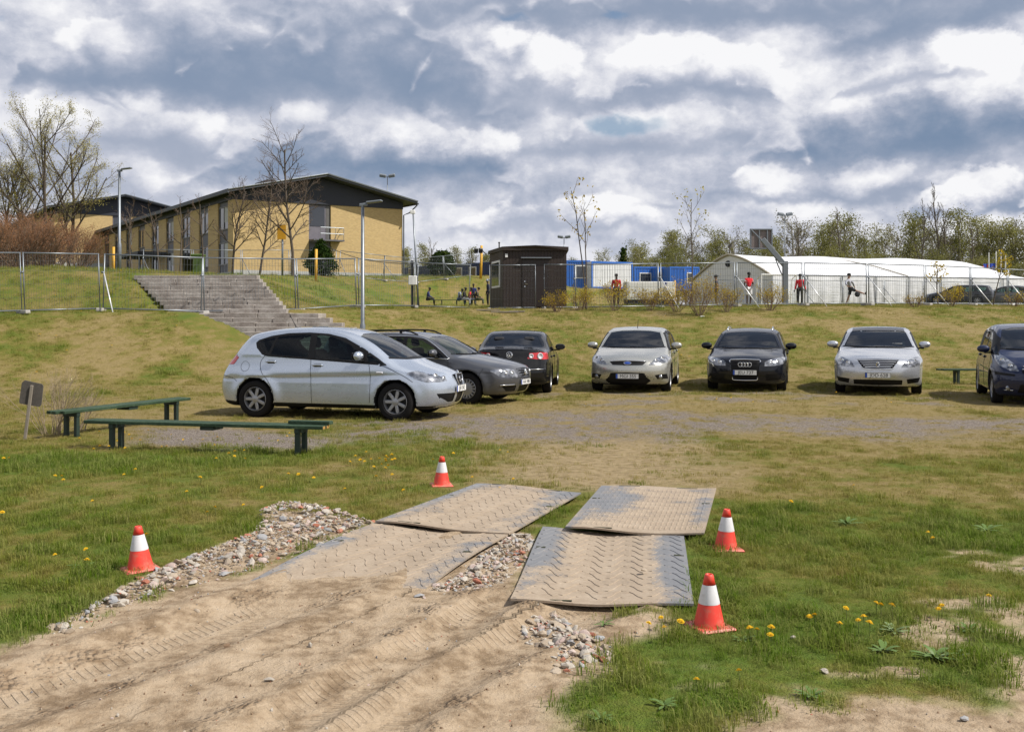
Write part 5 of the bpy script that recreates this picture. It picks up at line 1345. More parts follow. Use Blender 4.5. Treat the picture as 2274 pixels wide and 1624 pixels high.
# ------------------------------------------------------------------ lamps and poles
def lamp_post(xp, ytop, d, label, head=(.42, 0), r0=.055):
    top = at(xp, ytop, d); zb = ground_z(top.x, top.y); o = empty('street_lamp', (top.x, top.y, zb)); tag(o, label, 'street lamp', 'grey street lamps')
    H_ = top.z-zb; lo = min(1.3, H_*.3)
    B().tube([(0, 0, -.2), (0, 0, lo), (0, 0, lo+.05), (0, 0, H_)], [r0*1.25, r0*1.25, r0*.9, r0*.75], 10).build('pole', 'galvanised', o, True)
    h = B(); dx, dy = head
    h.bev(-.10, .14, -.05, .05, -.07, .03, .02, TR(0, 0, H_-.02, math.atan2(dy, dx), 0, R(-6)))
    h.bev(.12, .60, -.11, .11, -.015, .045, .02, TR(0, 0, H_, math.atan2(dy, dx), 0, R(-6)))
    h.build('lamp_head', 'grey_steel', o); return o
lamp_post(805, 452, 30.5, 'near grey street lamp rising behind the silver hatchback', (.9, -.1), .065)
lamp_post(265, 377, 47.0, 'tall grey street lamp on the bank left of the stairs', (.9, -.1), .075)
def flood_pole(xp, ytop, d, label, zb=None, r=.05, s=1.0):
    top = at(xp, ytop, d); zb = ground_z(top.x, top.y) if zb is None else zb; o = empty('floodlight_pole', (top.x, top.y, zb)); tag(o, label, 'floodlight', 'floodlight poles'); H_ = top.z-zb
    B().tube([(0, 0, -.2), (0, 0, H_)], [r*1.3, r*.8], 8).build('pole', 'galvanised', o, True)
    B().tube([(-.45*s, 0, H_-.1), (.45*s, 0, H_-.1)], .03*s, 6).build('crossbar', 'galvanised', o)
    for q in (-1, 1): B().bev(-.30*s, .30*s, -.16*s, .16*s, -.04*s, .24*s, .05*s, TR(q*.42*s, -.05, H_-.08, 0, R(20), R(-10*q))).build('floodlight', 'grey_steel', o)
flood_pole(1742, 476, 95.0, 'floodlight pole with two lamps behind the white tent')
flood_pole(1252, 526, 110.0, 'small distant floodlight pole right of the brown cabin')
flood_pole(860, 391, 105.0, 'floodlight pole rising beyond the ridge of the brick house', s=1.15)
# leaning camera pole with box
b0_, t0_ = at(929, 684, 44.6), at(917, 470, 44.6)
o = empty('camera_pole', b0_); tag(o, 'thin leaning steel pole with camera and white switch box', 'pole')
B().tube([(0, 0, 0), t0_-b0_], [.05, .035], 8).build('pole', 'galvanised', o, True)
B().bev(-.12, .10, -.2, -.06, -.08, .08, .02, TR(*(t0_-b0_)*.995)).build('camera', 'window_white', o)
B().bev(-.42, -.06, -.24, -.04, 1.02, 1.42, .02).build('switch_box', 'window_white', o)
B().tube([(-.28, .1, 0), (-.30, .1, 2.1)], .06, 8).build('side_post', 'plastic_black', o)
# overhead cable from the house to the pole
ca, cb = at(700, 531, 79.0), at(926, 587, 44.8)
pts = [ca.lerp(cb, k/12)+Vector((0, 0, -.5*math.sin(math.pi*k/12))) for k in range(13)]
tag(B().tube(pts, .022, 5).build('overhead_cable', 'plastic_black'), 'thin black cable slung from the brick house to the leaning pole', 'cable')
def stick(name, xp, y0, y1, d, mat, r, label, cat, group=None, lean=0):
    a, b_ = at(xp, y1, d), at(xp+lean, y0, d); zb = min(a.z, ground_z(a.x, a.y)); o = B().tube([(0, 0, zb-a.z-.1), b_-a], r, 8).build(name, mat, None, True, a); tag(o, label, cat, group)
stick('marker_pole', 252, 548, 606, 52, 'yellow_paint', .07, 'yellow marker pole beside the tall street lamp', 'pole', 'yellow marker poles')
stick('marker_pole', 701, 553, 610, 66, 'yellow_paint', .09, 'yellow marker pole in front of the round green conifer', 'pole', 'yellow marker poles', 1)
stick('marker_pole', 1067, 545, 612, 86, 'yellow_paint', .11, 'yellow marker pole left of the brown cabin roof lamp', 'pole', 'yellow marker poles', 2)
stick('marker_pole', 1498, 622, 664, 66, 'yellow_paint', .05, 'short yellow pole behind the beige generator', 'pole', 'yellow marker poles')
a = at(627, 608, 70); o = empty('notice_sign', (a.x, a.y, ground_z(a.x, a.y))); tag(o, 'amber notice board on a grey post before the gable', 'sign')
hz = at(627, 500, 70).z-o.location.z
B().tube([(0, 0, -.2), (0, 0, hz)], .07, 8).build('post', 'galvanised', o, True)
B().bev(-.34, .26, -.10, -.07, hz-.98, hz+.02, .008).build('board', 'sign_amber', o)
# litter bins
a = at(417, 609, 60); o = empty('litter_bin', (a.x, a.y, ground_z(a.x, a.y))); tag(o, 'black litter bin standing at the top of the stairs', 'bin')
B().lathe([(.26, 0), (.30, .95), (.32, .95), (.32, 1.0), (.27, 1.0), (.26, .9)], 16, TR(0, 0, 0)).build('body', 'plastic_black', o, True)
a = at(440, 606, 68); o = empty('wheeled_bin', (a.x, a.y, ground_z(a.x, a.y))); tag(o, 'green wheeled waste bin near the brick house wall', 'bin')
B().add([(-.28, -.33, .1), (.28, -.33, .1), (.28, .33, .1), (-.28, .33, .1), (-.36, -.42, 1.3), (.36, -.42, 1.3), (.36, .42, 1.3), (-.36, .42, 1.3)], [(3, 2, 1, 0), (4, 5, 6, 7), (0, 1, 5, 4), (1, 2, 6, 5), (2, 3, 7, 6), (3, 0, 4, 7)]).build('body', 'plastic_green', o)
B().bev(-.40, .40, -.46, .46, 1.3, 1.42, .04).build('lid', 'plastic_green', o)

# ------------------------------------------------------------------ containers
def container(xl, xr, yt, yb, d, dr, mat, label, ribs=14, wins=(), trim='container_blue', depth=2.44, doors=()):
    """office container: left and right edges as measured, far edge distance dr"""
    A, Bq = at(xl, yb, d), at(xr, yb, dr); Hh = at(xl, yt, d).z-A.z; dv = Bq-A; Lc = math.hypot(dv.x, dv.y)
    o = empty('office_container', A, math.atan2(dv.y, dv.x)); tag(o, label, 'container', 'office containers')
    B().box(0, Lc, .02, depth, .0, Hh).build('shell', mat, o)
    for z0, z1 in ((-.02, .16), (Hh-.17, Hh+.02)): B().bev(-.02, Lc+.02, -.03, .02, z0, z1, .01).build('frame_rail', trim, o)
    for x0 in (-.02, Lc-.14): B().bev(x0, x0+.16, -.035, .02, .16, Hh-.17, .01).build('corner_post', trim, o)
    for k in range(ribs):
        x = .2+(Lc-.4)*(k+.5)/ribs; B().bev(x-.035, x+.035, -.012, .022, .18, Hh-.2, .01).build('wall_rib', mat, o)
    for (fx, w, z0, z1) in wins:
        wo = B().bev(fx*Lc-w/2, fx*Lc+w/2, -.06, .03, z0, z1, .01).build('window', 'window_white', o)
        B().box(fx*Lc-w/2+.1, fx*Lc+w/2-.1, -.07, -.055, z0+.1, z1-.1).build('pane', 'window_glass', wo)
    for (fx, w, m_) in doors: B().bev(fx*Lc-w/2, fx*Lc+w/2, -.05, .03, .1, 2.1, .01).build('door', m_, o)
    return o
container(1258, 1310, 578, 640, 96, 96.3, 'container_blue', 'blue office container end with a white framed window', 8, [(.62, 1.15, .95, 2.2)], depth=6)
container(1313, 1404, 580, 640, 95.5, 97.5, 'container_white', 'white office container with blue edges behind the man in red', 22, depth=2.4)
container(1408, 1462, 592, 645, 118, 119, 'container_blue', 'blue container with white window left of the generator', 10, [(.45, 1.5, .9, 2.1)], depth=2.4)
container(1463, 1486, 593, 645, 117, 117.5, 'container_blue', 'blue container with a brown door behind the generator', 5, (), 'container_blue', 2.4, [(.35, 1.0, 'timber_grey')])
container(1487, 1520, 592, 645, 115, 115.5, 'container_blue', 'bright blue plain container behind the generator', 8, depth=2.4)
container(1521, 1552, 592, 645, 117, 118, 'container_blue', 'blue container half hidden by the tent gable', 6, [(.3, .8, .9, 2.1)], depth=2.4)
container(880, 1000, 596, 645, 104, 96, 'container_deep', 'long dark blue container row behind the dark round conifer', 16, [(.3, 1.2, 1.3, 2.2), (.75, 1.2, 1.3, 2.2)], 'container_deep', 3)
container(1001, 1092, 588, 645, 95, 90, 'container_deep', 'dark blue container with pale windows left of the cabin', 12, [(.2, 1.1, 1.2, 2.1), (.55, 1.1, 1.2, 2.1)], 'container_deep', 3)

# ------------------------------------------------------------------ generator
a = at(1392, 671, 63); o = empty('generator', (a.x, a.y, a.z), R(6)); tag(o, 'beige boxed generator standing behind the yellow bushes', 'generator')
gz = ground_z(a.x+1.5, a.y)-a.z
B().bev(.0, 3.05, 0, 1.15, .16, 1.30, .03).build('housing', 'beige_metal', o)
B().bev(.05, 3.0, .05, 1.1, min(gz, -.02), .16, .01).build('skid', 'plastic_black', o)
B().bev(1.75, 2.05, -.015, .005, .3, .62, .005).build('louvre', 'grey_steel', o); B().bev(2.55, 2.85, -.015, .005, .25, .66, .005).build('louvre', 'grey_steel', o)
B().bev(.10, .9, -.012, .004, .28, 1.2, .004).build('door_panel', 'beige_metal', o); B().bev(.95, 1.65, -.012, .004, .28, 1.2, .004).build('door_panel', 'beige_metal', o)
for x in (.55, 1.05, 1.2): B().lathe([(.035, 0), (.03, .02), (.001, .021)], 10, TR(x, -.012, .75, 0, R(90))).build('latch', 'plastic_black', o)
B().tube([(2.3, .6, 1.3), (2.3, .6, 1.48)], .05, 8).build('exhaust', 'grey_steel', o)

# ------------------------------------------------------------------ white tent
u1 = Vector((0.948, 0.317)); u2 = Vector((-0.317, 0.948)); T0 = Vector((20.7, 81.0)); TL, TW = 26.5, 13.0; tzb = 2.75
tent = empty('event_tent', (T0.x, T0.y, tzb)); tag(tent, 'long white fabric event tent behind the football players', 'tent')
def TP(a, b_, z): q = u1*a+u2*b_; return (q.x, q.y, z)
EAV, RID = 2.55, 4.55
NS, NC = 53, 27
vs = []; fs = []
for i in range(NS):
    a = TL*i/(NS-1); ph = (a/TL*3) % 1.0
    sag = .16*math.sin(math.pi*ph)**2
    hip = 1.0
    for j in range(NC):
        b_ = TW*j/(NC-1); e = 1-abs(2*b_/TW-1)
        arch = .40*e+.60*math.sin(e*math.pi/2)
        z = EAV+(RID-EAV)*arch*hip-sag*arch*.8
        if a > TL-3.2: z = EAV+(z-EAV)*(0.35+.65*math.cos((a-(TL-3.2))/3.2*math.pi/2))
        ins = .0
        vs.append(TP(a, b_+(0 if 0 < j < NC-1 else (-.12 if j == 0 else .12)), z+.03*vnoise(np.array(a*1.7), np.array(b_*1.3)).item()))
for i in range(NS-1):
    for j in range(NC-1): fs.append((i*NC+j, (i+1)*NC+j, (i+1)*NC+j+1, i*NC+j+1))
meshobj('roof_sheet', vs, fs, 'tent_fabric', tent, True)
# gable end, arch shaped
gv_ = [TP(0.05, TW*j/(NC-1), EAV+(RID-EAV)*(.40*(1-abs(2*j/(NC-1)-1))+.60*math.sin((1-abs(2*j/(NC-1)-1))*math.pi/2))-.06) for j in range(NC)]
meshobj('gable_sheet', [TP(.05, 0, -.2)]+gv_+[TP(.05, TW, -.2)], [tuple(range(NC+2))], 'tent_fabric', tent)
B().tube([Vector(q)+Vector((-.1, 0, .06)) for q in gv_], .10, 6).build('gable_rim', 'tent_edge', tent, True)
# draped long side in bays with folds
nb = 8
for k in range(nb):
    a0, a1 = TL*k/nb, TL*(k+1)/nb; vs = []; fs = []; m1, m2 = 25, 9
    for i in range(m1):
        a = a0+(a1-a0)*i/(m1-1)
        for j in range(m2):
            f = j/(m2-1); z = EAV-.02-f*(EAV+.15)
            fold = .07*math.sin(a*5.1+f*2.2)*f+.05*math.sin(a*11.3-f*3+k)*f*(k in (2, 4))+.10*math.sin(math.pi*(a-a0)/(a1-a0))*math.sin(math.pi*f)
            vs.append(TP(a, -.06-fold, z))
    for i in range(m1-1):
        for j in range(m2-1): fs.append((i*m2+j, i*m2+j+1, (i+1)*m2+j+1, (i+1)*m2+j))
    meshobj('side_sheet', vs, fs, 'tent_fabric', tent, True)
    B().tube([TP(a0, -.16, -.1), TP(a0, -.16, EAV)], .04, 6).build('side_pole', 'galvanised', tent)
meshobj('end_sheet', [TP(TL, 0, -.2), TP(TL, 0, EAV), TP(TL, TW/2, EAV+.6), TP(TL, TW, EAV), TP(TL, TW, -.2)], [(0, 1, 2, 3, 4)], 'tent_fabric', tent)
meshobj('back_sheet', [TP(0, TW, -.2), TP(TL, TW, -.2), TP(TL, TW, EAV), TP(0, TW, EAV)], [(0, 1, 2, 3)], 'tent_fabric', tent)
B().lathe([(.28, -.05), (.26, .05), (.001, .05)], 14, TR(*TP(-.05, TW/2, RID-.8), 0, R(90)) @ Matrix.Rotation(R(0), 4, 'Z')).build('vent', 'plastic_black', tent)
B().tube([TP(13.2, -.1, EAV+.05), TP(11.5, 2.2, EAV+1.0), TP(10.2, 4.3, EAV+1.55), TP(9.2, 6.3, EAV+1.75)], .05, 5).build('roof_seam', 'tent_edge', tent)
# court slab
cs = [(3.5, 50.2), (30, 53.5), (44, 62), (44, 79), (17, 76), (6, 66)]
vs = [(x, y, ground_z(x, y)+.03) for x, y in cs]
# ------------------------------------------------------------------ basketball stand
a = at(1743, 677, 52); o = empty('basketball_stand', a); tag(o, 'grey steel basketball stand seen from behind its backboard', 'basketball stand')
gb = ground_z(a.x, a.y)-a.z
B().bev(-.13, .13, -.13, .13, min(-.05, gb-.05), 2.25, .02).build('post', 'grey_steel', o)
P_t = at(1743, 590, 52)-a; P_b = at(1690, 544, 53)-a
ang = math.atan2(P_b.z-P_t.z, P_b.x-P_t.x)
B().bev(0, (P_b-P_t).length, -.09, .09, -.13, .13, .02, Matrix.Translation(P_t) @ Matrix.Rotation(-ang, 4, 'Y')).build('arm', 'grey_steel', o)
c1, c2 = at(1664, 508, 53.2)-a, at(1720, 552, 52.6)-a
bo = B().bev(c1.x, c2.x, P_b.y+.15, P_b.y+.19, c2.z, c1.z, .005).build('backboard', 'board_back', o)
fr = B()
for x in (c1.x, c1.x+.45, c1.x+.87, c2.x-.06): fr.bev(x, x+.07, P_b.y+.08, P_b.y+.15, c2.z, c1.z, .01)
for z in (c2.z, c1.z-.07): fr.bev(c1.x, c2.x, P_b.y+.07, P_b.y+.14, z, z+.07, .01)
fr.build('board_frame', 'galvanised', bo)
B().tube([(c1.x+.05, P_b.y+.1, c1.z-.05), (P_t.x-.35, P_t.y, P_t.z+.45)], .035, 6).build('stay', 'galvanised', o)
B().tube([(P_t.x-.5, 0, P_t.z+.35), (P_t.x-.2, 0, P_t.z-.4), (P_t.x-.1, 0, P_t.z-.5)], .03, 6).build('stay', 'grey_steel', o)
# ------------------------------------------------------------------ goal, flag poles
a = at(1690, 676, 66); o = empty('football_goal', a, R(8)); tag(o, 'white tubular football goal before the tent corner', 'goal')
for x in (0, 2.4): B().tube([(x, 0, -.05), (x, 0, 1.95)], .05, 8).build('goal_post', 'white_metal', o)
B().tube([(0, 0, 1.95), (2.4, 0, 1.95)], .05, 8).build('crossbar', 'white_metal', o)
for x in (0, 2.4): B().tube([(x, 0, 1.95), (x, .7, 1.7), (x, 1.0, -.05)], .03, 6).build('back_stay', 'white_metal', o)
for k, (xp, yt) in enumerate(((2195, 560), (2211, 558), (2222, 560), (2232, 566))):
    a = at(xp, 640, 112); o = empty('flag_pole', (a.x, a.y, 2.9)); tag(o, ['white flag pole flying the red flag', 'white flag pole flying the blue flag', 'third white flag pole right of the blue flag, flagless', 'rightmost white flag pole, flagless'][k], 'flag pole', 'flag poles behind the tent')
    B().tube([(0, 0, -.2), (0, 0, at(xp, yt, 112).z-2.9)], [.09, .06], 8).build('pole', 'white_metal', o)
    if k < 2:
        zt = at(xp, yt, 112).z-2.9-1.3; vs = [(-i*.16, .06*math.sin(i*1.3), zt-j*.28-.05*i*(1 if k == 0 else .2)) for i in range(10) for j in range(7)]
        meshobj('flag', vs, [(i*7+j, i*7+j+1, (i+1)*7+j+1, (i+1)*7+j) for i in range(9) for j in range(6)], 'flag_red' if k == 0 else 'flag_blue', o, True)
# planks and litter before the cabin
for k, (x0, x1, y, d) in enumerate(((1058, 1110, 697, 42.5), (1090, 1150, 698, 42.2), (1130, 1165, 696, 42.6))):
    A_, B_ = at(x0, y, d), at(x1, y, d); zz = ground_z((A_.x+B_.x)/2, d)
    o = B().bev(0, B_.x-A_.x, -.1, .1, 0, .05, .006).build('plank', 'timber_grey', None, False, (A_.x, d, zz+.02)); tag(o, ['weathered plank lying at the far left before the cabin', 'weathered plank in the middle before the cabin door', 'short weathered plank at the right before the cabin'][k], 'plank', 'planks on the grass')
# ------------------------------------------------------------------ trees and shrubs
def leafmat(name, stops, rnd=0.35, trans=0.3):
    t = newmat(name); p = t.pos()
    oi = t.wrap(t.node('ObjectInfo').outputs['Random'])
    n = t.noise(p, 2.2, 3, 0.6); n2 = t.noise(p, 0.45, 3, 0.5)
    c = t.ramp(((n-0.5)*0.9+(n2-0.5)*0.6+0.5+(oi-0.5)*rnd).clamp(), stops)
    d = t.node('BsdfDiffuse'); t.link(c, d.inputs[0]); tr = t.node('BsdfTranslucent'); t.link(c, tr.inputs[0])
    m = t.node('MixShader'); m.inputs[0].default_value = trans
    t.nt.links.new(d.outputs[0], m.inputs[1]); t.nt.links.new(tr.outputs[0], m.inputs[2]); t.nt.links.new(m.outputs[0], t.node('OutputMaterial').inputs[0])
plain('bark_dark', (0.085, 0.066, 0.050), 0.95, 0.3, 5.0, 0.3)
plain('bark_grey', (0.13, 0.11, 0.085), 0.95, 0.3, 5.0, 0.3)
plain('bark_birch', (0.32, 0.30, 0.26), 0.9, 0.5, 2.0)
plain('twig_brown', (0.17, 0.115, 0.08), 0.95, 0.3, 3.0)
plain('twig_red', (0.26, 0.135, 0.07), 0.95, 0.35, 2.0)
plain('twig_straw', (0.30, 0.235, 0.15), 0.95, 0.3, 6.0)
leafmat('leaf_bud', [(0.2, (0.24, 0.21, 0.06)), (0.5, (0.36, 0.32, 0.09)), (0.8, (0.46, 0.41, 0.14))])
leafmat('leaf_birch', [(0.15, (0.15, 0.155, 0.052)), (0.45, (0.215, 0.215, 0.070)), (0.75, (0.28, 0.27, 0.098)), (1.0, (0.34, 0.31, 0.13))], 0.45, 0.45)
leafmat('leaf_grey', [(0.2, (0.17, 0.16, 0.09)), (0.6, (0.25, 0.235, 0.13)), (1.0, (0.32, 0.29, 0.17))], 0.4, 0.4)
leafmat('leaf_yellow', [(0.2, (0.30, 0.21, 0.025)), (0.5, (0.46, 0.34, 0.035)), (0.8, (0.60, 0.46, 0.05))])
leafmat('leaf_red', [(0.2, (0.22, 0.10, 0.05)), (0.5, (0.33, 0.165, 0.08)), (0.8, (0.42, 0.24, 0.12))])
leafmat('needle_dark', [(0.2, (0.010, 0.022, 0.007)), (0.5, (0.022, 0.042, 0.010)), (0.85, (0.06, 0.08, 0.018))], 0.2, 0.1)
def grow(rr, p, d, ln, rad, depth, C, out, tips):
    """one branch with its side branches"""
    n = 5 if depth < 2 else 3; pts = [Vector(p)]; rs_ = [rad]; d = Vector(d).normalized()
    for k in range(n):
        d = (d+Vector((rr.gauss(0, 1), rr.gauss(0, 1), rr.gauss(0, .6)))*C['wob']+Vector((0, 0, C['up']))).normalized()
        pts.append(pts[-1]+d*(ln/n)); rs_.append(rad*(1-(k+1)/n*(0.55 if depth < C['depth'] else .8)))
    out[min(depth, 1 if depth < C['depth']-1 else 2)].append((pts, rs_))
    if depth >= C['depth']: tips.append((pts[-1], d, pts[1])); return
    nk = C['kids'][depth]; t0 = C['t0'][depth]
    for k in range(nk):
        f = t0+(1-t0)*(k+rr.random()*.8)/nk; f = min(f, .97); i = min(int(f*n), n-1); q = pts[i].lerp(pts[i+1], f*n-i)
        dd = (pts[i+1]-pts[i]).normalized(); a = rr.uniform(0, 6.283) if depth else k*2.4+rr.uniform(-.5, .5)
        o = dd.orthogonal().normalized(); o = Matrix.Rotation(a, 3, dd) @ o
        sp = C['spread'][depth]*rr.uniform(.75, 1.25)
        nd = (dd*math.cos(sp)+o*math.sin(sp))
        rr_ = rs_[i]*(1-(f*n-i))+rs_[i+1]*(f*n-i)
        grow(rr, q, nd, ln*C['len'][depth]*rr.uniform(.7, 1.15)*(1-.45*(f-t0)), max(rr_*.62, C['rmin']), depth+1, C, out, tips)
def leaves(b, rr, tips, n, spread, size, flat=.5, along=False):
    for (q, d, q0) in tips:
        for _ in range(n):
            c = (q0.lerp(q, rr.random()) if along else q)+Vector((rr.gauss(0, spread), rr.gauss(0, spread), rr.gauss(0, spread*.8)))
            a = Vector((rr.gauss(0, 1), rr.gauss(0, 1), rr.gauss(0, flat))).normalized(); u = a.orthogonal().normalized(); u = Matrix.Rotation(rr.uniform(0, 6.28), 3, a) @ u; w = a.cross(u); s = size*rr.uniform(.6, 1.3)
            k = len(b.v); b.v += [tuple(c-u*s*.5), tuple(c+w*s*.28), tuple(c+u*s*.5), tuple(c-w*s*.28)]; b.f.append((k, k+1, k+2, k+3))
def tree_meshes(seed, H, C, lf=0, lspread=.3, lsize=.1, along=False):
    rr = random.Random(seed); out = [[], [], []]; tips = []
    for s in range(C.get('stems', 1)):
        if C.get('stems', 1) > 1:
            a = rr.uniform(0, 6.283); e = C['fan']*rr.uniform(.25, 1); dr = (math.cos(a)*math.sin(e), math.sin(a)*math.sin(e), math.cos(e)); st = (math.cos(a)*C['foot']*rr.random(), math.sin(a)*C['foot']*rr.random(), -.05)
        else: dr, st = (rr.gauss(0, .03), rr.gauss(0, .03), 1), (0, 0, -.1)
        grow(rr, st, dr, H*C.get('trunk', .62)*rr.uniform(.85, 1.05), C['r0'], 0, C, out, tips)
    tk = B(); tw = B()
    for lv, (bb, nn) in enumerate(((tk, 7), (tk, 5), (tw, 3))):
        for pts, rs_ in out[lv]: bb.tube(pts, rs_, nn, False)
    if lf: lv_ = B(); leaves(lv_, rr, tips, lf, lspread, lsize, along=along)
    else: lv_ = None
    return tk, tw, lv_
def make_tree(name, loc, seed, H, C, bark, twig, label, cat, group, lf=0, ls=.3, lz=.1, leaf=None, along=False, crown='crown', rz=0):
    tk, tw, lv = tree_meshes(seed, H, C, lf, ls, lz, along)
    o = empty(name, loc, rz); tag(o, label, cat, group)
    tk.build('trunk', bark, o, True, fix=False)
    if tw.v:
        to_ = tw.build('twigs' if lv else crown, twig, o, True, fix=False); tag(to_, kind='stuff')
    if lv:
        lo = lv.build(crown, leaf, o, False, fix=False); tag(lo, kind='stuff')
    return o
BARE = dict(depth=4, kids=(15, 7, 5, 4), t0=(.26, .25, .2, .2), spread=(.80, .75, .7, .7), len=(.36, .5, .5, .5), wob=.06, up=.03, r0=.085, rmin=.004, trunk=.97)
BUD = dict(BARE, kids=(11, 6, 5, 4), spread=(.68, .6, .6, .6), up=.06, r0=.10, t0=(.18, .2, .2, .2), len=(.60, .5, .5, .5), rmin=.005)
THIN = dict(BARE, depth=3, kids=(8, 5, 4), r0=.07, t0=(.35, .3, .2))
def gpt(x, d): X_ = (x-1136.5)*d/F; return (X_, d, ground_z(X_, d))
for (x, d, H, seed, C, lab) in ((650, 67, 9.0, 21, dict(BARE, r0=.105, kids=(18, 7, 5, 4)), 'tallest bare brown tree in front of the yellow gable'), (516, 69, 7.2, 22, BARE, 'bare brown tree at the left corner of the yellow gable'), (576, 69, 6.2, 23, BARE, 'bare tree between two others before the yellow gable'),
    (450, 67, 5.6, 24, THIN, 'thin bare tree before the window bays of the brick house'), (400, 66, 4.9, 25, THIN, 'thin bare tree beside the green bin'), (353, 66, 5.2, 26, THIN, 'thin bare tree before the house porch'), (291, 64, 4.3, 27, THIN, 'small thin bare tree right of the tall street lamp')):
    make_tree('bare_tree', gpt(x, d), seed, H, C, 'bark_dark', 'twig_brown', lab, 'tree', 'bare trees before the brick house')
for (x, d, H, seed, lab, rz) in ((100, 50, 7.7, 31, 'tallest budding tree on the left bank', 0), (150, 51, 7.1, 32, 'budding tree with branches reaching right to the street lamp', 1.2), (58, 52, 5.4, 33, 'slimmer budding tree left of the two tall ones', .3), (0, 50, 4.9, 34, 'budding tree at the left edge of the picture', 2.)):
    make_tree('budding_tree', gpt(x, d), seed, H, BUD, 'bark_dark', 'bark_grey', lab, 'tree', 'budding trees on the left bank', 5, .11, .055, 'leaf_bud', True, rz=rz)
SHR = dict(depth=2, kids=(6, 5), t0=(.25, .2), spread=(.45, .5), len=(.6, .6), wob=.09, up=.04, r0=.022, rmin=.006, trunk=.75, stems=30, fan=.85, foot=.6)
for k, (x, d, H, lab) in enumerate(((-30, 43.5, 3.1, 'reddish bare shrub at the left edge above the fence'), (40, 44, 3.3, 'tall reddish bare shrub below the budding trees'), (105, 45, 3.1, 'broad reddish bare shrub left of the far brick wing'), (165, 46.5, 2.7, 'lower reddish bare shrub before the far brick wing'), (10, 47, 3.2, 'reddish bare shrub standing behind the others at far left'), (75, 48, 3.4, 'reddish bare shrub behind the broad one'))):
    make_tree('red_shrub', gpt(x, d), 40+k, H*.84, SHR, 'twig_brown', 'twig_red', lab, 'shrub', 'reddish shrubs on the left bank', 3, .09, .045, 'leaf_red', True, 'buds')
YB = dict(depth=2, kids=(5, 4), t0=(.3, .2), spread=(.5, .6), len=(.6, .6), wob=.10, up=.03, r0=.010, rmin=.004, trunk=.66, stems=16, fan=.8, foot=.14)
for k, (x, y, d, H, lab) in enumerate(((1237, 704, 43.0, .85, 'small yellow bush before the cabin right corner'), (1287, 696, 43.6, .95, 'yellow bush at the foot of the two stemmed sapling'), (1364, 697, 43.4, 1.25, 'yellow bush below the man in the red sweater'), (1445, 696, 43.5, .95, 'sparse yellow bush in front of the generator'), (1502, 702, 43.0, 1.1, 'yellow bush left of the largest one'), (1552, 714, 41.6, 1.55, 'largest yellow bush in front of the tent gable'), (1612, 700, 43.2, 1.15, 'yellow bush right of the largest one'), (1710, 698, 43.8, 1.1, 'yellow bush before the man in the red jersey'), (2112, 690, 46.5, .95, 'brownish yellow bush before the distant dark hatchback'), (2030, 690, 46.0, .6, 'low brown bush left of the distant dark cars'), (2252, 690, 48.0, .7, 'low brown bush near the right edge'))):
    rich = k not in (9, 10)
    make_tree('yellow_bush' if rich else 'brown_bush', gpt(x, d), 60+k, H*1.3, dict(YB, stems=28 if k == 5 else 16), 'twig_brown', 'twig_brown', lab, 'bush', 'bushes along the fence', 3 if rich else 1, .06, .055, 'leaf_yellow', True, 'leaves')
SAP = dict(depth=2, kids=(7, 4), t0=(.55, .3), spread=(.6, .6), len=(.26, .5), wob=.05, up=.03, r0=.035, rmin=.006, trunk=1.0)
def sapling(x, d, H, seed, lab, stems, leaf='leaf_yellow', n=3):
    make_tree('sapling', gpt(x, d), seed, H, dict(SAP, kids=(6, 3), stems=stems, fan=.12, foot=.12) if stems > 1 else SAP, 'bark_dark', 'twig_brown', lab, 'tree', 'young saplings along the fence', n, .08, .13, leaf, False, 'leaves')
sapling(1304, 44, 5.2, 81, 'young two stemmed sapling right of the brown cabin', 2)
sapling(1531, 47, 5.3, 82, 'young single sapling left of the tent gable', 1, 'leaf_bud')
sapling(2083, 50, 2.2, 83, 'very small sapling left of the distant cars', 1)
sapling(2203, 54, 3.1, 84, 'small yellow leaved sapling before the flag poles', 1, 'leaf_yellow', 6)
# dark conifers
def conifer(x, d, H, rad, seed, lab, pw):
    rr = random.Random(seed); o = empty('conifer', gpt(x, d)); tag(o, lab, 'tree', 'dark conifers on the terrace')
    B().tube([(0, 0, -.2), (0, 0, H*.8)], [.09, .03], 7).build('trunk', 'bark_dark', o)
    tips = []
    for _ in range(900):
        f = rr.random()**.9; a = rr.uniform(0, 6.283); rr_ = rad*pw(f)*(.72+.3*rr.random())*(1+.16*math.sin(a*3+f*9)); q = Vector((rr_*math.cos(a), rr_*math.sin(a), .1+f*H)); tips.append((q, Vector((0, 0, 1)), q))
    b = B(); leaves(b, rr, tips, 5, .10, .17); tag(b.build('crown', 'needle_dark', o, fix=False), kind='stuff')
conifer(713, 75, 2.45, .96, 91, 'dark green conical conifer before the house gable', lambda f: min(1, (1-f)*1.35)**.8*(.75+.5*min(1, f*4)))
conifer(981, 87, 2.0, 1.05, 92, 'dark round conifer on the bank left of the brown cabin', lambda f: math.sqrt(max(0, 1-(f*1.5-.55)**2)) if f < 1 else 0)
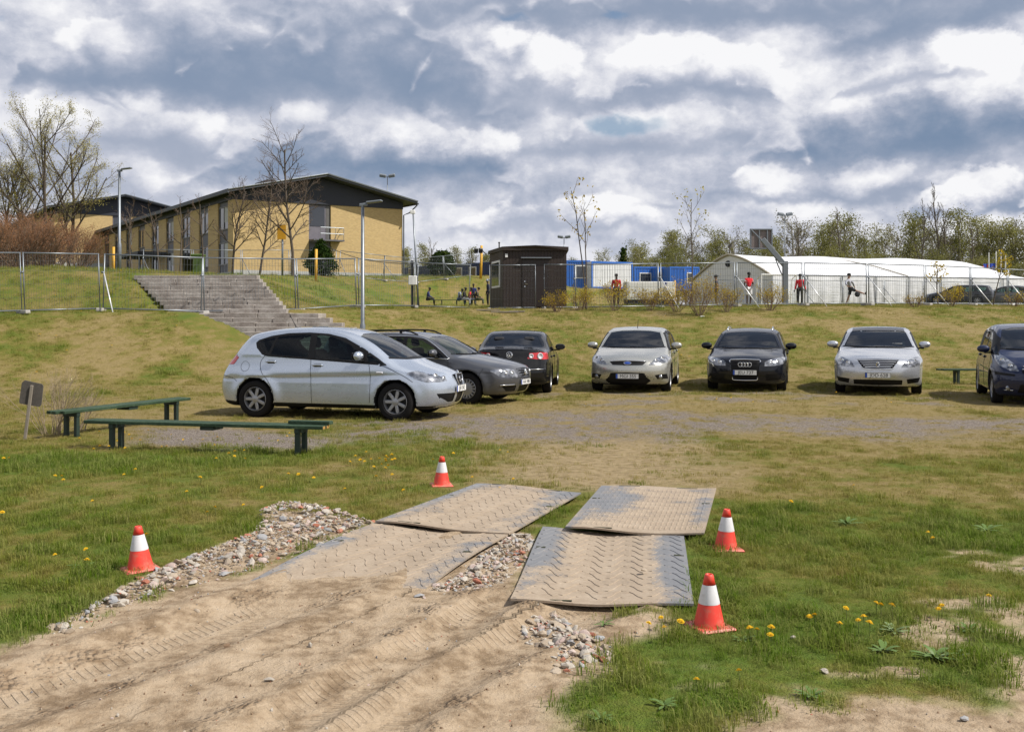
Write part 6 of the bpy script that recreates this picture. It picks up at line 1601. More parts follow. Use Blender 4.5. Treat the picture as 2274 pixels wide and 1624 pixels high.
# far wood: individual trees from a few kinds
KINDS = []
BIR = dict(depth=3, kids=(16, 6, 4), t0=(.18, .2, .2), spread=(.75, .7, .6), len=(.30, .5, .5), wob=.05, up=.05, r0=.14, rmin=.02, trunk=.95)
for k in range(5): KINDS.append((tree_meshes(100+k, 10.0, dict(BIR, spread=(.42+.10*k, .65, .6), len=(.19+.03*k, .5, .5)), 9 if k < 4 else 4, .34, .17), 'leaf_birch' if k < 4 else 'leaf_grey'))
for k in range(2): KINDS.append((tree_meshes(120+k, 10.0, dict(BIR, kids=(14, 6, 4), spread=(.5, .6, .6)), 0), None))
FAR = []
for (tk, tw, lv), lf in KINDS:
    ms_ = []
    o1 = tk.build('trunk', 'bark_birch' if lf else 'bark_grey', None, True, fix=False); ms_.append(('trunk', o1.data)); bpy.data.objects.remove(o1)
    o2 = tw.build('twigs' if lf else 'crown', 'bark_grey', None, False, fix=False); ms_.append(('twigs' if lf else 'crown', o2.data)); bpy.data.objects.remove(o2)
    if lf: o3 = lv.build('crown', lf, None, False, fix=False); ms_.append(('crown', o3.data)); bpy.data.objects.remove(o3)
    FAR.append(ms_)
rr = random.Random(9)
def far_tree(x, ytop, d, kind, lab, group='far treeline', wide=1.0):
    X_ = (x-1136.5)*d/F; zb = ground_z(X_, d)-.3 if d < 150 else 2.6; top = EYE-(ytop-708)*d/F; s = (top-zb)/10.6
    o = empty('far_tree', (X_, d, zb), rr.uniform(0, 6.28)); o.scale = (s*wide, s*wide, s); tag(o, lab, 'tree', group)
    for nm, me in FAR[kind]:
        c = link(bpy.data.objects.new(nm, me), o)
        if nm != 'trunk': tag(c, kind='stuff')
LF = 'pale green birch in the far treeline behind the containers'
for x in range(890, 1090, 22): far_tree(x+rr.uniform(-8, 8), rr.uniform(535, 566), rr.uniform(165, 190), rr.choice((0, 1, 2, 3)), 'pale green birch in the far treeline left of the brown cabin')
for x in range(1262, 1440, 16): far_tree(x+rr.uniform(-6, 6), rr.uniform(556, 590), rr.uniform(185, 215), rr.choice((0, 1, 2, 3, 4)), LF)
for x in range(1440, 1740, 17): far_tree(x+rr.uniform(-8, 8), rr.uniform(505, 552), rr.uniform(150, 190), rr.choice((0, 1, 2, 3, 4)), 'pale green birch in the far treeline behind the tent gable', wide=1.15)
for x in range(1740, 2360, 17): far_tree(x+rr.uniform(-8, 8), rr.uniform(478, 545)-(14 if x > 2000 else 0), rr.uniform(150, 195), rr.choice((0, 1, 2, 3, 4)), 'green tree in the far wood above the long tent roof', wide=1.2)
for x in range(1420, 2400, 40): far_tree(x+rr.uniform(-8, 8), rr.uniform(548, 575), rr.uniform(120, 135), rr.choice((0, 1, 2, 3)), 'lower green tree at the edge of the wood behind the tent', wide=1.5)
for x, y in ((1872, 478), (2040, 462), (2090, 428), (2100, 470), (2165, 470)): far_tree(x, y, 140, 5+(x % 2), 'tall leafless tree rising above the far wood', 'leafless trees in the wood', .8)
for x, y, k in ((1770, 496, 5), (1055, 545, 6), (1622, 505, 6), (955, 540, 5)): far_tree(x, y, 155, k, 'leafless grey tree standing among the far birches', 'leafless trees in the wood', .9)
# a spruce
rr2 = random.Random(5); X_ = (1384-1136.5)*190/F; o = empty('spruce', (X_, 190, 2.6)); tag(o, 'single dark spruce in the treeline above the white container', 'tree'); Hs = at(0, 553, 190).z-2.6
B().tube([(0, 0, 0), (0, 0, Hs)], [.2, .03], 6).build('trunk', 'bark_dark', o)
tips = []
for _ in range(420):
    f = rr2.random(); a = rr2.uniform(0, 6.28); q = Vector((math.cos(a), math.sin(a), 0))*(2.6*(1-f)*(.6+.4*math.sin(f*50)**2)*rr2.uniform(.5, 1))+Vector((0, 0, 1+f*(Hs-1))); tips.append((q, Vector((0, 0, 1)), q))
b = B(); leaves(b, rr2, tips, 4, .3, .55); tag(b.build('crown', 'needle_dark', o, fix=False), kind='stuff')
# ------------------------------------------------------------------ parked cars
def put(c, cx, cy, deg, label, name='parked_car', h=0.028, s=1.0):
    o = build_car(c, (cx, cy, -.004), R(deg), label, name, h); o.scale = (s, s, s); return o
put(alt, -3.06, 18.62, -14.5, 'silver blue hatchback showing its right side behind the long green bench', s=1.035)
put(pas, -1.93, 22.15, -22, 'graphite grey estate with roof rails behind the silver hatchback')
put(sal, .18, 25.6, 84, 'black saloon seen from behind with round red tail lamps')
def nose(c, xp, d, deg, label, s=1.0):
    X_ = (xp-1136.5)*d/F; l = place(X_, d, c, R(deg)); put(c, l[0], l[1], deg, label, s=s)
nose(foc, 1393, 23.9, -103, 'champagne silver hatchback facing the viewer beside the black saloon', 1.04)
nose(aud, 1654, 24.2, -106, 'black estate facing the viewer with a tall chrome edged grille', 1.07)
nose(lat, 1948.5, 23.1, -110, 'bright silver saloon facing the viewer with dark sunroof', 1.055)
put(pic, 11.33, 22.2, -109, 'dark blue people carrier cut by the right edge of the picture')
farA = dict(pas, paint='paint_mid_blue', extra=[], plates=[], chrome_lines=[], wheel='alloy', spokes=7); farB = dict(foc, paint='paint_graphite', extra=[], plates=[])
fa = at(2128, 677, 74); fb = at(2232, 676, 76)
o = put(farA, fa.x, fa.y, 152, 'distant dark estate parked behind the fence at right', h=.05); o.location.z = ground_z(fa.x, fa.y)
o = put(farB, fb.x, fb.y, 150, 'distant grey hatchback at the right edge behind the fence', h=.05); o.location.z = ground_z(fb.x, fb.y)

# ------------------------------------------------------------------ traffic cones
def scuffed(name, col):
    t = newmat(name); p = t.obj(); n = t.noise(p, 16.0, 5, 0.7); n2 = t.noise(t.scale(p, 1, 1, .25), 30.0, 4, 0.7); z = t.sep(p)[2]
    low = ((0.07-z)*9.0).clamp()
    m = (n.ss(0.50, 0.72)*0.35+n2.ss(0.58, 0.74)*0.35+low*n.ss(0.35, 0.6)*0.6).clamp()
    t.pbr(t.mix(m, col, (0.34, 0.25, 0.17)), n*0.3+0.35)
scuffed('cone_red', (0.74, 0.05, 0.03)); scuffed('cone_foot', (0.66, 0.10, 0.07)); scuffed('cone_white', (0.70, 0.69, 0.71))
def cone(xp, yp, label, lean=0, rz=0):
    X_, Y_ = px(xp, yp); z = float(near_z(X_, Y_)[0])
    o = empty('traffic_cone', (X_, Y_, max(z, -.01)-.004), rz); o.rotation_euler = (R(lean*.3), R(lean), rz); tag(o, label, 'cone', 'traffic cones')
    rad = lambda q: .088-(.088-.024)*(q-.018)/(.31-.018)
    ft = B().bev(-.115, .115, -.115, .115, 0, .022, .010); fo = ft.build('foot', 'cone_foot', o); smooth_auto(fo, 30)
    a = B().lathe([(rad(.018), .02), (rad(.148), .148)], 32, cap=False); ao = a.build('body', 'cone_red', o, True)
    b_ = B().lathe([(rad(.148)+.0012, .146), (rad(.148)+.0016, .150), (rad(.25)+.0016, .248), (rad(.25)+.001, .252)], 32, cap=False); b_.build('white_sleeve', 'cone_white', o, True)
    c_ = B().lathe([(rad(.25), .25), (rad(.305), .303), (rad(.31)-.003, .31), (rad(.31)-.008, .31), (rad(.31)-.010, .29), (.010, .27)], 32, cap=True); c_.build('top', 'cone_red', o, True)
    return o
cone(1574, 1390, 'nearest traffic cone standing among the dandelions', 0, .35)
cone(1611, 1216, 'traffic cone right of the two right mats', 1.5, .1)
cone(312, 1264, 'left traffic cone half sunk behind the rubble strip', -3, .6)
cone(980, 1078, 'farthest and smallest traffic cone behind the left mat', 1, .2)

# ------------------------------------------------------------------ road mats
t = newmat('mat_plastic')
p = t.pos(); du = t.attr('dust'); n = t.noise(p, 5.0, 5, 0.65); nf = t.noise(p, 45.0, 4, 0.7)
m_ = (du+(n-0.5)*1.9+(nf-0.5)*1.1).ss(0.08, 0.72)*0.94
base = t.mix(n, (0.125, 0.128, 0.135), (0.235, 0.236, 0.245))
sandc = t.ramp(n*0.5+nf*0.5, [(0.3, (0.25, 0.19, 0.13)), (0.5, (0.335, 0.262, 0.188)), (0.7, (0.41, 0.335, 0.25))])
t.pbr(t.mix(m_, base, sandc), m_*0.4+0.52, Specular_IOR_Level=0.35, Normal=t.bump(m_*0.7+nf*0.25, 0.4, 0.012))
plain('hole_dark', (0.03, 0.035, 0.015), 0.9, 0.3)
def road_mat(corners, label, style, z0, shape, dust):
    """corners: back left, back right, front right, front left"""
    Cq = [Vector((*px(a, b, z0), 0)) for a, b in corners]; ctr = sum(Cq, Vector())/4
    root = empty('road_mat', (ctr.x, ctr.y, 0)); tag(root, label, 'mat', 'plastic road mats')
    def S_(s, q): return Cq[0]*(1-s)*(1-q)+Cq[1]*s*(1-q)+Cq[2]*s*q+Cq[3]*(1-s)*q-Vector((ctr.x, ctr.y, 0))
    def Zf(s, q): return z0+shape(s, q)
    n1, n2 = 37, 49; vs = []; fs = []; dd = []
    for lay in (0, 1):
        for i in range(n1):
            for j in range(n2):
                s, q = i/(n1-1), j/(n2-1); e = S_(s, q); vs.append((e.x, e.y, Zf(s, q)-(.014 if lay else 0))); dd.append(dust(s, q))
    N0 = n1*n2
    for i in range(n1-1):
        for j in range(n2-1):
            a, b_, c_, d_ = i*n2+j, (i+1)*n2+j, (i+1)*n2+j+1, i*n2+j+1; fs.append((a, d_, c_, b_)); fs.append((a+N0, b_+N0, c_+N0, d_+N0))
    for i in range(n1-1):
        for j in (0, n2-1): a, b_ = i*n2+j, (i+1)*n2+j; fs.append((a, b_, b_+N0, a+N0))
    for j in range(n2-1):
        for i in (0, n1-1): a, b_ = i*n2+j, i*n2+j+1; fs.append((a, b_, b_+N0, a+N0))
    o = meshobj('sheet', vs, fs, 'mat_plastic', root, False); addattr(o.data, 'dust', np.array(dd)); smooth_auto(o, 40)
    b = B(); dv = []
    wS = ((Cq[1]-Cq[0]).length+(Cq[2]-Cq[3]).length)/2; wQ = ((Cq[3]-Cq[0]).length+(Cq[2]-Cq[1]).length)/2
    def bar(pts, hw, hh):
        """raised moulded bar following the sheet"""
        k = len(b.v); m = len(pts)
        for i, (s, q) in enumerate(pts):
            s1, q1 = pts[min(i+1, m-1)]; s2, q2 = pts[max(i-1, 0)]; d = S_(s1, q1)-S_(s2, q2); nrm = Vector((-d.y, d.x, 0)).normalized()*hw; e = S_(s, q); z = Zf(s, q); tp = hh*(1 if 0 < i < m-1 else .3)
            b.v += [tuple(e+nrm+Vector((0, 0, z-.002))), tuple(e+nrm*.45+Vector((0, 0, z+tp))), tuple(e-nrm*.45+Vector((0, 0, z+tp))), tuple(e-nrm+Vector((0, 0, z-.002)))]; dv.extend([dust(s, q)-.05]*4)
        for i in range(m-1):
            for j in range(3): b.f.append((k+i*4+j, k+i*4+j+1, k+(i+1)*4+j+1, k+(i+1)*4+j))
    if style == 'chevron':
        nc, nr = 8, 13
        for c_ in range(nc):
            for r_ in range(nr):
                s0, q0 = (c_+.5)/nc, (r_+.5+(.25 if c_ % 2 else 0))/nr
                if not (.02 < q0 < .98): continue
                sg = 1 if c_ % 2 else -1; hl = .50/nc
                pts = [(s0+hl*u, q0+sg*(.030*u+.022*math.sin(u*3.1))) for u in (-1, -.6, -.2, .2, .6, 1)]
                bar([(min(max(s, .012), .988), min(max(q, .01), .99)) for s, q in pts], .008, .0045)
    else:
        nc = 24
        for c_ in range(nc):
            s0 = .04+.92*(c_+.5)/nc
            for r_ in range(11):
                q0, q1 = .07+.88*r_/11, .07+.88*(r_+.86)/11; bar([(s0, q0), (s0, (q0+q1)/2), (s0, q1)], .010, .006)
    bo = meshobj('tread_bars', b.v, b.f, 'mat_plastic', root, False); addattr(bo.data, 'dust', np.array(dv)); tag(bo, kind='stuff')
    for s, q, a, c_ in ((.05, .36, .035, .018), (.95, .40, .035, .018), (.25, .985, .10, .008), (.75, .015, .10, .008), (.25, .015, .10, .008)):
        pts = [S_(min(max(s+du_*a/wS, .0), 1), min(max(q+dq*c_/wQ, 0), 1))+Vector((0, 0, Zf(s, q)+.0025)) for du_, dq in ((-1, -1), (1, -1), (1, 1), (-1, 1))]
        meshobj('hand_hole_shade', [tuple(q_) for q_ in pts]+[tuple(q_-Vector((0, 0, .004))) for q_ in pts], [(0, 1, 2, 3), (7, 6, 5, 4), (0, 4, 5, 1), (1, 5, 6, 2), (2, 6, 7, 3), (3, 7, 4, 0)], 'hole_dark', root)  # dark plate laid on the sheet, coloured as the shade of a hole
    return root
g1 = lambda v, c, w: math.exp(-((v-c)/w)**2)
road_mat(((835, 1157), (1130, 1183), (915, 1309), (505, 1297)), 'front left dusty grey road mat half buried in sand', 'chevron', .045, lambda s, q: -.035*g1(s, .5, .33)*(.6+.4*(1-q))-.048*q**3+.012*math.sin(q*4), lambda s, q: 1.0-1.0*g1(s, .02, .14)*(.9 if q > .3 else .4)-.75*g1(s, .94, .17)*(1 if q > .2 else .5)+.25*q)
road_mat(((1058, 1072), (1290, 1090), (1130, 1179), (833, 1155)), 'rear left dusty grey road mat overlapping the front one', 'chevron', .065, lambda s, q: -.022*g1(s, .55, .3)*q+.012*math.sin(s*5), lambda s, q: .95-.95*g1(s, .0, .16)*(1-.4*q)-.75*g1(s, .92, .16)*(1-.5*q)-.25*g1(q, 0, .12))
road_mat(((1205, 1167), (1517, 1182), (1540, 1338), (1133, 1326)), 'front right dusty grey road mat with sagging middle', 'chevron', .038, lambda s, q: -.035*g1(s, .45, .26)*(1-.35*q)+.008*math.sin(q*6), lambda s, q: 1.0-1.05*g1(s, .02, .17)*(1.0 if q < .6 else .5)-1.0*g1(s, .95, .17)+.3*g1(q, .95, .15)-.1)
road_mat(((1335, 1077), (1590, 1082), (1563, 1181), (1255, 1167)), 'rear right road mat with fine parallel ribs', 'ribs', .075, lambda s, q: -.025*g1(s, .5, .3)*q+.008*math.sin(s*6), lambda s, q: .80-.75*g1(s, .22, .17)*g1(q, .45, .4)-.6*g1(s, .02, .08)-.6*g1(s, .95, .10)*g1(q, .5, .35)+.25*q-.1)

# ------------------------------------------------------------------ rubble
STN = []
def stonemat(name, a, b_):
    t = newmat(name); p = t.obj(); n = t.noise(p, 14.0, 5, 0.7); r_ = t.wrap(t.node('ObjectInfo').outputs['Random']); pn = t.noise(t.pos(), 9.0, 2, .5)
    t.pbr(t.mix((n*0.6+pn*0.5+(r_-0.5)*0.5), a, b_), 0.92, Normal=t.bump(n, 0.5, 0.01)); STN.append(name)
stonemat('stone_pale', (0.28, 0.245, 0.20), (0.50, 0.455, 0.395)); stonemat('stone_tan', (0.24, 0.185, 0.13), (0.43, 0.355, 0.27)); stonemat('stone_grey', (0.16, 0.16, 0.165), (0.40, 0.40, 0.40)); stonemat('stone_brick', (0.26, 0.075, 0.04), (0.45, 0.20, 0.13)); stonemat('stone_rose', (0.30, 0.21, 0.18), (0.52, 0.43, 0.38))
def stone_mesh(seed):
    rr = random.Random(seed); bm = bmesh.new(); bmesh.ops.create_icosphere(bm, subdivisions=1 if seed % 3 else 2, radius=.5)
    ax = Vector((rr.uniform(.8, 1.35), rr.uniform(.6, 1), rr.uniform(.35, .65)))
    pl = [(Vector((rr.gauss(0, 1), rr.gauss(0, 1), rr.gauss(0, 1))).normalized(), rr.uniform(.20, .38)) for _ in range(7)]
    for v in bm.verts:
        for n_, d_ in pl:
            e = v.co.dot(n_)-d_
            if e > 0: v.co -= n_*e
        v.co = Vector((v.co.x*ax.x, v.co.y*ax.y, v.co.z*ax.z))*(1+rr.uniform(-.07, .07))
    me = bpy.data.meshes.new('stone'); bm.to_mesh(me); bm.free(); return me
SPROTO = [stone_mesh(k) for k in range(12)]
for m_ in SPROTO: m_.materials.append(MATS['stone_pale'])
def pile(poly, label, n, ns, smin, smax, mound, seed, name='rubble_strip'):
    rr = random.Random(seed); P_ = poly; xs = [q[0] for q in P_]; ys = [q[1] for q in P_]
    cx, cy = sum(xs)/len(xs), sum(ys)/len(ys); root = empty(name, (cx, cy, 0)); tag(root, label, 'rubble', 'rubble by the mats')
    rv = np.random.RandomState(seed); ax_ = rv.uniform(min(xs), max(xs), 40000); ay_ = rv.uniform(min(ys), max(ys), 40000); dd_ = sdpoly(ax_, ay_, P_); k_ = np.where(dd_ < .03*rv.rand(40000))[0][:n+ns]
    spots = [(float(ax_[i]), float(ay_[i]), -float(dd_[i])) for i in k_]
    zz = near_z(np.array([q[0] for q in spots]), np.array([q[1] for q in spots]))
    bb = {m: B() for m in STN}
    for k, (x, y, d) in enumerate(spots):
        big = k < n; s = (rr.uniform(smin, smax) if big else rr.uniform(smin*.35, smin*.9))*(1.25 if rr.random() < .1 else 1)
        z = zz[k]+mound(x, y, d)+s*.12*rr.random()
        mt = rr.choices(STN, (5, 4, 2, 1.0, 2))[0]; E = Euler((rr.uniform(-.6, .6), rr.uniform(-.6, .6), rr.uniform(0, 6.28)))
        me_ = rr.choice(SPROTO)
        if big:
            o = link(bpy.data.objects.new('stone', me_), root); o.location = (x-cx, y-cy, z); o.rotation_euler = E; o.scale = (s, s, s)
            o.material_slots[0].link = 'OBJECT'; o.material_slots[0].material = MATS[mt]
        else:
            M = Matrix.Translation((x-cx, y-cy, z)) @ E.to_matrix().to_4x4() @ Matrix.Scale(s, 4)
            bb[mt].add([M @ v.co for v in me_.vertices], [tuple(p_.vertices) for p_ in me_.polygons])
    for m, b_ in bb.items():
        if b_.v: tag(b_.build('small_stones', m, root, fix=False), kind='stuff')
mx0, my0 = px(640, 1150)
pile(RUB[0], 'long strip of pale broken stone and brick left of the mats', 300, 1700, .035, .095, lambda x, y, d: .10*math.exp(-((x-mx0)/.45)**2-((y-my0)/.30)**2)+.045*min(1, d/.15)-.006, 1)
pile(RUB[1], 'heap of small pale stones between the two rows of mats', 190, 700, .032, .07, lambda x, y, d: .030*min(1, d/.12)-.004, 2, 'rubble_heap')
pile(RUB[2], 'small patch of pale stones in front of the right mat', 120, 260, .036, .085, lambda x, y, d: .018*min(1, d/.12)-.004, 3, 'rubble_patch')
# stray stones and clods on the sand
rr = random.Random(77); bb = {m: B() for m in STN+['clod']}
plain('clod', (0.20, 0.13, 0.08), 0.95, 0.3, 20)
cxs = np.array([rr.uniform(-3.2, 4.2) for _ in range(2600)]); cys = np.array([rr.uniform(4.2, 8.4) for _ in range(2600)])
ok = masks(cxs, cys)[0] > .6
for pl in MATS_C: ok &= sdpoly(cxs, cys, pl) > .05
cxs, cys = cxs[ok][:620], cys[ok][:620]
for x, y, z in zip(cxs, cys, near_z(cxs, cys)):
    s = rr.uniform(.008, .022)*(2 if rr.random() < .05 else 1); me_ = rr.choice(SPROTO); m = rr.choices(STN+['clod'], (2, 2, 1, .5, 1, 7))[0]
    M = Matrix.Translation((x, y, z+s*.1)) @ Euler((rr.uniform(0, 6), rr.uniform(0, 6), rr.uniform(0, 6))).to_matrix().to_4x4() @ Matrix.Scale(s, 4)
    bb[m].add([M @ v.co for v in me_.vertices], [tuple(p_.vertices) for p_ in me_.polygons])
for m, b_ in bb.items():
    if b_.v: tag(b_.build('pebbles', m, None, fix=False), 'scattered pebbles and clods lying on the bare sand', kind='stuff')
for (x, y, s, m, lab) in ((1429, 1282, .06, 'stone_tan', 'single brown stone lying on the front right mat'), (597, 1510, .055, 'stone_pale', 'whitish stone lying alone on the sandy track'), (930, 1325, .06, 'stone_grey', 'grey stone lying at the sandy end of the left mat'), (1760, 1415, .05, 'stone_pale', 'pale stone half hidden in grass right of the nearest cone'), (2140, 1600, .06, 'stone_grey', 'grey pebble on bare soil at the lower right'), (1830, 1490, .05, 'stone_pale', 'white pebble in the grass at lower right')):
    X_, Y_ = px(x, y); o = link(bpy.data.objects.new('stone', SPROTO[hash(lab) % 1+int(x) % 12])); o.location = (X_, Y_, float(near_z(X_, Y_)[0])+(.05 if m == 'stone_tan' else .01)); o.scale = (s, s, s); o.rotation_euler = (0, 0, x); tag(o, lab, 'stone')
    o.material_slots[0].link = 'OBJECT'; o.material_slots[0].material = MATS[m]

# ------------------------------------------------------------------ benches
t = newmat('green_plank')
p = t.obj(); n = t.noise(t.scale(p, 1.2, 14, 14), 3.0, 5, 0.7); n4 = t.noise(p, 30.0, 4, 0.7)
t.pbr(t.ramp(n*0.6+n4*0.4, [(0.33, (0.008, 0.024, 0.010)), (0.5, (0.018, 0.046, 0.020)), (0.60, (0.055, 0.09, 0.05)), (0.70, (0.22, 0.24, 0.18))]), 0.7, Normal=t.bump(n, 0.4, 0.01))
plain('green_iron', (0.014, 0.030, 0.022), 0.6, 0.3)
plain('bare_wood', (0.36, 0.20, 0.05), 0.85, 0.4, 20)
def bench(A_, B_, z, hgt, label, planks=3, legs=(.12, .88), loose=False, group='green plank benches', wid=.30, ends=False):
    d = Vector((B_[0]-A_[0], B_[1]-A_[1], 0)); Lb = d.length; o = empty('plank_bench', (A_[0], A_[1], z), math.atan2(d.y, d.x)); tag(o, label, 'bench', group)
    pw = (wid-.018*(planks-1))/planks; rr = random.Random(int(Lb*100))
    for k in range(planks):
        y0 = -wid/2+k*(pw+.018); e0, e1 = rr.uniform(0, .12), rr.uniform(0, .10)
        po = B().bev(e0, Lb-e1, y0, y0+pw, hgt-.045, hgt+rr.uniform(-.004, .004), .006).build('plank', 'green_plank', o)
        if ends: B().box(Lb-e1-.001, Lb-e1+.002, y0+.008, y0+pw-.008, hgt-.04, hgt-.006).build('sawn_end', 'bare_wood', po)
    for f in legs:
        x = f*Lb
        cr = B().bev(x-.035, x+.035, -wid/2+.01, wid/2-.01, hgt-.105, hgt-.047, .006).build('cross_bar', 'green_iron', o)
        for y in (-wid/2+.05, wid/2-.05): B().bev(x-.032, x+.032, y-.032, y+.032, -.08, hgt-.105, .006, TR(0, 0, 0)).build('leg', 'green_iron', o)
    x = .52*Lb; B().bev(x-.10, x+.10, -wid/2+.02, wid/2-.02, hgt-.095, hgt-.047, .006).build('cross_bar', 'green_iron', o)
    if loose: B().bev(Lb-.62, Lb-.03, wid/2-.06, wid/2+.05, hgt+.004, hgt+.046, .005, TR(0, 0, 0, R(-1.5))).build('broken_plank', 'green_plank', o)
    return o
bench((-5.78, 13.85), (-2.32, 13.05), 0, .385, 'long near green plank bench below the silver hatchback', loose=True, ends=True)
bench((-6.72, 14.85), (-5.66, 17.55), 0, .40, 'slanting green plank bench running back behind the dry shrub')
a = px(2080, 853); bench((a[0], a[1]), (a[0]+2.4, a[1]+.1), 0, .42, 'green bench end between the silver saloon and the blue car', 2, (.22, .85))
# ------------------------------------------------------------------ weathered sign and dry shrub
sx0, sy0 = px(58, 976); o = empty('wooden_sign', (sx0, sy0, 0), R(8)); tag(o, 'weathered grey wooden sign on a leaning stake', 'sign')
plain('old_board', (0.085, 0.075, 0.065), 0.95, 0.6, 14.0, 0.5)
M = TR(0, 0, 0, 0, 0, R(7))
B().bev(-.022, .022, -.075, -.045, -.1, .80, .006, M).build('stake', 'timber_grey', o)
bd = [(-.15, .55), (-.14, .52), (.13, .50), (.155, .53), (.15, .80), (.13, .83), (-.11, .86), (-.145, .82)]
B().prism(bd, -.045, -.020, M @ TR(.0, 0, 0)).build('board', 'old_board', o)
DRYS = dict(YB, r0=.007, rmin=.0025, stems=22, fan=.55, foot=.20, kids=(4, 3), trunk=.9)
dx_, dy_ = px(118, 962); make_tree('dry_shrub', (dx_, dy_, 0), 55, .95, DRYS, 'twig_straw', 'twig_straw', 'leafless dry shrub between the sign and the benches', 'shrub', None, crown='twigs')
dx_, dy_ = px(165, 955); make_tree('dry_shrub', (dx_, dy_, 0), 56, .65, dict(DRYS, stems=12), 'twig_straw', 'twig_straw', 'smaller dry twiggy shrub at the end of the benches', 'shrub', None, crown='twigs')
# ------------------------------------------------------------------ dandelions and leafy weeds
plain('dandelion', (0.80, 0.52, 0.012), 0.8, 0.15, 40.0); plain('stem_green', (0.10, 0.13, 0.03), 0.8, 0.2)
hd = B(); rr = random.Random(2)
for ring_, (r_, z_, n_) in enumerate(((.020, .002, 18), (.014, .007, 13), (.008, .011, 8))):
    for k in range(n_):
        a = 6.283*k/n_+ring_*.3; ca, sa = math.cos(a), math.sin(a); w = .0035
        hd.add([(ca*.002, sa*.002, z_-.004), (ca*r_*.7-sa*w, sa*r_*.7+ca*w, z_), (ca*r_, sa*r_, z_-.002), (ca*r_*.7+sa*w, sa*r_*.7-ca*w, z_)], [(0, 1, 2, 3)])
hd_o = hd.build('flower_head', 'dandelion', None, fix=False); stem_o = B().tube([(0, 0, -.09), (.004, .002, -.04), (0, 0, 0)], .0022, 4).build('stem', 'stem_green', None, True)
hm_, sm_ = hd_o.data, stem_o.data; bpy.data.objects.remove(hd_o); bpy.data.objects.remove(stem_o)
DP = [(1440, 1385), (1467, 1371), (1511, 1384), (1474, 1398), (1664, 1393), (1680, 1389), (1710, 1402), (1712, 1392), (1797, 1366), (1808, 1366), (1864, 1376), (1878, 1353), (1905, 1375), (1917, 1362), (1930, 1381), (1955, 1338), (1980, 1343), (1945, 1335), (2090, 1343), (2083, 1350), (2195, 1321), (1546, 1502), (1640, 1478), (2070, 1188), (2060, 1176), (1756, 1118), (1895, 1075), (190, 1218), (325, 1190), (193, 1240), (122, 1230), (5, 1133), (8, 1018), (137, 1052), (275, 1055), (460, 1135), (477, 1128), (662, 1052), (540, 1120), (835, 1056), (870, 1050), (765, 1080), (1048, 1060), (895, 1085), (640, 1050), (480, 1018), (300, 1040)]
rr = random.Random(8)
DP += [(rr.gauss(835, 32), rr.gauss(1012, 8)) for _ in range(20)]+[(rr.uniform(170, 700), rr.uniform(955, 1000)) for _ in range(26)]+[(rr.uniform(0, 1150), rr.uniform(1000, 1110)) for _ in range(18)]+[(rr.uniform(1200, 2273), rr.uniform(870, 900)) for _ in range(10)]
nds = 0
for (x, y) in DP:
    X_, Y_ = px(x, y, .07)
    if masks(np.array([X_]), np.array([Y_]))[0][0] > .7 and y < 1330: continue
    z = float(near_z(X_, Y_)[0]); o = empty('dandelion', (X_, Y_, z)); near = Y_ < 9
    tag(o, 'yellow dandelion flower in the grass around the nearest cone' if near and x > 1300 else ('yellow dandelion flower near the left traffic cone' if near else 'yellow dandelion flower in the grass near the long bench' if x < 1150 else 'yellow dandelion flower on the gravel before the parked row'), 'flower', 'dandelions in the grass')
    h_ = rr.uniform(.05, .09); c = link(bpy.data.objects.new('flower_head', hm_), o); c.location = (0, 0, h_); sc_ = rr.uniform(.8, 1.2); c.scale = (sc_, sc_, sc_); c.rotation_euler = (rr.uniform(-.5, .3), rr.uniform(-.4, .4), rr.uniform(0, 6))
    c = link(bpy.data.objects.new('stem', sm_), o); c.location = (0, 0, h_)
for k in range(70):       # tiny ones up the slope
    d = rr.uniform(27, 43); X_ = rr.uniform(-.5, .5)*d; z = ground_z(X_, d); o = empty('dandelion', (X_, d, z)); tag(o, 'tiny yellow dandelion dot on the grass slope behind the cars', 'flower', 'dandelions on the slope')
    c = link(bpy.data.objects.new('flower_head', hm_), o); c.location = (0, 0, .06); c.scale = (2.0, 2.0, 1.5)
plain('weed_leaf', (0.085, 0.145, 0.022), 0.6, 0.3, 10.0); plain('weed_grey', (0.15, 0.21, 0.08), 0.7, 0.3, 10.0)
def weed(x, y, ln, n, mat, label, up=.5, wd=.22):
    X_, Y_ = px(x, y); o = empty('leafy_weed', (X_, Y_, float(near_z(X_, Y_)[0]))); tag(o, label, 'weed', 'leafy weeds'); rr = random.Random(int(x+y))
    for k in range(n):
        a = 6.283*k/n+rr.uniform(-.3, .3); e = up*rr.uniform(.5, 1.5); l_ = ln*rr.uniform(.6, 1.1); pts = []
        for i, (f, w) in enumerate(((0, .15), (.3, .7), (.6, 1), (.85, .7), (1, .05))):
            r_ = l_*f*math.cos(e*(1-.5*f)); z = l_*f*math.sin(e*(1-.6*f)); ww = l_*wd*.5*w
            pts += [(r_*math.cos(a)-ww*math.sin(a), r_*math.sin(a)+ww*math.cos(a), z+.003), (r_*math.cos(a)+ww*math.sin(a), r_*math.sin(a)-ww*math.cos(a), z+.003)]
        meshobj('leaf', pts, [(2*i, 2*i+1, 2*i+3, 2*i+2) for i in range(4)], mat, o, True)
